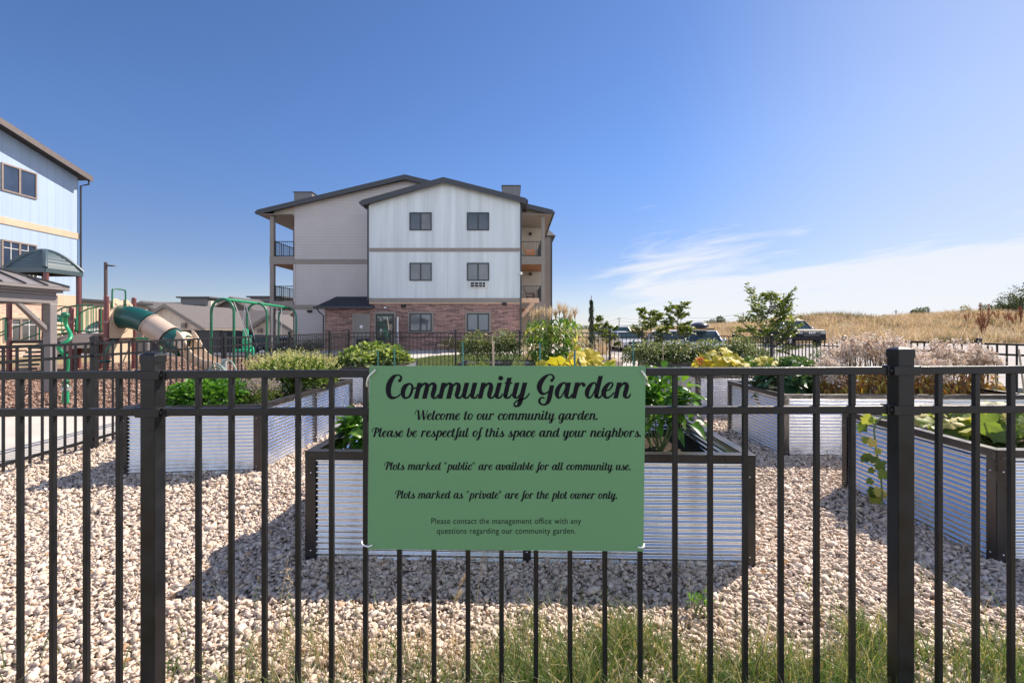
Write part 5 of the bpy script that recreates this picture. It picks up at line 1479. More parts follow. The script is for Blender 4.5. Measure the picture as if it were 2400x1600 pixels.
LM = {
 'parsley': leafmat('parsley_leaf', [(0, (0.049, 0.140, 0.021)), (0.6, (0.105, 0.266, 0.042)), (1, (0.196, 0.378, 0.084))], 0.4, 0.4),
 'basil': leafmat('basil_leaf', [(0, (0.070, 0.126, 0.025)), (0.7, (0.154, 0.238, 0.056)), (1, (0.280, 0.350, 0.112))], 0.4, 0.45),
 'flowerspike': leafmat('pale_flower_spike', [(0, (0.330, 0.352, 0.132)), (0.6, (0.528, 0.528, 0.242)), (1, (0.682, 0.660, 0.396))], 0.4, 0.6),
 'lavender': leafmat('lavender_flower', [(0, (0.280, 0.224, 0.252)), (0.6, (0.476, 0.392, 0.434)), (1, (0.630, 0.588, 0.504))], 0.3, 0.7),
 'pepper': leafmat('pepper_leaf', [(0, (0.035, 0.112, 0.017)), (0.6, (0.084, 0.217, 0.028)), (1, (0.182, 0.336, 0.049))], 0.42, 0.3),
 'squash': leafmat('squash_leaf', [(0, (0.098, 0.196, 0.028)), (0.45, (0.238, 0.350, 0.042)), (0.75, (0.588, 0.560, 0.070)), (1, (0.770, 0.616, 0.098))], 0.5, 0.5, (1, 1, .5)),
 'yellow': leafmat('yellow_squash_leaf', [(0, (0.345, 0.345, 0.046)), (0.5, (0.632, 0.529, 0.057)), (1, (0.713, 0.575, 0.092))], 0.5, 0.5, (1, 1, .5)),
 'vine': leafmat('vine_leaf', [(0, (0.084, 0.140, 0.028)), (0.5, (0.210, 0.294, 0.056)), (0.8, (0.462, 0.462, 0.098)), (1, (0.672, 0.560, 0.168))], 0.45, 0.5),
 'tomato': leafmat('tomato_leaf', [(0, (0.070, 0.105, 0.042)), (0.55, (0.161, 0.210, 0.084)), (0.9, (0.280, 0.329, 0.161)), (1, (0.420, 0.350, 0.196))], 0.35, 0.5),
 'greens': leafmat('leafy_green', [(0, (0.098, 0.168, 0.042)), (0.6, (0.224, 0.308, 0.098)), (1, (0.476, 0.532, 0.266))], 0.4, 0.5),
 'kale': leafmat('kale_leaf', [(0, (0.030, 0.072, 0.030)), (0.6, (0.060, 0.126, 0.060)), (1, (0.120, 0.204, 0.096))], 0.2, 0.45),
 'mound': leafmat('curly_green_leaf', [(0, (0.056, 0.119, 0.035)), (0.6, (0.112, 0.203, 0.063)), (1, (0.196, 0.280, 0.098))], 0.3, 0.5),
 'seed': leafmat('white_seed_head', [(0, (0.36, 0.25, 0.18)), (0.4, (0.70, 0.58, 0.48)), (1, (0.87, 0.80, 0.72))], 0.3, 0.8, (1, .95, .9)),
 'autumn': leafmat('autumn_leaf', [(0, (0.336, 0.120, 0.036)), (0.4, (0.504, 0.264, 0.060)), (0.7, (0.600, 0.456, 0.084)), (1, (0.192, 0.240, 0.048))], 0.45, 0.6, (1, .9, .6)),
 'corn': leafmat('corn_leaf', [(0, (0.056, 0.140, 0.028)), (0.55, (0.140, 0.266, 0.042)), (0.85, (0.308, 0.406, 0.070)), (1, (0.630, 0.588, 0.210))], 0.45, 0.4),
 'tassel': leafmat('corn_tassel', [(0, (0.450, 0.340, 0.210)), (0.6, (0.600, 0.480, 0.330)), (1, (0.680, 0.580, 0.440))], 0.35, 0.8, (1, .95, .8)),
 'locust': leafmat('young_tree_leaf', [(0, (0.049, 0.098, 0.017)), (0.55, (0.126, 0.182, 0.031)), (0.9, (0.266, 0.308, 0.049)), (1, (0.420, 0.420, 0.070))], 0.42, 0.4),
 'conifer': leafmat('conifer_needle', [(0, (0.028, 0.049, 0.025)), (1, (0.084, 0.112, 0.056))], 0.15, 0.7),
 'fartree': leafmat('distant_tree_leaf', [(0, (0.049, 0.070, 0.035)), (0.6, (0.098, 0.126, 0.056)), (1, (0.182, 0.210, 0.091))], 0.25, 0.7),
 'redweed': leafmat('dark_red_weed', [(0, (0.138, 0.044, 0.025)), (0.6, (0.275, 0.100, 0.056)), (1, (0.413, 0.200, 0.100))], 0.25, 0.8, (1, .8, .6)),
 'scrub': leafmat('yellow_scrub_leaf', [(0, (0.126, 0.140, 0.042)), (0.6, (0.280, 0.266, 0.084)), (1, (0.462, 0.378, 0.126))], 0.3, 0.7),
 'orangeflower': leafmat('orange_petal', [(0, (0.550, 0.120, 0.020)), (1, (0.750, 0.260, 0.040))], 0.4, 0.6, (1, .7, .4)),
}
M_stem = mat('green_stem', (0.12, 0.17, 0.05), 0.55, 0, 0.2, 9)
M_drystem = mat('dry_stem', (0.33, 0.25, 0.15), 0.8, 0, 0.2, 9)
M_bark = mat('young_bark', (0.16, 0.125, 0.095), 0.85, 0, 0.25, 20, 0.5, 60)
SOIL = 0.47
def U(a, b, n=None): return rng.uniform(a, b, n)

def bushy(name, label, cat_, c, r, n, L, Wd, lm, group=None, big=True, up=0.5, stem_m=None, nst=9, base=None, shell=0.42, droop=0.25):
    """a leafy plant: stems from one base fanning into a crown of separate leaves"""
    c = np.array(c, float)
    b = Vector(base if base else (c[0], c[1], SOIL))
    t = thing(name, label, cat_, b, group)
    P, d = ell(n, c, r, shell, -0.35)
    D = d * 0.75 + np.array([0, 0, up]) + rng.normal(0, 0.45, (n, 3))
    s = rng.uniform(0.6, 1.25, n)
    V, F_ = (leaf_geo if big else leaf_small)(P, D, L * s, Wd * s, droop=droop)
    npmesh('leaves', V, F_, LM[lm], t)
    tips, _ = ell(nst, c, np.array(r) * 0.85, 0.3, 0.0)
    stems([tuple(b + Vector((U(-.04, .04), U(-.04, .04), -0.02))) for _ in range(nst)], tips, 0.006 + 0.004 * r[2], 0.003).build('stem', stem_m or M_stem, t, smooth=True)
    return t

# ---- bed A: herbs
bushy('parsley_plant', 'low bright green parsley at the front of the left herb bed', 'plant', (-2.98, 4.62, 0.63), (0.34, 0.40, 0.20), 2300, 0.055, 0.042, 'parsley', nst=22)
t = thing('lavender_plant', 'greyish purple flowering herb between the parsley and the tall pale shrub', 'plant', (-2.66, 4.95, SOIL))
P, d = ell(1500, (-2.66, 4.95, 0.66), (0.20, 0.27, 0.2), 0.45, -0.2)
V, F_ = leaf_small(P, d * .3 + np.array([0, 0, 1.0]) + rng.normal(0, .3, P.shape), U(.015, .03, 1500), U(.008, .014, 1500)); npmesh('flowers', V, F_, LM['lavender'], t)
P, d = ell(700, (-2.66, 4.95, 0.58), (0.2, 0.27, 0.14), 0.5); V, F_ = leaf_small(P, d + np.array([0, 0, .5]), U(.03, .05, 700), U(.01, .016, 700)); npmesh('leaves', V, F_, LM['basil'], t)
tp, _ = ell(30, (-2.66, 4.95, 0.75), (0.17, 0.22, 0.08)); stems([(-2.66 + U(-.1, .1), 4.95 + U(-.1, .1), SOIL) for _ in tp], tp, .003, .002).build('stem', M_stem, t)
t = bushy('flowering_herb', 'tall bushy herb topped with pale yellow flower spikes in the left bed', 'plant', (-2.66, 5.72, 0.70), (0.52, 0.50, 0.24), 5200, 0.055, 0.034, 'basil', nst=40)
P = []
for i in range(330):
    a, r_ = U(0, math.tau), math.sqrt(U(0, 1))
    x, y = -2.66 + .52 * r_ * math.cos(a), 5.72 + .50 * r_ * math.sin(a)
    h0 = 0.70 + 0.22 * math.sqrt(max(0, 1 - r_ * r_)); hh = U(.06, .15); dx, dy = U(-.04, .04) + .08 * r_ * math.cos(a), U(-.04, .04)
    for k in range(9):
        q = k / 8; P.append((x + dx * q, y + dy * q, h0 + hh * q))
P = np.array(P); n = len(P)
D = np.column_stack([rng.normal(0, 1, n), rng.normal(0, 1, n), U(.2, 1.0, n)])
V, F_ = leaf_small(P, D, U(.018, .034, n), U(.010, .018, n)); npmesh('flower_spikes', V, F_, LM['flowerspike'], t)
# garden hose loops
M_hose = mat('grey_green_hose', (0.28, 0.33, 0.29), 0.4, 0, 0.15, 8)
ho = MB()
for k, (dx, hh, w) in enumerate(((0, .47, .155), (.02, .42, .145), (-.015, .44, .165), (.01, .36, .13), (.03, .50, .15))):
    cx_, cy_ = -3.06 + dx, 4.86 + 0.035 * k
    ho.tube([(cx_ - w * math.cos(a), cy_ + .02 * math.sin(2 * a), SOIL + hh * math.sin(a) ** .8 if math.sin(a) > 0 else SOIL) for a in np.linspace(0, math.pi, 22)], 0.0085, 8)
tag(ho.build('garden_hose', M_hose, smooth=True), 'loops of grey green garden hose standing up in the left herb bed', 'hose')
sg = MB().tube([(-3.22, 5.25, SOIL), (-3.22, 5.25, 0.96)], 0.03, 10)
tag(sg.build('irrigation_pipe', mat('grey_pvc', (0.36, 0.38, 0.38), 0.45), smooth=True), 'short grey upright pipe behind the hose loops', 'pipe')
# ---- bed K
for i, (x, y, zz, r_) in enumerate(((-3.0, 9.0, .66, .36), (-2.45, 9.5, .68, .40), (-2.95, 10.0, .70, .34))):
    lab = ['pale edged leafy greens at the left front of the second left bed', 'large leafy green plant at the right end of the second left bed', 'tall leafy green plant at the back of the second left bed'][i]
    bushy('leafy_vegetable', lab, 'plant', (x, y, zz), (r_, r_, .24 + .05 * (i == 2)), 520, 0.14, 0.085, 'greens', 'leafy greens in the second left bed', nst=12)
# ---- bed B: peppers
pep = [(-0.92, 3.18, .60, .24, .19, 'low pepper plant at the left end of the bed behind the sign'), (-0.25, 3.3, .68, .27, .25, 'pepper plant left of centre behind the sign'),
       (0.42, 3.2, .70, .27, .26, 'pepper plant right of centre behind the sign'), (1.0, 3.2, .74, .24, .30, 'tall glossy pepper plant showing at the right edge of the sign')]
for x, y, zc, r_, rz, lab in pep:
    bushy('pepper_plant', lab, 'plant', (x, y, zc), (r_, r_, rz), 300, 0.135, 0.062, 'pepper', 'pepper plants in the bed behind the sign', nst=12, droop=0.5)
pm = MB().ball((1.03, 2.98, 0.945), .016, n=10, m=8)
# ---- squash plants
def squash(name, label, c, r, n, rad, lm, group=None, nst=14, face=(0, -0.35, 1.0)):
    t = thing(name, label, 'plant', (c[0], c[1], SOIL), group)
    P, d = ell(n, c, r, 0.5, 0.0)
    N = d * 0.55 + np.array(face) + rng.normal(0, 0.45, (n, 3))
    V, F_ = lobed_geo(P, N, rad * rng.uniform(0.6, 1.2, n)); npmesh('leaves', V, F_, LM[lm], t)
    stems([(c[0] + U(-.1, .1), c[1] + U(-.1, .1), SOIL) for _ in range(n)], P, .008, .005, .05).build('stem', M_stem, t, smooth=True)
    return t
squash('squash_plant', 'large yellowing squash plant rising above the middle of the sign', (0.72, 5.3, .78), (.52, .42, .28), 50, .125, 'yellow', face=(0.1, -0.7, .7))
squash('squash_plant', 'green squash plant beside the yellowing one, near the right end of the sign', (1.12, 5.15, .74), (.26, .3, .22), 14, .12, 'squash', face=(0, -.6, .8))
squash('squash_plant', 'low squash leaves at the left end of the bed hidden behind the sign', (-0.5, 5.4, .62), (.45, .4, .2), 22, .13, 'squash')
squash('squash_plant', 'yellow green squash plant beside the orange flower on the right', (3.35, 7.45, .74), (.42, .42, .26), 46, .12, 'yellow', face=(0, -.6, .8))
squash('squash_plant', 'spreading green squash between the yellow leaves and the curly mound', (3.95, 7.5, .70), (.45, .42, .22), 60, .10, 'squash', face=(0, -.6, .8))
squash('squash_vine', 'trailing squash vine filling the nearest right hand bed', (3.35, 3.25, .60), (.62, .48, .22), 85, .082, 'vine', face=(-.1, -.3, 1.0))
squash('squash_vine', 'squash leaves at the outer end of the nearest right hand bed', (4.5, 3.25, .60), (.60, .48, .22), 60, .09, 'vine')
t = thing('hanging_vine', 'squash vine trailing down the corrugated side of the nearest right bed', 'plant', (2.66, 3.42, .60))
vp = spline([(2.85, 3.35, .60), (2.72, 3.40, .66), (2.645, 3.42, .60), (2.635, 3.40, .45), (2.63, 3.36, .30), (2.625, 3.33, .16), (2.60, 3.30, .06)], 5)
MB().tube([tuple(p) for p in vp], .006, 7).build('stem', M_stem, t, smooth=True)
k = np.array([vp[i] for i in (5, 9, 11, 14, 16, 18, 20, 23, 25, 27)]); k = np.concatenate([k, k[2:] + np.array([0, .05, -.03])]) + rng.normal(0, .028, (18, 3)) * np.array([.4, 1, 1]) - np.array([.02, 0, 0])
V, F_ = lobed_geo(k, np.column_stack([-np.ones(18) * .7, -.9 + rng.normal(0, .4, 18), rng.normal(.2, .3, 18)]), U(.026, .050, 18)); npmesh('leaves', V, F_, LM['vine'], t)
# ---- tomatoes
def tomato(label, c, r, n, group):
    t = bushy('tomato_plant', label, 'plant', c, r, n, 0.085, 0.036, 'tomato', group, nst=16, up=.2, droop=.45, shell=.5)
    return t
tomato('grey green tomato plant at the left end of the far middle bed', (-0.72, 9.65, .86), (.36, .36, .40), 1500, 'tomato plants in the far middle bed')
tomato('grey green tomato plant left of the corn', (-0.14, 9.7, .88), (.34, .36, .42), 1500, 'tomato plants in the far middle bed')
for i, x in enumerate((2.45, 3.1, 3.75, 4.4)):
    lab = ['leftmost tall tomato plant in the far right bed', 'second tomato plant from the left in the far right bed', 'third tomato plant from the left in the far right bed', 'rightmost tomato plant in the far right bed'][i]
    tomato(lab, (x + .25, 9.55 + U(-.1, .1), .76 + U(-.04, .05)), (.46, .42, .34 + U(0, .05)), 1700, 'tomato plants in the far right bed')
# wispy tall weeds against the right fence
for i, (px, Y, h) in enumerate(((1790, 8.0, .95), (1762, 8.3, 1.0), (1915, 7.6, 1.06))):
    x = ax(px, Y)
    bushy('wispy_herb', ['thin leggy herb beside the right fence post', 'thin leggy herb left of the one by the fence post', 'single upright herb spike before the right fence'][i], 'plant', (x, Y, .78), (.10, .10, .33 * h), 170, .05, .02, 'tomato', big=False, nst=4)
# dill in bed I
for i, (x, y) in enumerate(((-.62, 7.4), (-.45, 7.6), (.1, 7.5))):
    bushy('dill_plant', ['feathery dill by the left green stake', 'feathery dill right of the first one', 'feathery dill near the middle stake'][i], 'plant', (x, y, .66), (.10, .1, .22), 500, .035, .006, 'greens', 'dill plants behind the sign', big=False, nst=5)
# ---- kale and curly mound
bushy('kale_plant', 'dark blue green kale at the left front of the white seed head bed', 'plant', (3.10, 5.28, .66), (.24, .26, .24), 150, .20, .13, 'kale', nst=10, droop=.6)
bushy('kale_plant', 'second kale plant between the first one and the seed heads', 'plant', (3.42, 5.45, .60), (.2, .2, .17), 90, .16, .10, 'mound', nst=8, droop=.6)
bushy('herb_mound', 'round mound of fine curly green foliage on the right', 'plant', (4.42, 7.35, .62), (.36, .36, .24), 3600, .045, .03, 'mound', nst=12, shell=.25)
# orange flower
t = thing('orange_flower', 'single orange flower beside the yellow squash leaves', 'flower', (ax(1640, 7.3), 7.3, SOIL))
fx, fz = ax(1640, 7.3), az(842, 7.3)
P = np.tile([[fx, 7.3, fz]], (26, 1)) + rng.normal(0, .012, (26, 3)); V, F_ = leaf_geo(P, rng.normal(0, 1, (26, 3)) + np.array([0, -.4, .3]), U(.05, .08, 26), U(.02, .035, 26)); npmesh('petals', V, F_, LM['orangeflower'], t)
MB().tube([(fx, 7.3, SOIL), (fx, 7.3, fz)], .006, 6).build('stem', M_stem, t)
# ---- white seed heads
for i, (px, py, Y, w) in enumerate(((1985, 792, 5.3, .26), (2052, 776, 5.2, .27), (2110, 795, 5.4, .27), (2225, 796, 5.2, .30), (2290, 806, 5.3, .24), (1945, 832, 5.1, .20), (2165, 826, 5.0, .26))):
    x, ztop = ax(px, Y), az(py, Y)
    lab = ['leftmost of the tall white seed head plants on the right', 'tallest white seed head plant left of the near fence post', 'white seed head plant just behind the near right post', 'broad white seed head plant right of the near post', 'outermost white seed head plant on the right',
           'low pinkish white seed head plant at the left of the group', 'low white seed head plant directly right of the post'][i]
    t = thing('seed_head_plant', lab, 'plant', (x, Y, SOIL), 'white seed head plants on the right')
    n = 1900; P, d = ell(n, (x, Y, ztop - .20), (w, w * .9, .20), .4, -.5)
    cl = rng.integers(0, 70, n); ctr, _ = ell(70, (x, Y, ztop - .20), (w * .92, w * .9, .20), .35, -.5)
    P = ctr[cl] + rng.normal(0, .022, (n, 3))
    V, F_ = leaf_small(P, rng.normal(0, 1, (n, 3)) + np.array([0, 0, .6]), U(.018, .034, n), U(.014, .026, n)); npmesh('seed_heads', V, F_, LM['seed'], t)
    stems([(x + U(-.12, .12), Y + U(-.12, .12), SOIL) for _ in range(40)], ctr[:40], .005, .002, .03).build('stem', mat('brown_stem', (0.20, 0.12, 0.07), .8), t)
    n = 260; P, d = ell(n, (x, Y, SOIL + .20), (w * .8, w * .8, .20), .5); V, F_ = leaf_geo(P, d + rng.normal(0, .5, (n, 3)) - np.array([0, 0, .2]), U(.05, .10, n), U(.02, .035, n), droop=.6); npmesh('leaves', V, F_, LM['autumn'], t)
# ---- corn
def corn(label, x, y, h):
    t = thing('corn_plant', label, 'plant', (x, y, SOIL), 'corn plants in the far middle bed')
    lean = rng.normal(0, .05, 2)
    top = np.array([x + lean[0], y + lean[1], SOIL + h])
    MB().tube([(x, y, SOIL - .02), tuple((np.array([x, y, SOIL]) + top) / 2 + np.array([.01, 0, 0])), tuple(top)], [.014, .012, .006], 7).build('stalk', M_stem, t, smooth=True)
    Vs = []
    for k in range(17):
        q = .06 + .86 * k / 16; b = np.array([x, y, SOIL]) * (1 - q) + top * q; a = k * 2.6 + U(-.5, .5); L = U(.36, .62) * (1.1 - .35 * q); w = U(.05, .082)
        dr = np.array([math.cos(a), math.sin(a), 0]); sd = np.array([-math.sin(a), math.cos(a), 0]); rise = U(.25, .5) * L; fall = U(.35, .8) * L
        S_ = 8; V = []
        for j in range(S_ + 1):
            s = j / S_; c_ = b + dr * L * s * (1 - .12 * s) + np.array([0, 0, rise * math.sin(min(1, s * 1.6) * math.pi / 2) - fall * s ** 2.4])
            ww = w * math.sin(math.pi * min(1, .12 + .88 * s) ** .75) * .9 + .002
            V += [c_ - sd * ww / 2 + np.array([0, 0, .006]), c_, c_ + sd * ww / 2 + np.array([0, 0, .006])]
        F_ = []
        for j in range(S_):
            for e in (0, 1): F_.append((3 * j + e, 3 * j + e + 1, 3 * j + e + 4, 3 * j + e + 3))
        Vs.append((np.array(V), np.array(F_)))
    V, F_ = cat(Vs); npmesh('leaves', V, F_, LM['corn'], t, smooth=True)
    n = 34; P = np.tile(top, (n, 1)) + np.column_stack([np.zeros(n), np.zeros(n), U(0, .08, n)])
    a = U(0, math.tau, n); V, F_ = blades(P, U(.14, .30, n), np.column_stack([np.cos(a), np.sin(a)]) * U(.02, .16, (n, 1)), np.full(n, .022)); npmesh('tassel', V, F_, LM['tassel'], t)
cl = ['left edge of the corn clump', 'second from the left in the corn clump', 'front left of the corn clump', 'centre of the corn clump', 'tallest plant in the corn clump', 'right of centre in the corn clump', 'front right of the corn clump', 'right edge of the corn clump', 'back left of the corn clump', 'back right of the corn clump', 'inner left of the corn clump, in front', 'inner middle of the corn clump, in front', 'inner right of the corn clump', 'inner back of the corn clump']
for i, (x, y, h) in enumerate(((.42, 9.6, .96), (.58, 9.9, 1.02), (.62, 9.4, .90), (.80, 9.7, 1.02), (.98, 9.95, 1.10), (1.12, 9.6, 1.02), (1.18, 9.3, .92), (1.32, 9.8, 1.02), (.50, 10.1, 1.0), (1.22, 10.15, 1.06), (.72, 9.52, .96), (.90, 9.46, .98), (1.05, 9.78, 1.06), (.70, 10.05, 1.04))):
    corn('corn plant with tan tassels, ' + cl[i], x, y, h)
# ---- stakes
M_stake = mat('green_stake', (0.03, 0.16, 0.13), 0.45); M_cane = mat('pale_wooden_cane', (0.42, 0.34, 0.24), 0.75)
stk = [(885.5, 818, 7.9, 'green'), (924, 816, 7.7, 'green'), (1084, 801, 7.2, 'green'), (1265, 801, 7.1, 'green'), (1347, 820, 5.0, 'green'), (1484, 797, 8.3, 'green'),
       (1154, 784, 7.4, 'cane'), (1157, 800, 7.3, 'cane'), (1554, 800, 9.0, 'cane'), (1469, 833, 8.1, 'cane'), (2325, 812, 5.2, 'cane'), (2388, 818, 5.0, 'cane')]
lb = ['green garden stake left of the sign, the shorter left one', 'green garden stake left of the sign, the right one of two', 'green garden stake left of the grey green tomato plants', 'green garden stake in front of the corn',
      'green garden stake among the yellow squash leaves', 'green garden stake left of the far right tomatoes', 'pale cane in front of the middle tomato plants, the taller one', 'pale cane in front of the middle tomato plants, the shorter one', 'pale cane among the far right tomatoes',
      'short pale cane by the far right tomatoes', 'leaning cane at the right edge beyond the seed heads', 'outermost leaning cane at the right edge']
for (px, py, Y, kd), lab in zip(stk, lb):
    x, z = ax(px, Y), az(py, Y); dx = U(-.02, .02) if px < 2300 else .10
    o = MB().tube([(x + dx, Y, .3), (x, Y, z - .01), (x, Y, z)], [.011, .011, .006] if kd == 'green' else [.009, .008, .007], 8).build('garden_stake', M_stake if kd == 'green' else M_cane, smooth=True)
    tag(o, lab, 'stake', 'green plant stakes' if kd == 'green' else 'pale wooden canes')
# ---- dry stalks by the near fence
for i, (px, py, h, Y) in enumerate(((675, 1310, .42, 1.95), (1075, 1375, .20, 1.9), (1062, 1415, .18, 1.88), (1135, 1290, .42, 1.9), (1250, 1420, .2, 1.95))):
    x, z = ax(px, Y), az(py, Y)
    t = thing('dry_grass_stalk', ['dry brown weed stalk with hanging seeds left of the sign post', 'pale foxtail seed head, upper of two', 'pale foxtail seed head, lower of two', 'single straw coloured stalk crossing the lower edge of the sign', 'bent straw stalk below the sign'][i], 'weed', (x - .02, Y, 0.0))
    MB().tube(spline([(x - .04, Y, 0), (x - .03, Y, z * .5), (x, Y, z)], 6), .0016, 5).build('stem', M_drystem, t)
    if i in (0, 1, 2):
        n = 60 if i else 34
        q = U(0, 1, n); P = np.column_stack([x + .0 + (.03 * q if i else rng.normal(0, .012, n)), np.full(n, Y) + rng.normal(0, .006, n), z - (.0 - .05 * q if i else .16 * q)])
        D = np.column_stack([.5 + rng.normal(0, .3, n), rng.normal(0, .3, n), np.full(n, .9)]) if i else np.column_stack([rng.normal(0, .8, n), rng.normal(0, .8, n), -np.ones(n) * .6])
        V, F_ = leaf_small(P, D, U(.015, .035, n) if i else U(.01, .018, n), np.full(n, .0022) if i else np.full(n, .005)); npmesh('seed_head', V, F_, LM['tassel'], t)
wd = bushy('leafy_weed', 'small green weed growing from the gravel in front of the bed, right of the sign', 'weed', (.84, 2.1, .07), (.05, .04, .06), 24, .045, .018, 'parsley', base=(.84, 2.1, 0), nst=5)
# ================================================================== trees
def young_tree(label, x, y, h, spread, nb, leaf=.075, lo=.30, seed=0, group='young trees beyond the fence', lm='locust'):
    r_ = np.random.default_rng(seed); g = gz(x, y)
    t = thing('young_tree', label, 'tree', (x, y, g), group)
    tr = MB(); top = np.array([x + r_.normal(0, .08), y, g + h * .93])
    tk = spline([(x, y, g - .05), (x + r_.normal(0, .04), y, g + h * .4), tuple(top)], 6)
    tr.tube([tuple(p) for p in tk], [.035 * h / 2.8 * (1 - .75 * i / (len(tk) - 1)) for i in range(len(tk))], 8)
    Ps, Ds = [], []
    def twig(b, d, L, r0, lv):
        pts = [b]; dd = d / np.linalg.norm(d); S_ = 6
        for k in range(S_):
            dd = dd + r_.normal(0, .10, 3) + np.array([0, 0, -.03 if lv else .03]); dd /= np.linalg.norm(dd); pts.append(pts[-1] + dd * L / S_)
        tr.tube([tuple(p) for p in pts], [r0 * (1 - .8 * k / S_) for k in range(S_ + 1)], 5)
        if lv == 0:
            for k in range(2, S_ + 1):
                for s in (-1, 1):
                    if r_.uniform() < .93:
                        sd = np.cross(dd, [0, 0, 1.0]); a = pts[k] - pts[k - 1]
                        twig(pts[k], a / np.linalg.norm(a) * .8 + s * sd * r_.uniform(.3, .9) + np.array([0, 0, r_.normal(.1, .25)]), L * r_.uniform(.34, .58), r0 * .4, 1)
        else:
            m = max(6, int(L / (leaf * .42)))
            for k in range(m):
                q = (k + 1) / m; p = np.array([np.interp(q * S_, range(S_ + 1), [w[i] for w in pts]) for i in range(3)])
                sd = np.cross(dd, [0, 0, 1.0]); sd /= max(1e-6, np.linalg.norm(sd))
                for s in (-1, 1):
                    Ps.append(p); Ds.append(s * sd + dd * .7 + np.array([0, 0, -.25]) + r_.normal(0, .25, 3))
    for k in range(nb):
        q = lo + (1 - lo) * (k + r_.uniform(0, .8)) / nb; q = min(q, 1.0)
        b = np.array([np.interp(q * (len(tk) - 1), range(len(tk)), tk[:, i]) for i in range(3)])
        a = k * 2.4 + r_.normal(0, .4); L = spread * (1.0 - .45 * q) * r_.uniform(.75, 1.15)
        twig(b, np.array([math.cos(a), math.sin(a), r_.uniform(.25, .8)]), L, .012 * h / 2.8, 0)
    tr.build('trunk', M_bark, t, smooth=True, fix=False)
    n = len(Ps); V, F_ = leaf_small(np.array(Ps), np.array(Ds), leaf * r_.uniform(.8, 1.3, n), leaf * .62 * r_.uniform(.8, 1.2, n), .1)
    npmesh('crown', V, F_, LM[lm], t)
    return t
young_tree('largest young tree with feathery leaves, left of the dark pickup truck', ax(1796, 16.5), 16.5, 2.50, 1.28, 21, .125, .16, 3)
young_tree('slim young tree left of the white parked wagon', ax(1524, 24), 24, 2.75, 1.05, 13, .18, .35, 11)
young_tree('young tree with a bare stem behind the white parked wagon', ax(1587, 25), 25, 3.05, .95, 12, .18, .45, 23)
young_tree('small yellow green tree near the columnar conifer', ax(1408, 30), 30, 2.2, .95, 8, .18, .3, 31)
young_tree('tiny young tree just left of the white van', ax(1434, 33), 33, 1.9, .6, 7, .18, .3, 37)
# columnar conifer
def conifer(x, y, h, r_):
    g = gz(x, y); t = thing('columnar_conifer', 'slender dark columnar conifer right of the corn', 'tree', (x, y, g))
    MB().tube([(x, y, g), (x, y, g + h)], [.05, .012], 8).build('trunk', M_bark, t)
    n = 2300; q = rng.uniform(0, 1, n) ** .9; a = U(0, math.tau, n); rad = r_ * (1 - q) ** .45 * (0.55 + .45 * np.sin(q * 40 + a * 2)) * rng.uniform(.3, 1, n) ** .5
    P = np.column_stack([x + rad * np.cos(a), y + rad * np.sin(a), g + .1 + q * (h - .25)])
    V, F_ = leaf_small(P, np.column_stack([np.cos(a), np.sin(a), -.7 + rng.normal(0, .4, n)]), U(.05, .11, n), U(.012, .028, n), .2); npmesh('crown', V, F_, LM['conifer'], t)
conifer(ax(1386, 19), 19, 2.65, .12)
# clump trees far away
def clump_tree(name, label, x, y, h, w, n=2600, leaf=.28, lm='fartree', trunk=.25, group=None, seed=1, g=None):
    r_ = np.random.default_rng(seed); g = gz(x, y) if g is None else g
    t = thing(name, label, 'tree' if 'shrub' not in name else 'shrub', (x, y, g), group)
    k = 11; cs = np.column_stack([x + r_.normal(0, w * .24, k), y + r_.normal(0, w * .2, k), g + h * (trunk + .12 + r_.uniform(0, .62, k) * (1 - trunk))])
    rs = w * r_.uniform(.14, .26, k); idx = r_.integers(0, k, n)
    d = r_.normal(size=(n, 3)); d /= np.linalg.norm(d, axis=1)[:, None]
    P = cs[idx] + d * rs[idx][:, None] * r_.uniform(.4, 1.1, (n, 1))
    V, F_ = leaf_small(P, d + r_.normal(0, .5, (n, 3)), leaf * r_.uniform(.6, 1.3, n), leaf * .6 * r_.uniform(.6, 1.3, n)); npmesh('crown', V, F_, LM[lm], t)
    m = MB(); m.tube([(x, y, g - .1), (x, y, g + h * (trunk + .15))], [.06 * h * .5, .03 * h * .5], 7)
    for c in cs[:7]: m.tube([(x, y, g + h * trunk), tuple(c)], [.02 * h * .5, .008 * h * .5], 5)
    m.build('trunk', M_bark, t)
clump_tree('broadleaf_tree', 'round dark tree on the skyline above the car with the roof box', ax(1682, 118), 118, 5.4, 4.6, 3000, .30, group='trees on the far skyline', seed=4, g=-0.9)
clump_tree('broadleaf_tree', 'round dark tree half hidden behind the largest young tree', ax(1737, 105), 105, 4.4, 4.2, 3000, .28, group='trees on the far skyline', seed=5, g=-0.6, trunk=.1)
clump_tree('broadleaf_tree', 'large green tree at the right edge above the dry hillside', ax(2385, 66), 66, 5.6, 6.0, 4200, .28, group='trees on the dry hillside', seed=6, g=2.0, trunk=.1)
clump_tree('broadleaf_tree', 'low green tree at the far right behind the red weeds', ax(2345, 70), 70, 3.0, 4.0, 2600, .26, group='trees on the dry hillside', seed=16, g=2.2, trunk=.1)
clump_tree('yellow_shrub', 'yellow green shrub on the hillside left of the red weeds', ax(2262, 66), 66, 2.5, 2.2, 1800, .22, 'scrub', .05, 'shrubs on the dry hillside', 7, 2.2)
clump_tree('yellow_shrub', 'orange tinged shrub on the hillside crest', ax(2283, 67), 67, 2.2, 1.9, 1500, .22, 'scrub', .05, 'shrubs on the dry hillside', 8, 2.2)
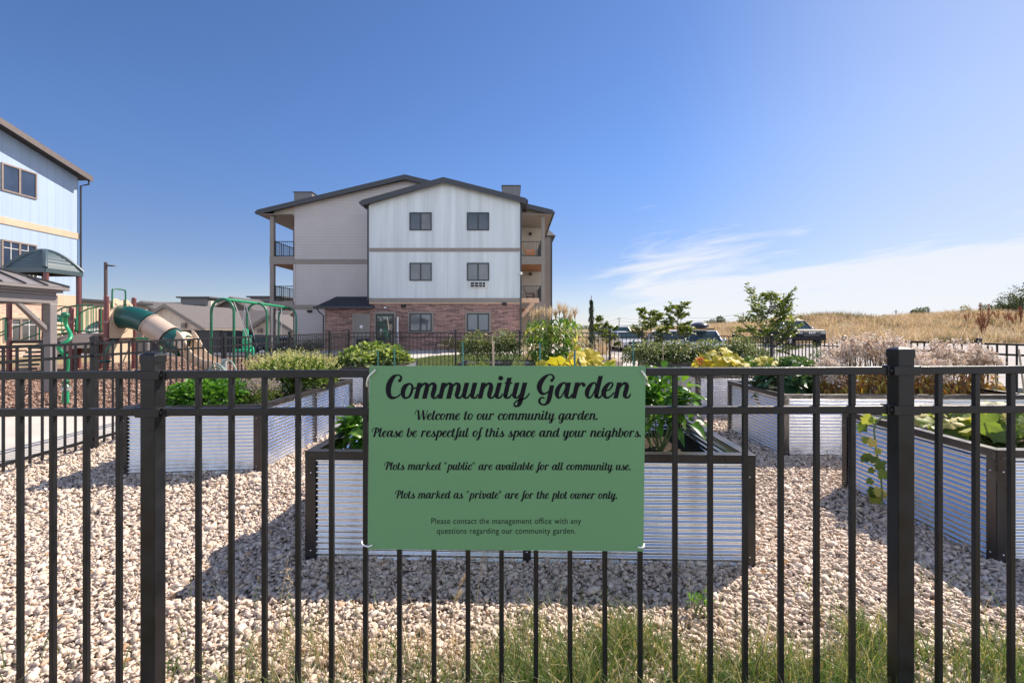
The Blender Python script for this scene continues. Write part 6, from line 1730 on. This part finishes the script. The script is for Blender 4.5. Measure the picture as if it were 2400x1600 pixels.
for i, (px, Y, h) in enumerate(((2150, 78, 1.9), (2168, 80, 1.8))):
    clump_tree('small_shrub', ['small dark shrub on the skyline, left of a pair', 'small dark shrub on the skyline, right of a pair'][i], ax(px, Y), Y, h, 2.0, 700, .25, 'fartree', .05, 'shrubs on the dry hillside', 40 + i)
# dark red weeds on the hillside
M_redstem = mat('red_stem', (.20, .085, .05), .8)
def plume_weed(label, px, pyt, Y, n_pl, w, plume, seed):
    r_ = np.random.default_rng(seed); x = ax(px, Y); g = gz(x, Y); h = az(pyt, Y) - g
    t = thing('red_weed', label, 'weed', (x, Y, g), 'dark red weeds on the hillside')
    tips = np.column_stack([x + r_.uniform(-w, w, n_pl), Y + r_.uniform(-.3, .3, n_pl), g + h * r_.uniform(.72, 1.0, n_pl)]); tips[0] = (x, Y, g + h)
    k = 70; P = np.repeat(tips, k, 0); q = r_.uniform(0, 1, n_pl * k)
    base = np.array([x, Y, g]); d = (tips - base) / np.linalg.norm(tips - base, axis=1)[:, None]
    P = P - np.repeat(d, k, 0) * (q * plume)[:, None] + r_.normal(0, 1, P.shape) * (np.sin(np.pi * (q * .9 + .08)) * .085)[:, None]
    V, F_ = leaf_small(P, np.repeat(d, k, 0) + r_.normal(0, .5, P.shape), r_.uniform(.08, .16, n_pl * k), r_.uniform(.04, .07, n_pl * k)); npmesh('foliage', V, F_, LM['redweed'], t)
    stems([tuple(base)] * n_pl, tips, .02, .012, .02).build('stem', M_redstem, t)
plume_weed('tall feathery brown red weed standing in front of the dry hillside', 2303, 728, 48, 16, 1.0, 1.5, 1)
for i, (px, pt, Y, n_, w, pl, lab) in enumerate(((2297, 710, 58, 3, .35, .8, 'dark red spikes on the crest right of the orange tinged shrub'), (2318, 713, 58, 3, .4, .8, 'dark red spikes on the crest, right of the first spikes'), (2340, 728, 57, 4, .5, .7, 'short red spikes below the low green tree'),
        (2362, 728, 55, 5, .6, .8, 'broad red weed near the right edge'), (2392, 717, 54, 6, .7, .9, 'red weed at the far right edge below the large tree'), (2380, 735, 53, 5, .6, .7, 'low red weed in front of the one at the far right edge'), (2270, 734, 56, 3, .5, .5, 'low rusty weed left of the tall feathery one'))):
    plume_weed(lab, px, pt, Y, n_, w, pl, 20 + i)
# line of far trees on the plain
n = 5200; X0 = U(-60, 190, n); hh = 1.2 + 2.2 * np.clip(np.sin(X0 * .13) + .5 * np.sin(X0 * .41 + 1) + .4 * np.sin(X0 * 1.1), 0, 2)
P = np.column_stack([X0, 330 + U(-12, 12, n), -1.5 + U(0, 1, n) * hh * 1.6]); V, F_ = leaf_small(P, rng.normal(0, 1, (n, 3)), U(1.0, 2.2, n), U(.8, 1.6, n))
tag(npmesh('far_treeline', V, F_, LM['fartree']), 'hazy line of trees on the far plain below the hills', 'treeline', kind='stuff')
# shrubs by the brick wall
for i, (px, Y, h, w) in enumerate(((1050, 26.5, 1.05, .8), (1078, 26.8, 1.0, .7), (745, 29.0, 1.0, 1.2), (715, 29.4, .9, 1.1), (680, 29.6, .8, 1.0))):
    clump_tree('wall_shrub', ['sunlit shrub by the brick wall right of the patio chair', 'shrub below the right brick window', 'dark shrub at the brick annex corner', 'dark shrub by the grey wall, middle of three', 'dark shrub by the grey wall, leftmost of three'][i], ax(px, Y), Y, h, w, 700, .09, 'scrub' if i < 2 else 'fartree', .05, 'shrubs along the building', 50 + i)
# ornamental grasses by the far fence
def tuft(label, x, y, h, n, lm='dry'):
    t = thing('ornamental_grass', label, 'plant', (x, y, gz(x, y)), 'ornamental grass tufts')
    P = np.column_stack([x + rng.normal(0, .12, n), y + rng.normal(0, .12, n), np.full(n, gz(x, y))]); a = U(0, math.tau, n)
    V, F_ = blades(P, U(.6, 1.05, n) * h, np.column_stack([np.cos(a), np.sin(a)]) * U(.05, .45, (n, 1)) * h, np.full(n, .018)); npmesh('blades', V, F_, M_dry, t)
tuft('straw coloured grass tuft left of the corn by the far fence', ax(1243, 15.5), 15.5, 1.15, 160)
tuft('straw coloured grass tuft right of the corn by the path', ax(1412, 17), 17, 1.0, 220)
# landscape boulders by the path
def boulder(label, x, y, s, seed):
    r_ = np.random.default_rng(seed); mb = MB(); mb.ball((x, y, s * .32), s, s * .8, s * .5, 14, 10)
    mb.v = [tuple(np.array(p) + r_.normal(0, s * .05, 3)) for p in mb.v]
    tag(mb.build('boulder', groundmat('tan_rock', [(.3, (.40, .33, .27)), (.7, (.56, .48, .41))], 5, 6, .9, .5, 20), smooth=True, ang=35), label, 'rock', 'boulders beside the path')
boulder('pale boulder behind the far fence right of the corn', ax(1425, 15.8), 15.8, .52, 1)
boulder('smaller pale boulder left of the larger one by the far fence', ax(1392, 16.6), 16.6, .36, 2)
boulder('pale boulder beyond the far fence just left of the corn', ax(1228, 15.4), 15.4, .30, 3)
# ================================================================== vehicles
M_tyre = mat('tyre_rubber', (0.015, 0.015, 0.016), 0.8); M_alloy = mat('alloy_rim', (0.55, 0.55, 0.57), 0.3, 0.9)
M_cglass = glassmat('car_glass', (0.03, 0.05, 0.05), 0.03, 0.9); M_lamp = mat('headlamp_lens', (0.75, 0.77, 0.78), 0.12, 0, .02, spec=.9)
M_red = mat('tail_lamp', (0.35, 0.01, 0.01), 0.25); M_chrome = mat('chrome', (0.7, 0.7, 0.72), 0.12, 1.0); M_black2 = mat('black_plastic', (0.018, 0.018, 0.02), 0.5)
def carpaint(n, c): return mat(n, c, 0.25, 0.2, 0.03, 2, coat=1.0)
def vehicle(name, label, cat_, loc, rz, paint, L=4.6, Wd=1.84, H=1.66, kind='suv', group=None, roofbox=False, rack=False, grille_text=None):
    g = gz(loc[0], loc[1]) + .016
    t = thing(name, label, cat_, (loc[0], loc[1], g), group)
    M4 = Matrix.Translation((loc[0], loc[1], g)) @ Matrix.Rotation(rz, 4, 'Z')
    def put(mb, nm, m, par=None, **k): return mb.xf(M4).build(nm, m, par or t, **k)
    h2 = Wd / 2; wr = .34 if kind != 'truck' else .41; fx, rx = L * .5 - .92, -L * .5 + (.98 if kind != 'truck' else 1.25)
    belt = H * .60; hood = belt - .02 if kind != 'truck' else H * .62
    def arch(cx): return [(cx + (wr + .06) * math.cos(a), wr + (wr + .06) * math.sin(a)) for a in np.linspace(math.pi, 0, 9)][::1]
    lo = .26 if kind != 'truck' else .42
    if kind == 'truck':
        top = [(L / 2 - .02, lo + .05), (L / 2, .75), (L / 2 - .06, hood - .06), (L / 2 - .25, hood), (L / 2 - 1.55, hood + .06), (-.55, hood + .02), (-L / 2, hood + .02), (-L / 2, lo + .1)]
    else:
        top = [(L / 2 - .05, lo), (L / 2, .55), (L / 2 - .08, hood - .16), (L / 2 - .35, hood - .04), (L / 2 - 1.25, hood + .06), (-L / 2 + .1, belt + .05), (-L / 2, belt - .1), (-L / 2 + .02, lo)]
    bot = [(-L / 2 + .2, lo)] + [p for p in [(rx - wr - .06, lo)]] + [(x, z) for x, z in arch(rx)][1:-1] + [(rx + wr + .06, lo), (fx - wr - .06, lo)] + [(x, z) for x, z in arch(fx)][1:-1] + [(fx + wr + .06, lo)]
    prof = bot + top
    put(MB().prism([(x, -h2, z) for x, z in prof], (0, Wd, 0)), 'body', paint, bevel=.05)
    # cabin
    if kind == 'truck': cb = [(L / 2 - 1.62, hood + .05), (-.62, hood + .05)]; ct = [(L / 2 - 2.35, H - .05), (-.52, H - .06)]
    elif kind == 'sedan': cb = [(L / 2 - 1.2, hood + .05), (-L / 2 + .5, belt + .05)]; ct = [(L / 2 - 1.95, H - .05), (-L / 2 + 1.25, H - .06)]
    elif kind == 'van': cb = [(L / 2 - .8, hood + .05), (-L / 2 + .06, belt)]; ct = [(L / 2 - 1.5, H - .05), (-L / 2 + .12, H - .06)]
    else: cb = [(L / 2 - 1.2, hood + .05), (-L / 2 + .08, belt + .04)]; ct = [(L / 2 - 1.95, H - .05), (-L / 2 + .45, H - .07)]
    wb, wt = h2 - .04, h2 - .20
    def cab(inset):
        (xf, zf), (xb, zb) = cb; (tf, tz), (tb, tzb) = ct
        v = [(xf - inset, -wb + inset, zf), (xf - inset, wb - inset, zf), (xb + inset, wb - inset, zb), (xb + inset, -wb + inset, zb), (tf - inset, -wt + inset, tz), (tf - inset, wt - inset, tz), (tb + inset, wt - inset, tzb), (tb + inset, -wt + inset, tzb)]
        return MB().add(v, [(0, 1, 5, 4), (1, 2, 6, 5), (2, 3, 7, 6), (3, 0, 4, 7), (4, 5, 6, 7), (0, 3, 2, 1)])
    put(cab(0.0), 'windows', M_cglass, bevel=.02)
    (xf, zf), (xb, zb) = cb; (tf, tz), (tb, tzb) = ct
    rf = MB().prism([(tf + .05, -wt - .02, tz - .01), (tb - .05, -wt - .02, tzb - .01), (tb - .02, -wt + .06, tzb + .07), ((tf + tb) / 2, -wt + .1, H), (tf - .02, -wt + .06, tz + .05)], (0, 2 * wt + .04, 0))
    rf = MB().add([(tf + .06, -wt - .02, tz - .02), (tf + .06, wt + .02, tz - .02), (tb - .06, wt + .02, tzb - .02), (tb - .06, -wt - .02, tzb - .02), (tf - .12, -wt + .1, H), (tf - .12, wt - .1, H), (tb + .08, wt - .1, H - .01), (tb + .08, -wt + .1, H - .01)], [(0, 1, 5, 4), (1, 2, 6, 5), (2, 3, 7, 6), (3, 0, 4, 7), (4, 5, 6, 7), (0, 3, 2, 1)])
    roof = put(rf, 'roof', paint, bevel=.02)
    for s in (-1, 1):
        pl = MB()
        put(MB().bar((xf + .01, s * (wb), zf), (tf + .02, s * (wt), tz), .07, .06), 'pillar', paint); put(MB().bar((xb - .02, s * wb, zb), (tb - .02, s * wt, tzb), .12, .06), 'pillar', paint)
        xm = (xf + xb) / 2 - .1; tm = (tf + tb) / 2 - .05; put(pl.bar((xm, s * (wb + .005), zf), (tm, s * (wt + .005), tz), .09, .04), 'pillar', paint)
    for cx in (fx, rx):
        for s in (-1, 1):
            w = put(MB().lathe([(wr * .6, -.11), (wr, -.10), (wr, .10), (wr * .6, .11)], c=(cx, s * (h2 - .11), wr), n=22, axis='Y'), 'wheel', M_tyre, smooth=True)
            k = MB().lathe([(wr * .62, -.005), (wr * .55, .03), (wr * .15, .045)], c=(cx, 0, wr), n=18, axis='Y')
            if s < 0: k.v = [(x, -y, z) for x, y, z in k.v]
            k.v = [(x, y + s * (h2 - .005), z) for x, y, z in k.v]
            put(k, 'rim', M_alloy, w, smooth=True)
    zl = hood - .22
    for s in (-1, 1):
        put(MB().box(L / 2 - .16, L / 2 + .012, min(s * (h2 - .42), s * (h2 - .02)), max(s * (h2 - .42), s * (h2 - .02)), zl - .09, zl + .07), 'headlight', M_lamp if kind != 'truck' else mat('smoked_lamp', (.25, .26, .28), .15), bevel=.03)
        put(MB().box(-L / 2 - .012, -L / 2 + .1, min(s * (h2 - .25), s * (h2 - .02)), max(s * (h2 - .25), s * (h2 - .02)), belt - .28, belt - .02), 'tail_light', M_red, bevel=.02)
        put(MB().ball((xf - .28, s * (h2 + .12), zf + .08), .07, .13, .09, 10, 8), 'mirror', paint if kind != 'truck' else M_chrome, smooth=True)
    gr = put(MB().box(L / 2 - .1, L / 2 + .016, -h2 + .44, h2 - .44, zl - (.28 if kind == 'truck' else .1), zl + .08), 'grille', M_black2, bevel=.02)
    put(MB().box(L / 2 - .1, L / 2 + (.05 if kind == 'truck' else .02), -h2 + .06, h2 - .06, lo + .02, lo + (.25 if kind == 'truck' else .2)), 'bumper', M_black2 if kind != 'truck' else paint, bevel=.04)
    if kind == 'truck':
        for zz in (zl - .2, zl - .06, zl + .05): put(MB().box(L / 2 + .016, L / 2 + .03, -h2 + .46, h2 - .46, zz - .012, zz + .012), 'grille_bar', mat('dark_chrome', (.08, .08, .085), .25, .8), gr)
    if grille_text:
        c = bpy.data.curves.new('lettering', 'FONT'); c.body = grille_text; c.size = .2; c.align_x = 'CENTER'; c.extrude = .008; c.space_character = 1.25
        o = bpy.data.objects.new('lettering', c); COL.objects.link(o); bpy.context.view_layer.update()
        me = bpy.data.meshes.new_from_object(o.evaluated_get(bpy.context.evaluated_depsgraph_get())); bpy.data.objects.remove(o)
        me.transform(M4 @ Matrix.Translation((L / 2 + .035, 0, zl - .075)) @ Matrix.Rotation(R(90), 4, 'Z') @ Matrix.Rotation(R(90), 4, 'X'))
        link('lettering', me, M_chrome, gr)
    if rack or roofbox:
        for s in (-1, 1): put(MB().bar((tf - .2, s * (wt - .06), H + .05), (tb + .25, s * (wt - .06), H + .05), .04, .04), 'roof_rail', M_black2, roof)
    if roofbox:
        bt = thing('roof_box', 'dark grey roof box on top of the pale blue parked car', 'roof box', (loc[0], loc[1], g + H + .08))
        o = MB().ball((-.35, 0, H + .26), 1.05, .48, .20, 20, 12); o.v = [(x, y, max(z, H + .10)) for x, y, z in o.v]
        o.xf(M4).build('box_shell', mat('dark_grey_plastic', (.06, .06, .07), .35), bt, smooth=True)
        q = MB()
        for x in (-.9, .2): q.bar((x, -.7, H + .075), (x, .7, H + .075), .06, .045)
        q.xf(M4).build('crossbar', M_black2, bt)
    return t
P_white = carpaint('white_paint', (.72, .73, .74)); P_blue = carpaint('pale_blue_paint', (.38, .45, .52)); P_navy = carpaint('navy_paint', (.012, .02, .065)); P_slate = carpaint('slate_blue_paint', (.10, .13, .20)); P_truck = mat('charcoal_paint', (.013, .013, .019), .5, 0, .03, 2, spec=.15)
vehicle('pickup_truck', 'dark charcoal pickup truck parked before the dry grass hillside', 'truck', (21.6, 36.6), R(-92), P_truck, 5.9, 2.05, 1.96, 'truck', grille_text='RAM')
vehicle('parked_car', 'pale blue car carrying a dark roof box', 'car', (ax(1665, 25.5), 26.8), R(-100), P_blue, 4.7, 1.84, 1.62, 'suv', 'cars parked beyond the right fence', roofbox=True)
vehicle('parked_car', 'white wagon with roof rails left of the car with the roof box', 'car', (ax(1590, 27), 28.4), R(-98), P_white, 4.6, 1.82, 1.62, 'suv', 'cars parked beyond the right fence', rack=True)
vehicle('parked_car', 'low white car behind the slim young tree', 'car', (ax(1553, 32), 32), R(-95), P_white, 4.4, 1.78, 1.42, 'sedan', 'cars parked beyond the right fence')
vehicle('parked_van', 'tall white van at the left end of the parked row', 'van', (ax(1447, 40), 41), R(-80), P_white, 5.0, 1.95, 1.92, 'van', 'cars parked beyond the right fence')
vehicle('parked_car', 'white car beside the tall white van', 'car', (ax(1472, 36), 37), R(-85), P_white, 4.5, 1.8, 1.5, 'sedan', 'cars parked beyond the right fence')
vehicle('parked_car', 'navy blue car behind the green swing set', 'car', (ax(556, 32), 32.6), R(205), P_navy, 4.5, 1.82, 1.58, 'suv', 'cars parked behind the playground')
vehicle('parked_car', 'slate blue car half hidden by the corner post of the building', 'car', (ax(640, 33), 34.4), R(-25), P_slate, 4.5, 1.82, 1.62, 'suv', 'cars parked behind the playground')

# ================================================================== garages and houses further off
M_gtan = striped('tan_board_batten', (.72, .60, .48), 'X', .4, .06, .75, .7, .3, .05, (2, 2, .2))
M_groof = mat('grey_shingles', (.115, .105, .108), .85, 0, .15, 6, .4, 20); M_gdark = mat('dark_grey_wall', (.085, .08, .08), .7, 0, .08, 3)
M_fgrey = mat('warm_grey_wall', (.17, .155, .15), .7, 0, .08, 2); M_froof = mat('dark_far_roof', (.085, .08, .085), .85, 0, .15, 2)
def house(name, label, x0, x1, y0, y1, zb, ze, zr, wall, roof, ridge='Y', over=.4, group=None):
    t = thing(name, label, 'building', ((x0 + x1) / 2, y0, zb), group)
    MBb = MB()
    if ridge == 'Y':
        xm = (x0 + x1) / 2
        MBb.prism([(x0, y0, zb), (x1, y0, zb), (x1, y0, ze), (xm, y0, zr), (x0, y0, ze)], (0, y1 - y0, 0)).build('wall', wall, t)
        k = (zr - ze) / (xm - x0)
        r = gable_roof('roof', x0 - over, xm, x1 + over, ze - k * over, zr, ze - k * over, y0 - over, y1 + over, .18, roof, t, fascia=M_trim, fh=.25)
    else:
        ym = (y0 + y1) / 2
        MBb.prism([(x0, y0, zb), (x0, y1, zb), (x0, y1, ze), (x0, ym, zr), (x0, y0, ze)], (x1 - x0, 0, 0)).build('wall', wall, t)
        k = (zr - ze) / (ym - y0); m = MB()
        m.prism([(x0 - over, y0 - over, ze - k * over), (x0 - over, ym, zr), (x0 - over, ym, zr + .18), (x0 - over, y0 - over, ze - k * over + .18)], (x1 - x0 + 2 * over, 0, 0))
        m.prism([(x0 - over, y1 + over, ze - k * over), (x0 - over, y1 + over, ze - k * over + .18), (x0 - over, ym, zr + .18), (x0 - over, ym, zr)], (x1 - x0 + 2 * over, 0, 0))
        r = m.build('roof', roof, t)
        MB().box(x0 - over, x1 + over, y0 - over - .06, y0 - over - .002, ze - k * over - .02, ze - k * over + .17).build('fascia', M_trim, r)
    return t
g1 = house('garage', 'tan gabled garage behind the end of the tunnel slide', ax(312, 38), ax(474, 38), 38, 46, -1.3, 1.42, 3.15, M_gtan, M_groof, group='tan garages')
MB().box(-30.4, -25.4, 37.95, 37.999, 1.05, 1.25).build('belt_board', M_tan, g1)
MB().box(ax(432, 38) - .1, ax(432, 38) + .22, 37.75, 37.99, 1.35, 1.75).build('wall_light', M_soffit, g1)
house('garage', 'long low garage with a grey roof behind the swing set', ax(470, 47), ax(672, 47), 43, 51, -1.3, 1.15, 2.95, M_gtan, M_groof, 'X', .6, 'tan garages')
g3 = house('garage', 'small tan gable behind the swing set beside the apartment corner', ax(588, 40), ax(680, 40), 40, 43, -1.3, 1.28, 2.38, M_gtan, M_groof, group='tan garages')
MB().box(ax(606, 40), ax(610, 40) + .2, 39.75, 39.99, .95, 1.3).build('wall_light', M_soffit, g3)
en = thing('bin_enclosure', 'dark grey walled enclosure behind the slide exit', 'enclosure', (-20, 29.5, -.3))
MB().box(ax(352, 29.5), ax(515, 29.5), 29.5, 29.7, -.9, 1.15).build('wall', M_gdark, en); MB().box(ax(513, 29.5), ax(515, 29.5) + .15, 29.71, 33, -.9, 1.14).build('wall', M_gdark, en)
MB().box(ax(352, 29.5) - .05, ax(515, 29.5) + .05, 29.45, 29.75, 1.151, 1.20).build('wall_cap', M_fascia, en)
f1 = house('apartment_block', 'far grey apartment block with dark roof behind the tan garage', ax(300, 85), ax(500, 85), 85, 99, -1.3, 4.9, 6.3, M_fgrey, M_froof, 'X', 1.0, 'far apartment blocks')
house('apartment_block', 'far apartment roof peak rising behind the slide post', ax(330, 78), ax(392, 78), 76, 84, -1.3, 4.3, 5.6, M_fgrey, M_froof, 'Y', .8, 'far apartment blocks')
MB().box(ax(405, 84), ax(470, 84), 86, 92, 5.6, 6.9).build('roof_monitor', M_fgrey, f1)
MB().box(ax(398, 84), ax(478, 84), 85.5, 92.5, 6.9, 7.15).build('roof', M_froof, f1)
f2 = house('apartment_block', 'far dark grey apartment block behind the swing set', ax(480, 80), ax(720, 80), 80, 94, -1.3, 4.7, 6.3, M_fgrey, M_froof, 'X', 1.0, 'far apartment blocks')
f3 = house('apartment_block', 'dark gable front between the swing arches', ax(520, 74), ax(606, 74), 72, 79, -1.3, 4.35, 6.0, M_gdark, M_froof, 'Y', .7, 'far apartment blocks')
MB().box(ax(572, 84), ax(640, 84), 86, 92, 5.8, 7.0).build('roof_monitor', M_fgrey, f2); MB().box(ax(566, 84), ax(650, 84), 85.5, 92.5, 7.0, 7.25).build('roof', M_froof, f2)
M_farglass = glassmat('far_window_glass', (.20, .25, .30), .08)
for par, pxs, Y in ((f2, (510, 648, 665), 79.9), (f3, (536, 585), 71.9), (f1, (465, 430), 84.9)):
    for px in pxs:
        x = ax(px, Y); z0, z1 = (2.85, 4.15)
        w = MB().box(x - .75, x + .75, Y, Y + .09, z0, z1).build('window', M_farglass, par)
        MB().box(x - .04, x + .04, Y - .03, Y - .001, z0, z1).build('muntin', M_whitepaint, w)
MB().box(ax(484, 79), ax(490, 79), 79.5, 81, 4.6, 6.0).build('chimney', M_gtan, f2)
# houses on the ridge to the right
for i, (px0, px1, pt, Y) in enumerate(((1884, 1912, 745, 95), (1914, 1944, 743, 97), (1946, 1962, 742, 98), (2066, 2095, 741, 100), (2100, 2140, 738, 100), (2182, 2214, 733.5, 98), (2216, 2246, 732, 99))):
    x0, x1 = ax(px0, Y), ax(px1, Y); zt = az(pt, Y)
    house('ridge_house', 'low house roof on the right skyline, ' + ['leftmost above the truck', 'second above the truck', 'smallest above the truck', 'left of the utility pole', 'right of the utility pole', 'left one of the pair before the shrubs', 'right one of the pair before the shrubs'][i],
          x0, x1, Y, Y + 6, zt - 3.2, zt - .75, zt, M_fgrey, mat('brown_far_roof', (.16, .125, .11), .85), 'X', .3, 'houses on the skyline')
# utility poles with wires
M_pole = mat('weathered_pole', (.13, .11, .10), .85)
tops = []
for i, (px, pt, Y) in enumerate(((1451, 744, 130), (1596, 742, 140), (1742, 733, 110), (1847, 735, 100), (1953, 731, 110), (2100, 726, 110), (2134, 731, 125))):
    x, z = ax(px, Y), az(pt, Y)
    t = thing('utility_pole', 'thin utility pole on the skyline, ' + ['the one right of the conifer', 'behind the young tree with the bare stem', 'beside the hidden round tree', 'just right of the largest young tree', 'above the pickup truck', 'tallest one above the dry hill', 'the short one right of the tallest'][i], 'utility pole', (x, Y, gz(x, Y)), 'utility poles on the skyline')
    MB().tube([(x, Y, gz(x, Y) - 1), (x, Y, z)], [.13, .09], 7).build('pole', M_pole, t); MB().bar((x - .6, Y, z - .4), (x + .6, Y, z - .4), .1, .1).build('crossarm', M_pole, t)
    tops.append(Vector((x, Y, z)))
wr = MB()
ext = [Vector((ax(1392, 128), 128, az(752, 128)))] + tops[:3]
for a, b in zip(ext[:-1], ext[1:]):
    for dz in (0, -.9):
        wr.tube([a + (b - a) * s + Vector((0, 0, dz - .8 * 4 * s * (1 - s))) for s in np.linspace(0, 1, 8)], .025, 4)
tag(wr.build('power_line', M_pole), 'pair of thin power lines between the far utility poles', 'cable')
# small equipment shed past the conifer
sh = thing('storage_shed', 'small pale grey shed behind the columnar conifer', 'shed', (ax(1405, 45), 45, gz(8, 45)))
MB().box(ax(1393, 45), ax(1420, 45), 45, 47, gz(8, 45) - .1, az(765, 45)).build('wall', mat('pale_grey_panel', (.42, .41, .39), .6), sh); MB().box(ax(1391, 45), ax(1422, 45), 44.8, 47.2, az(765, 45) + .002, az(763.5, 45) + .05).build('roof', M_soffit, sh)
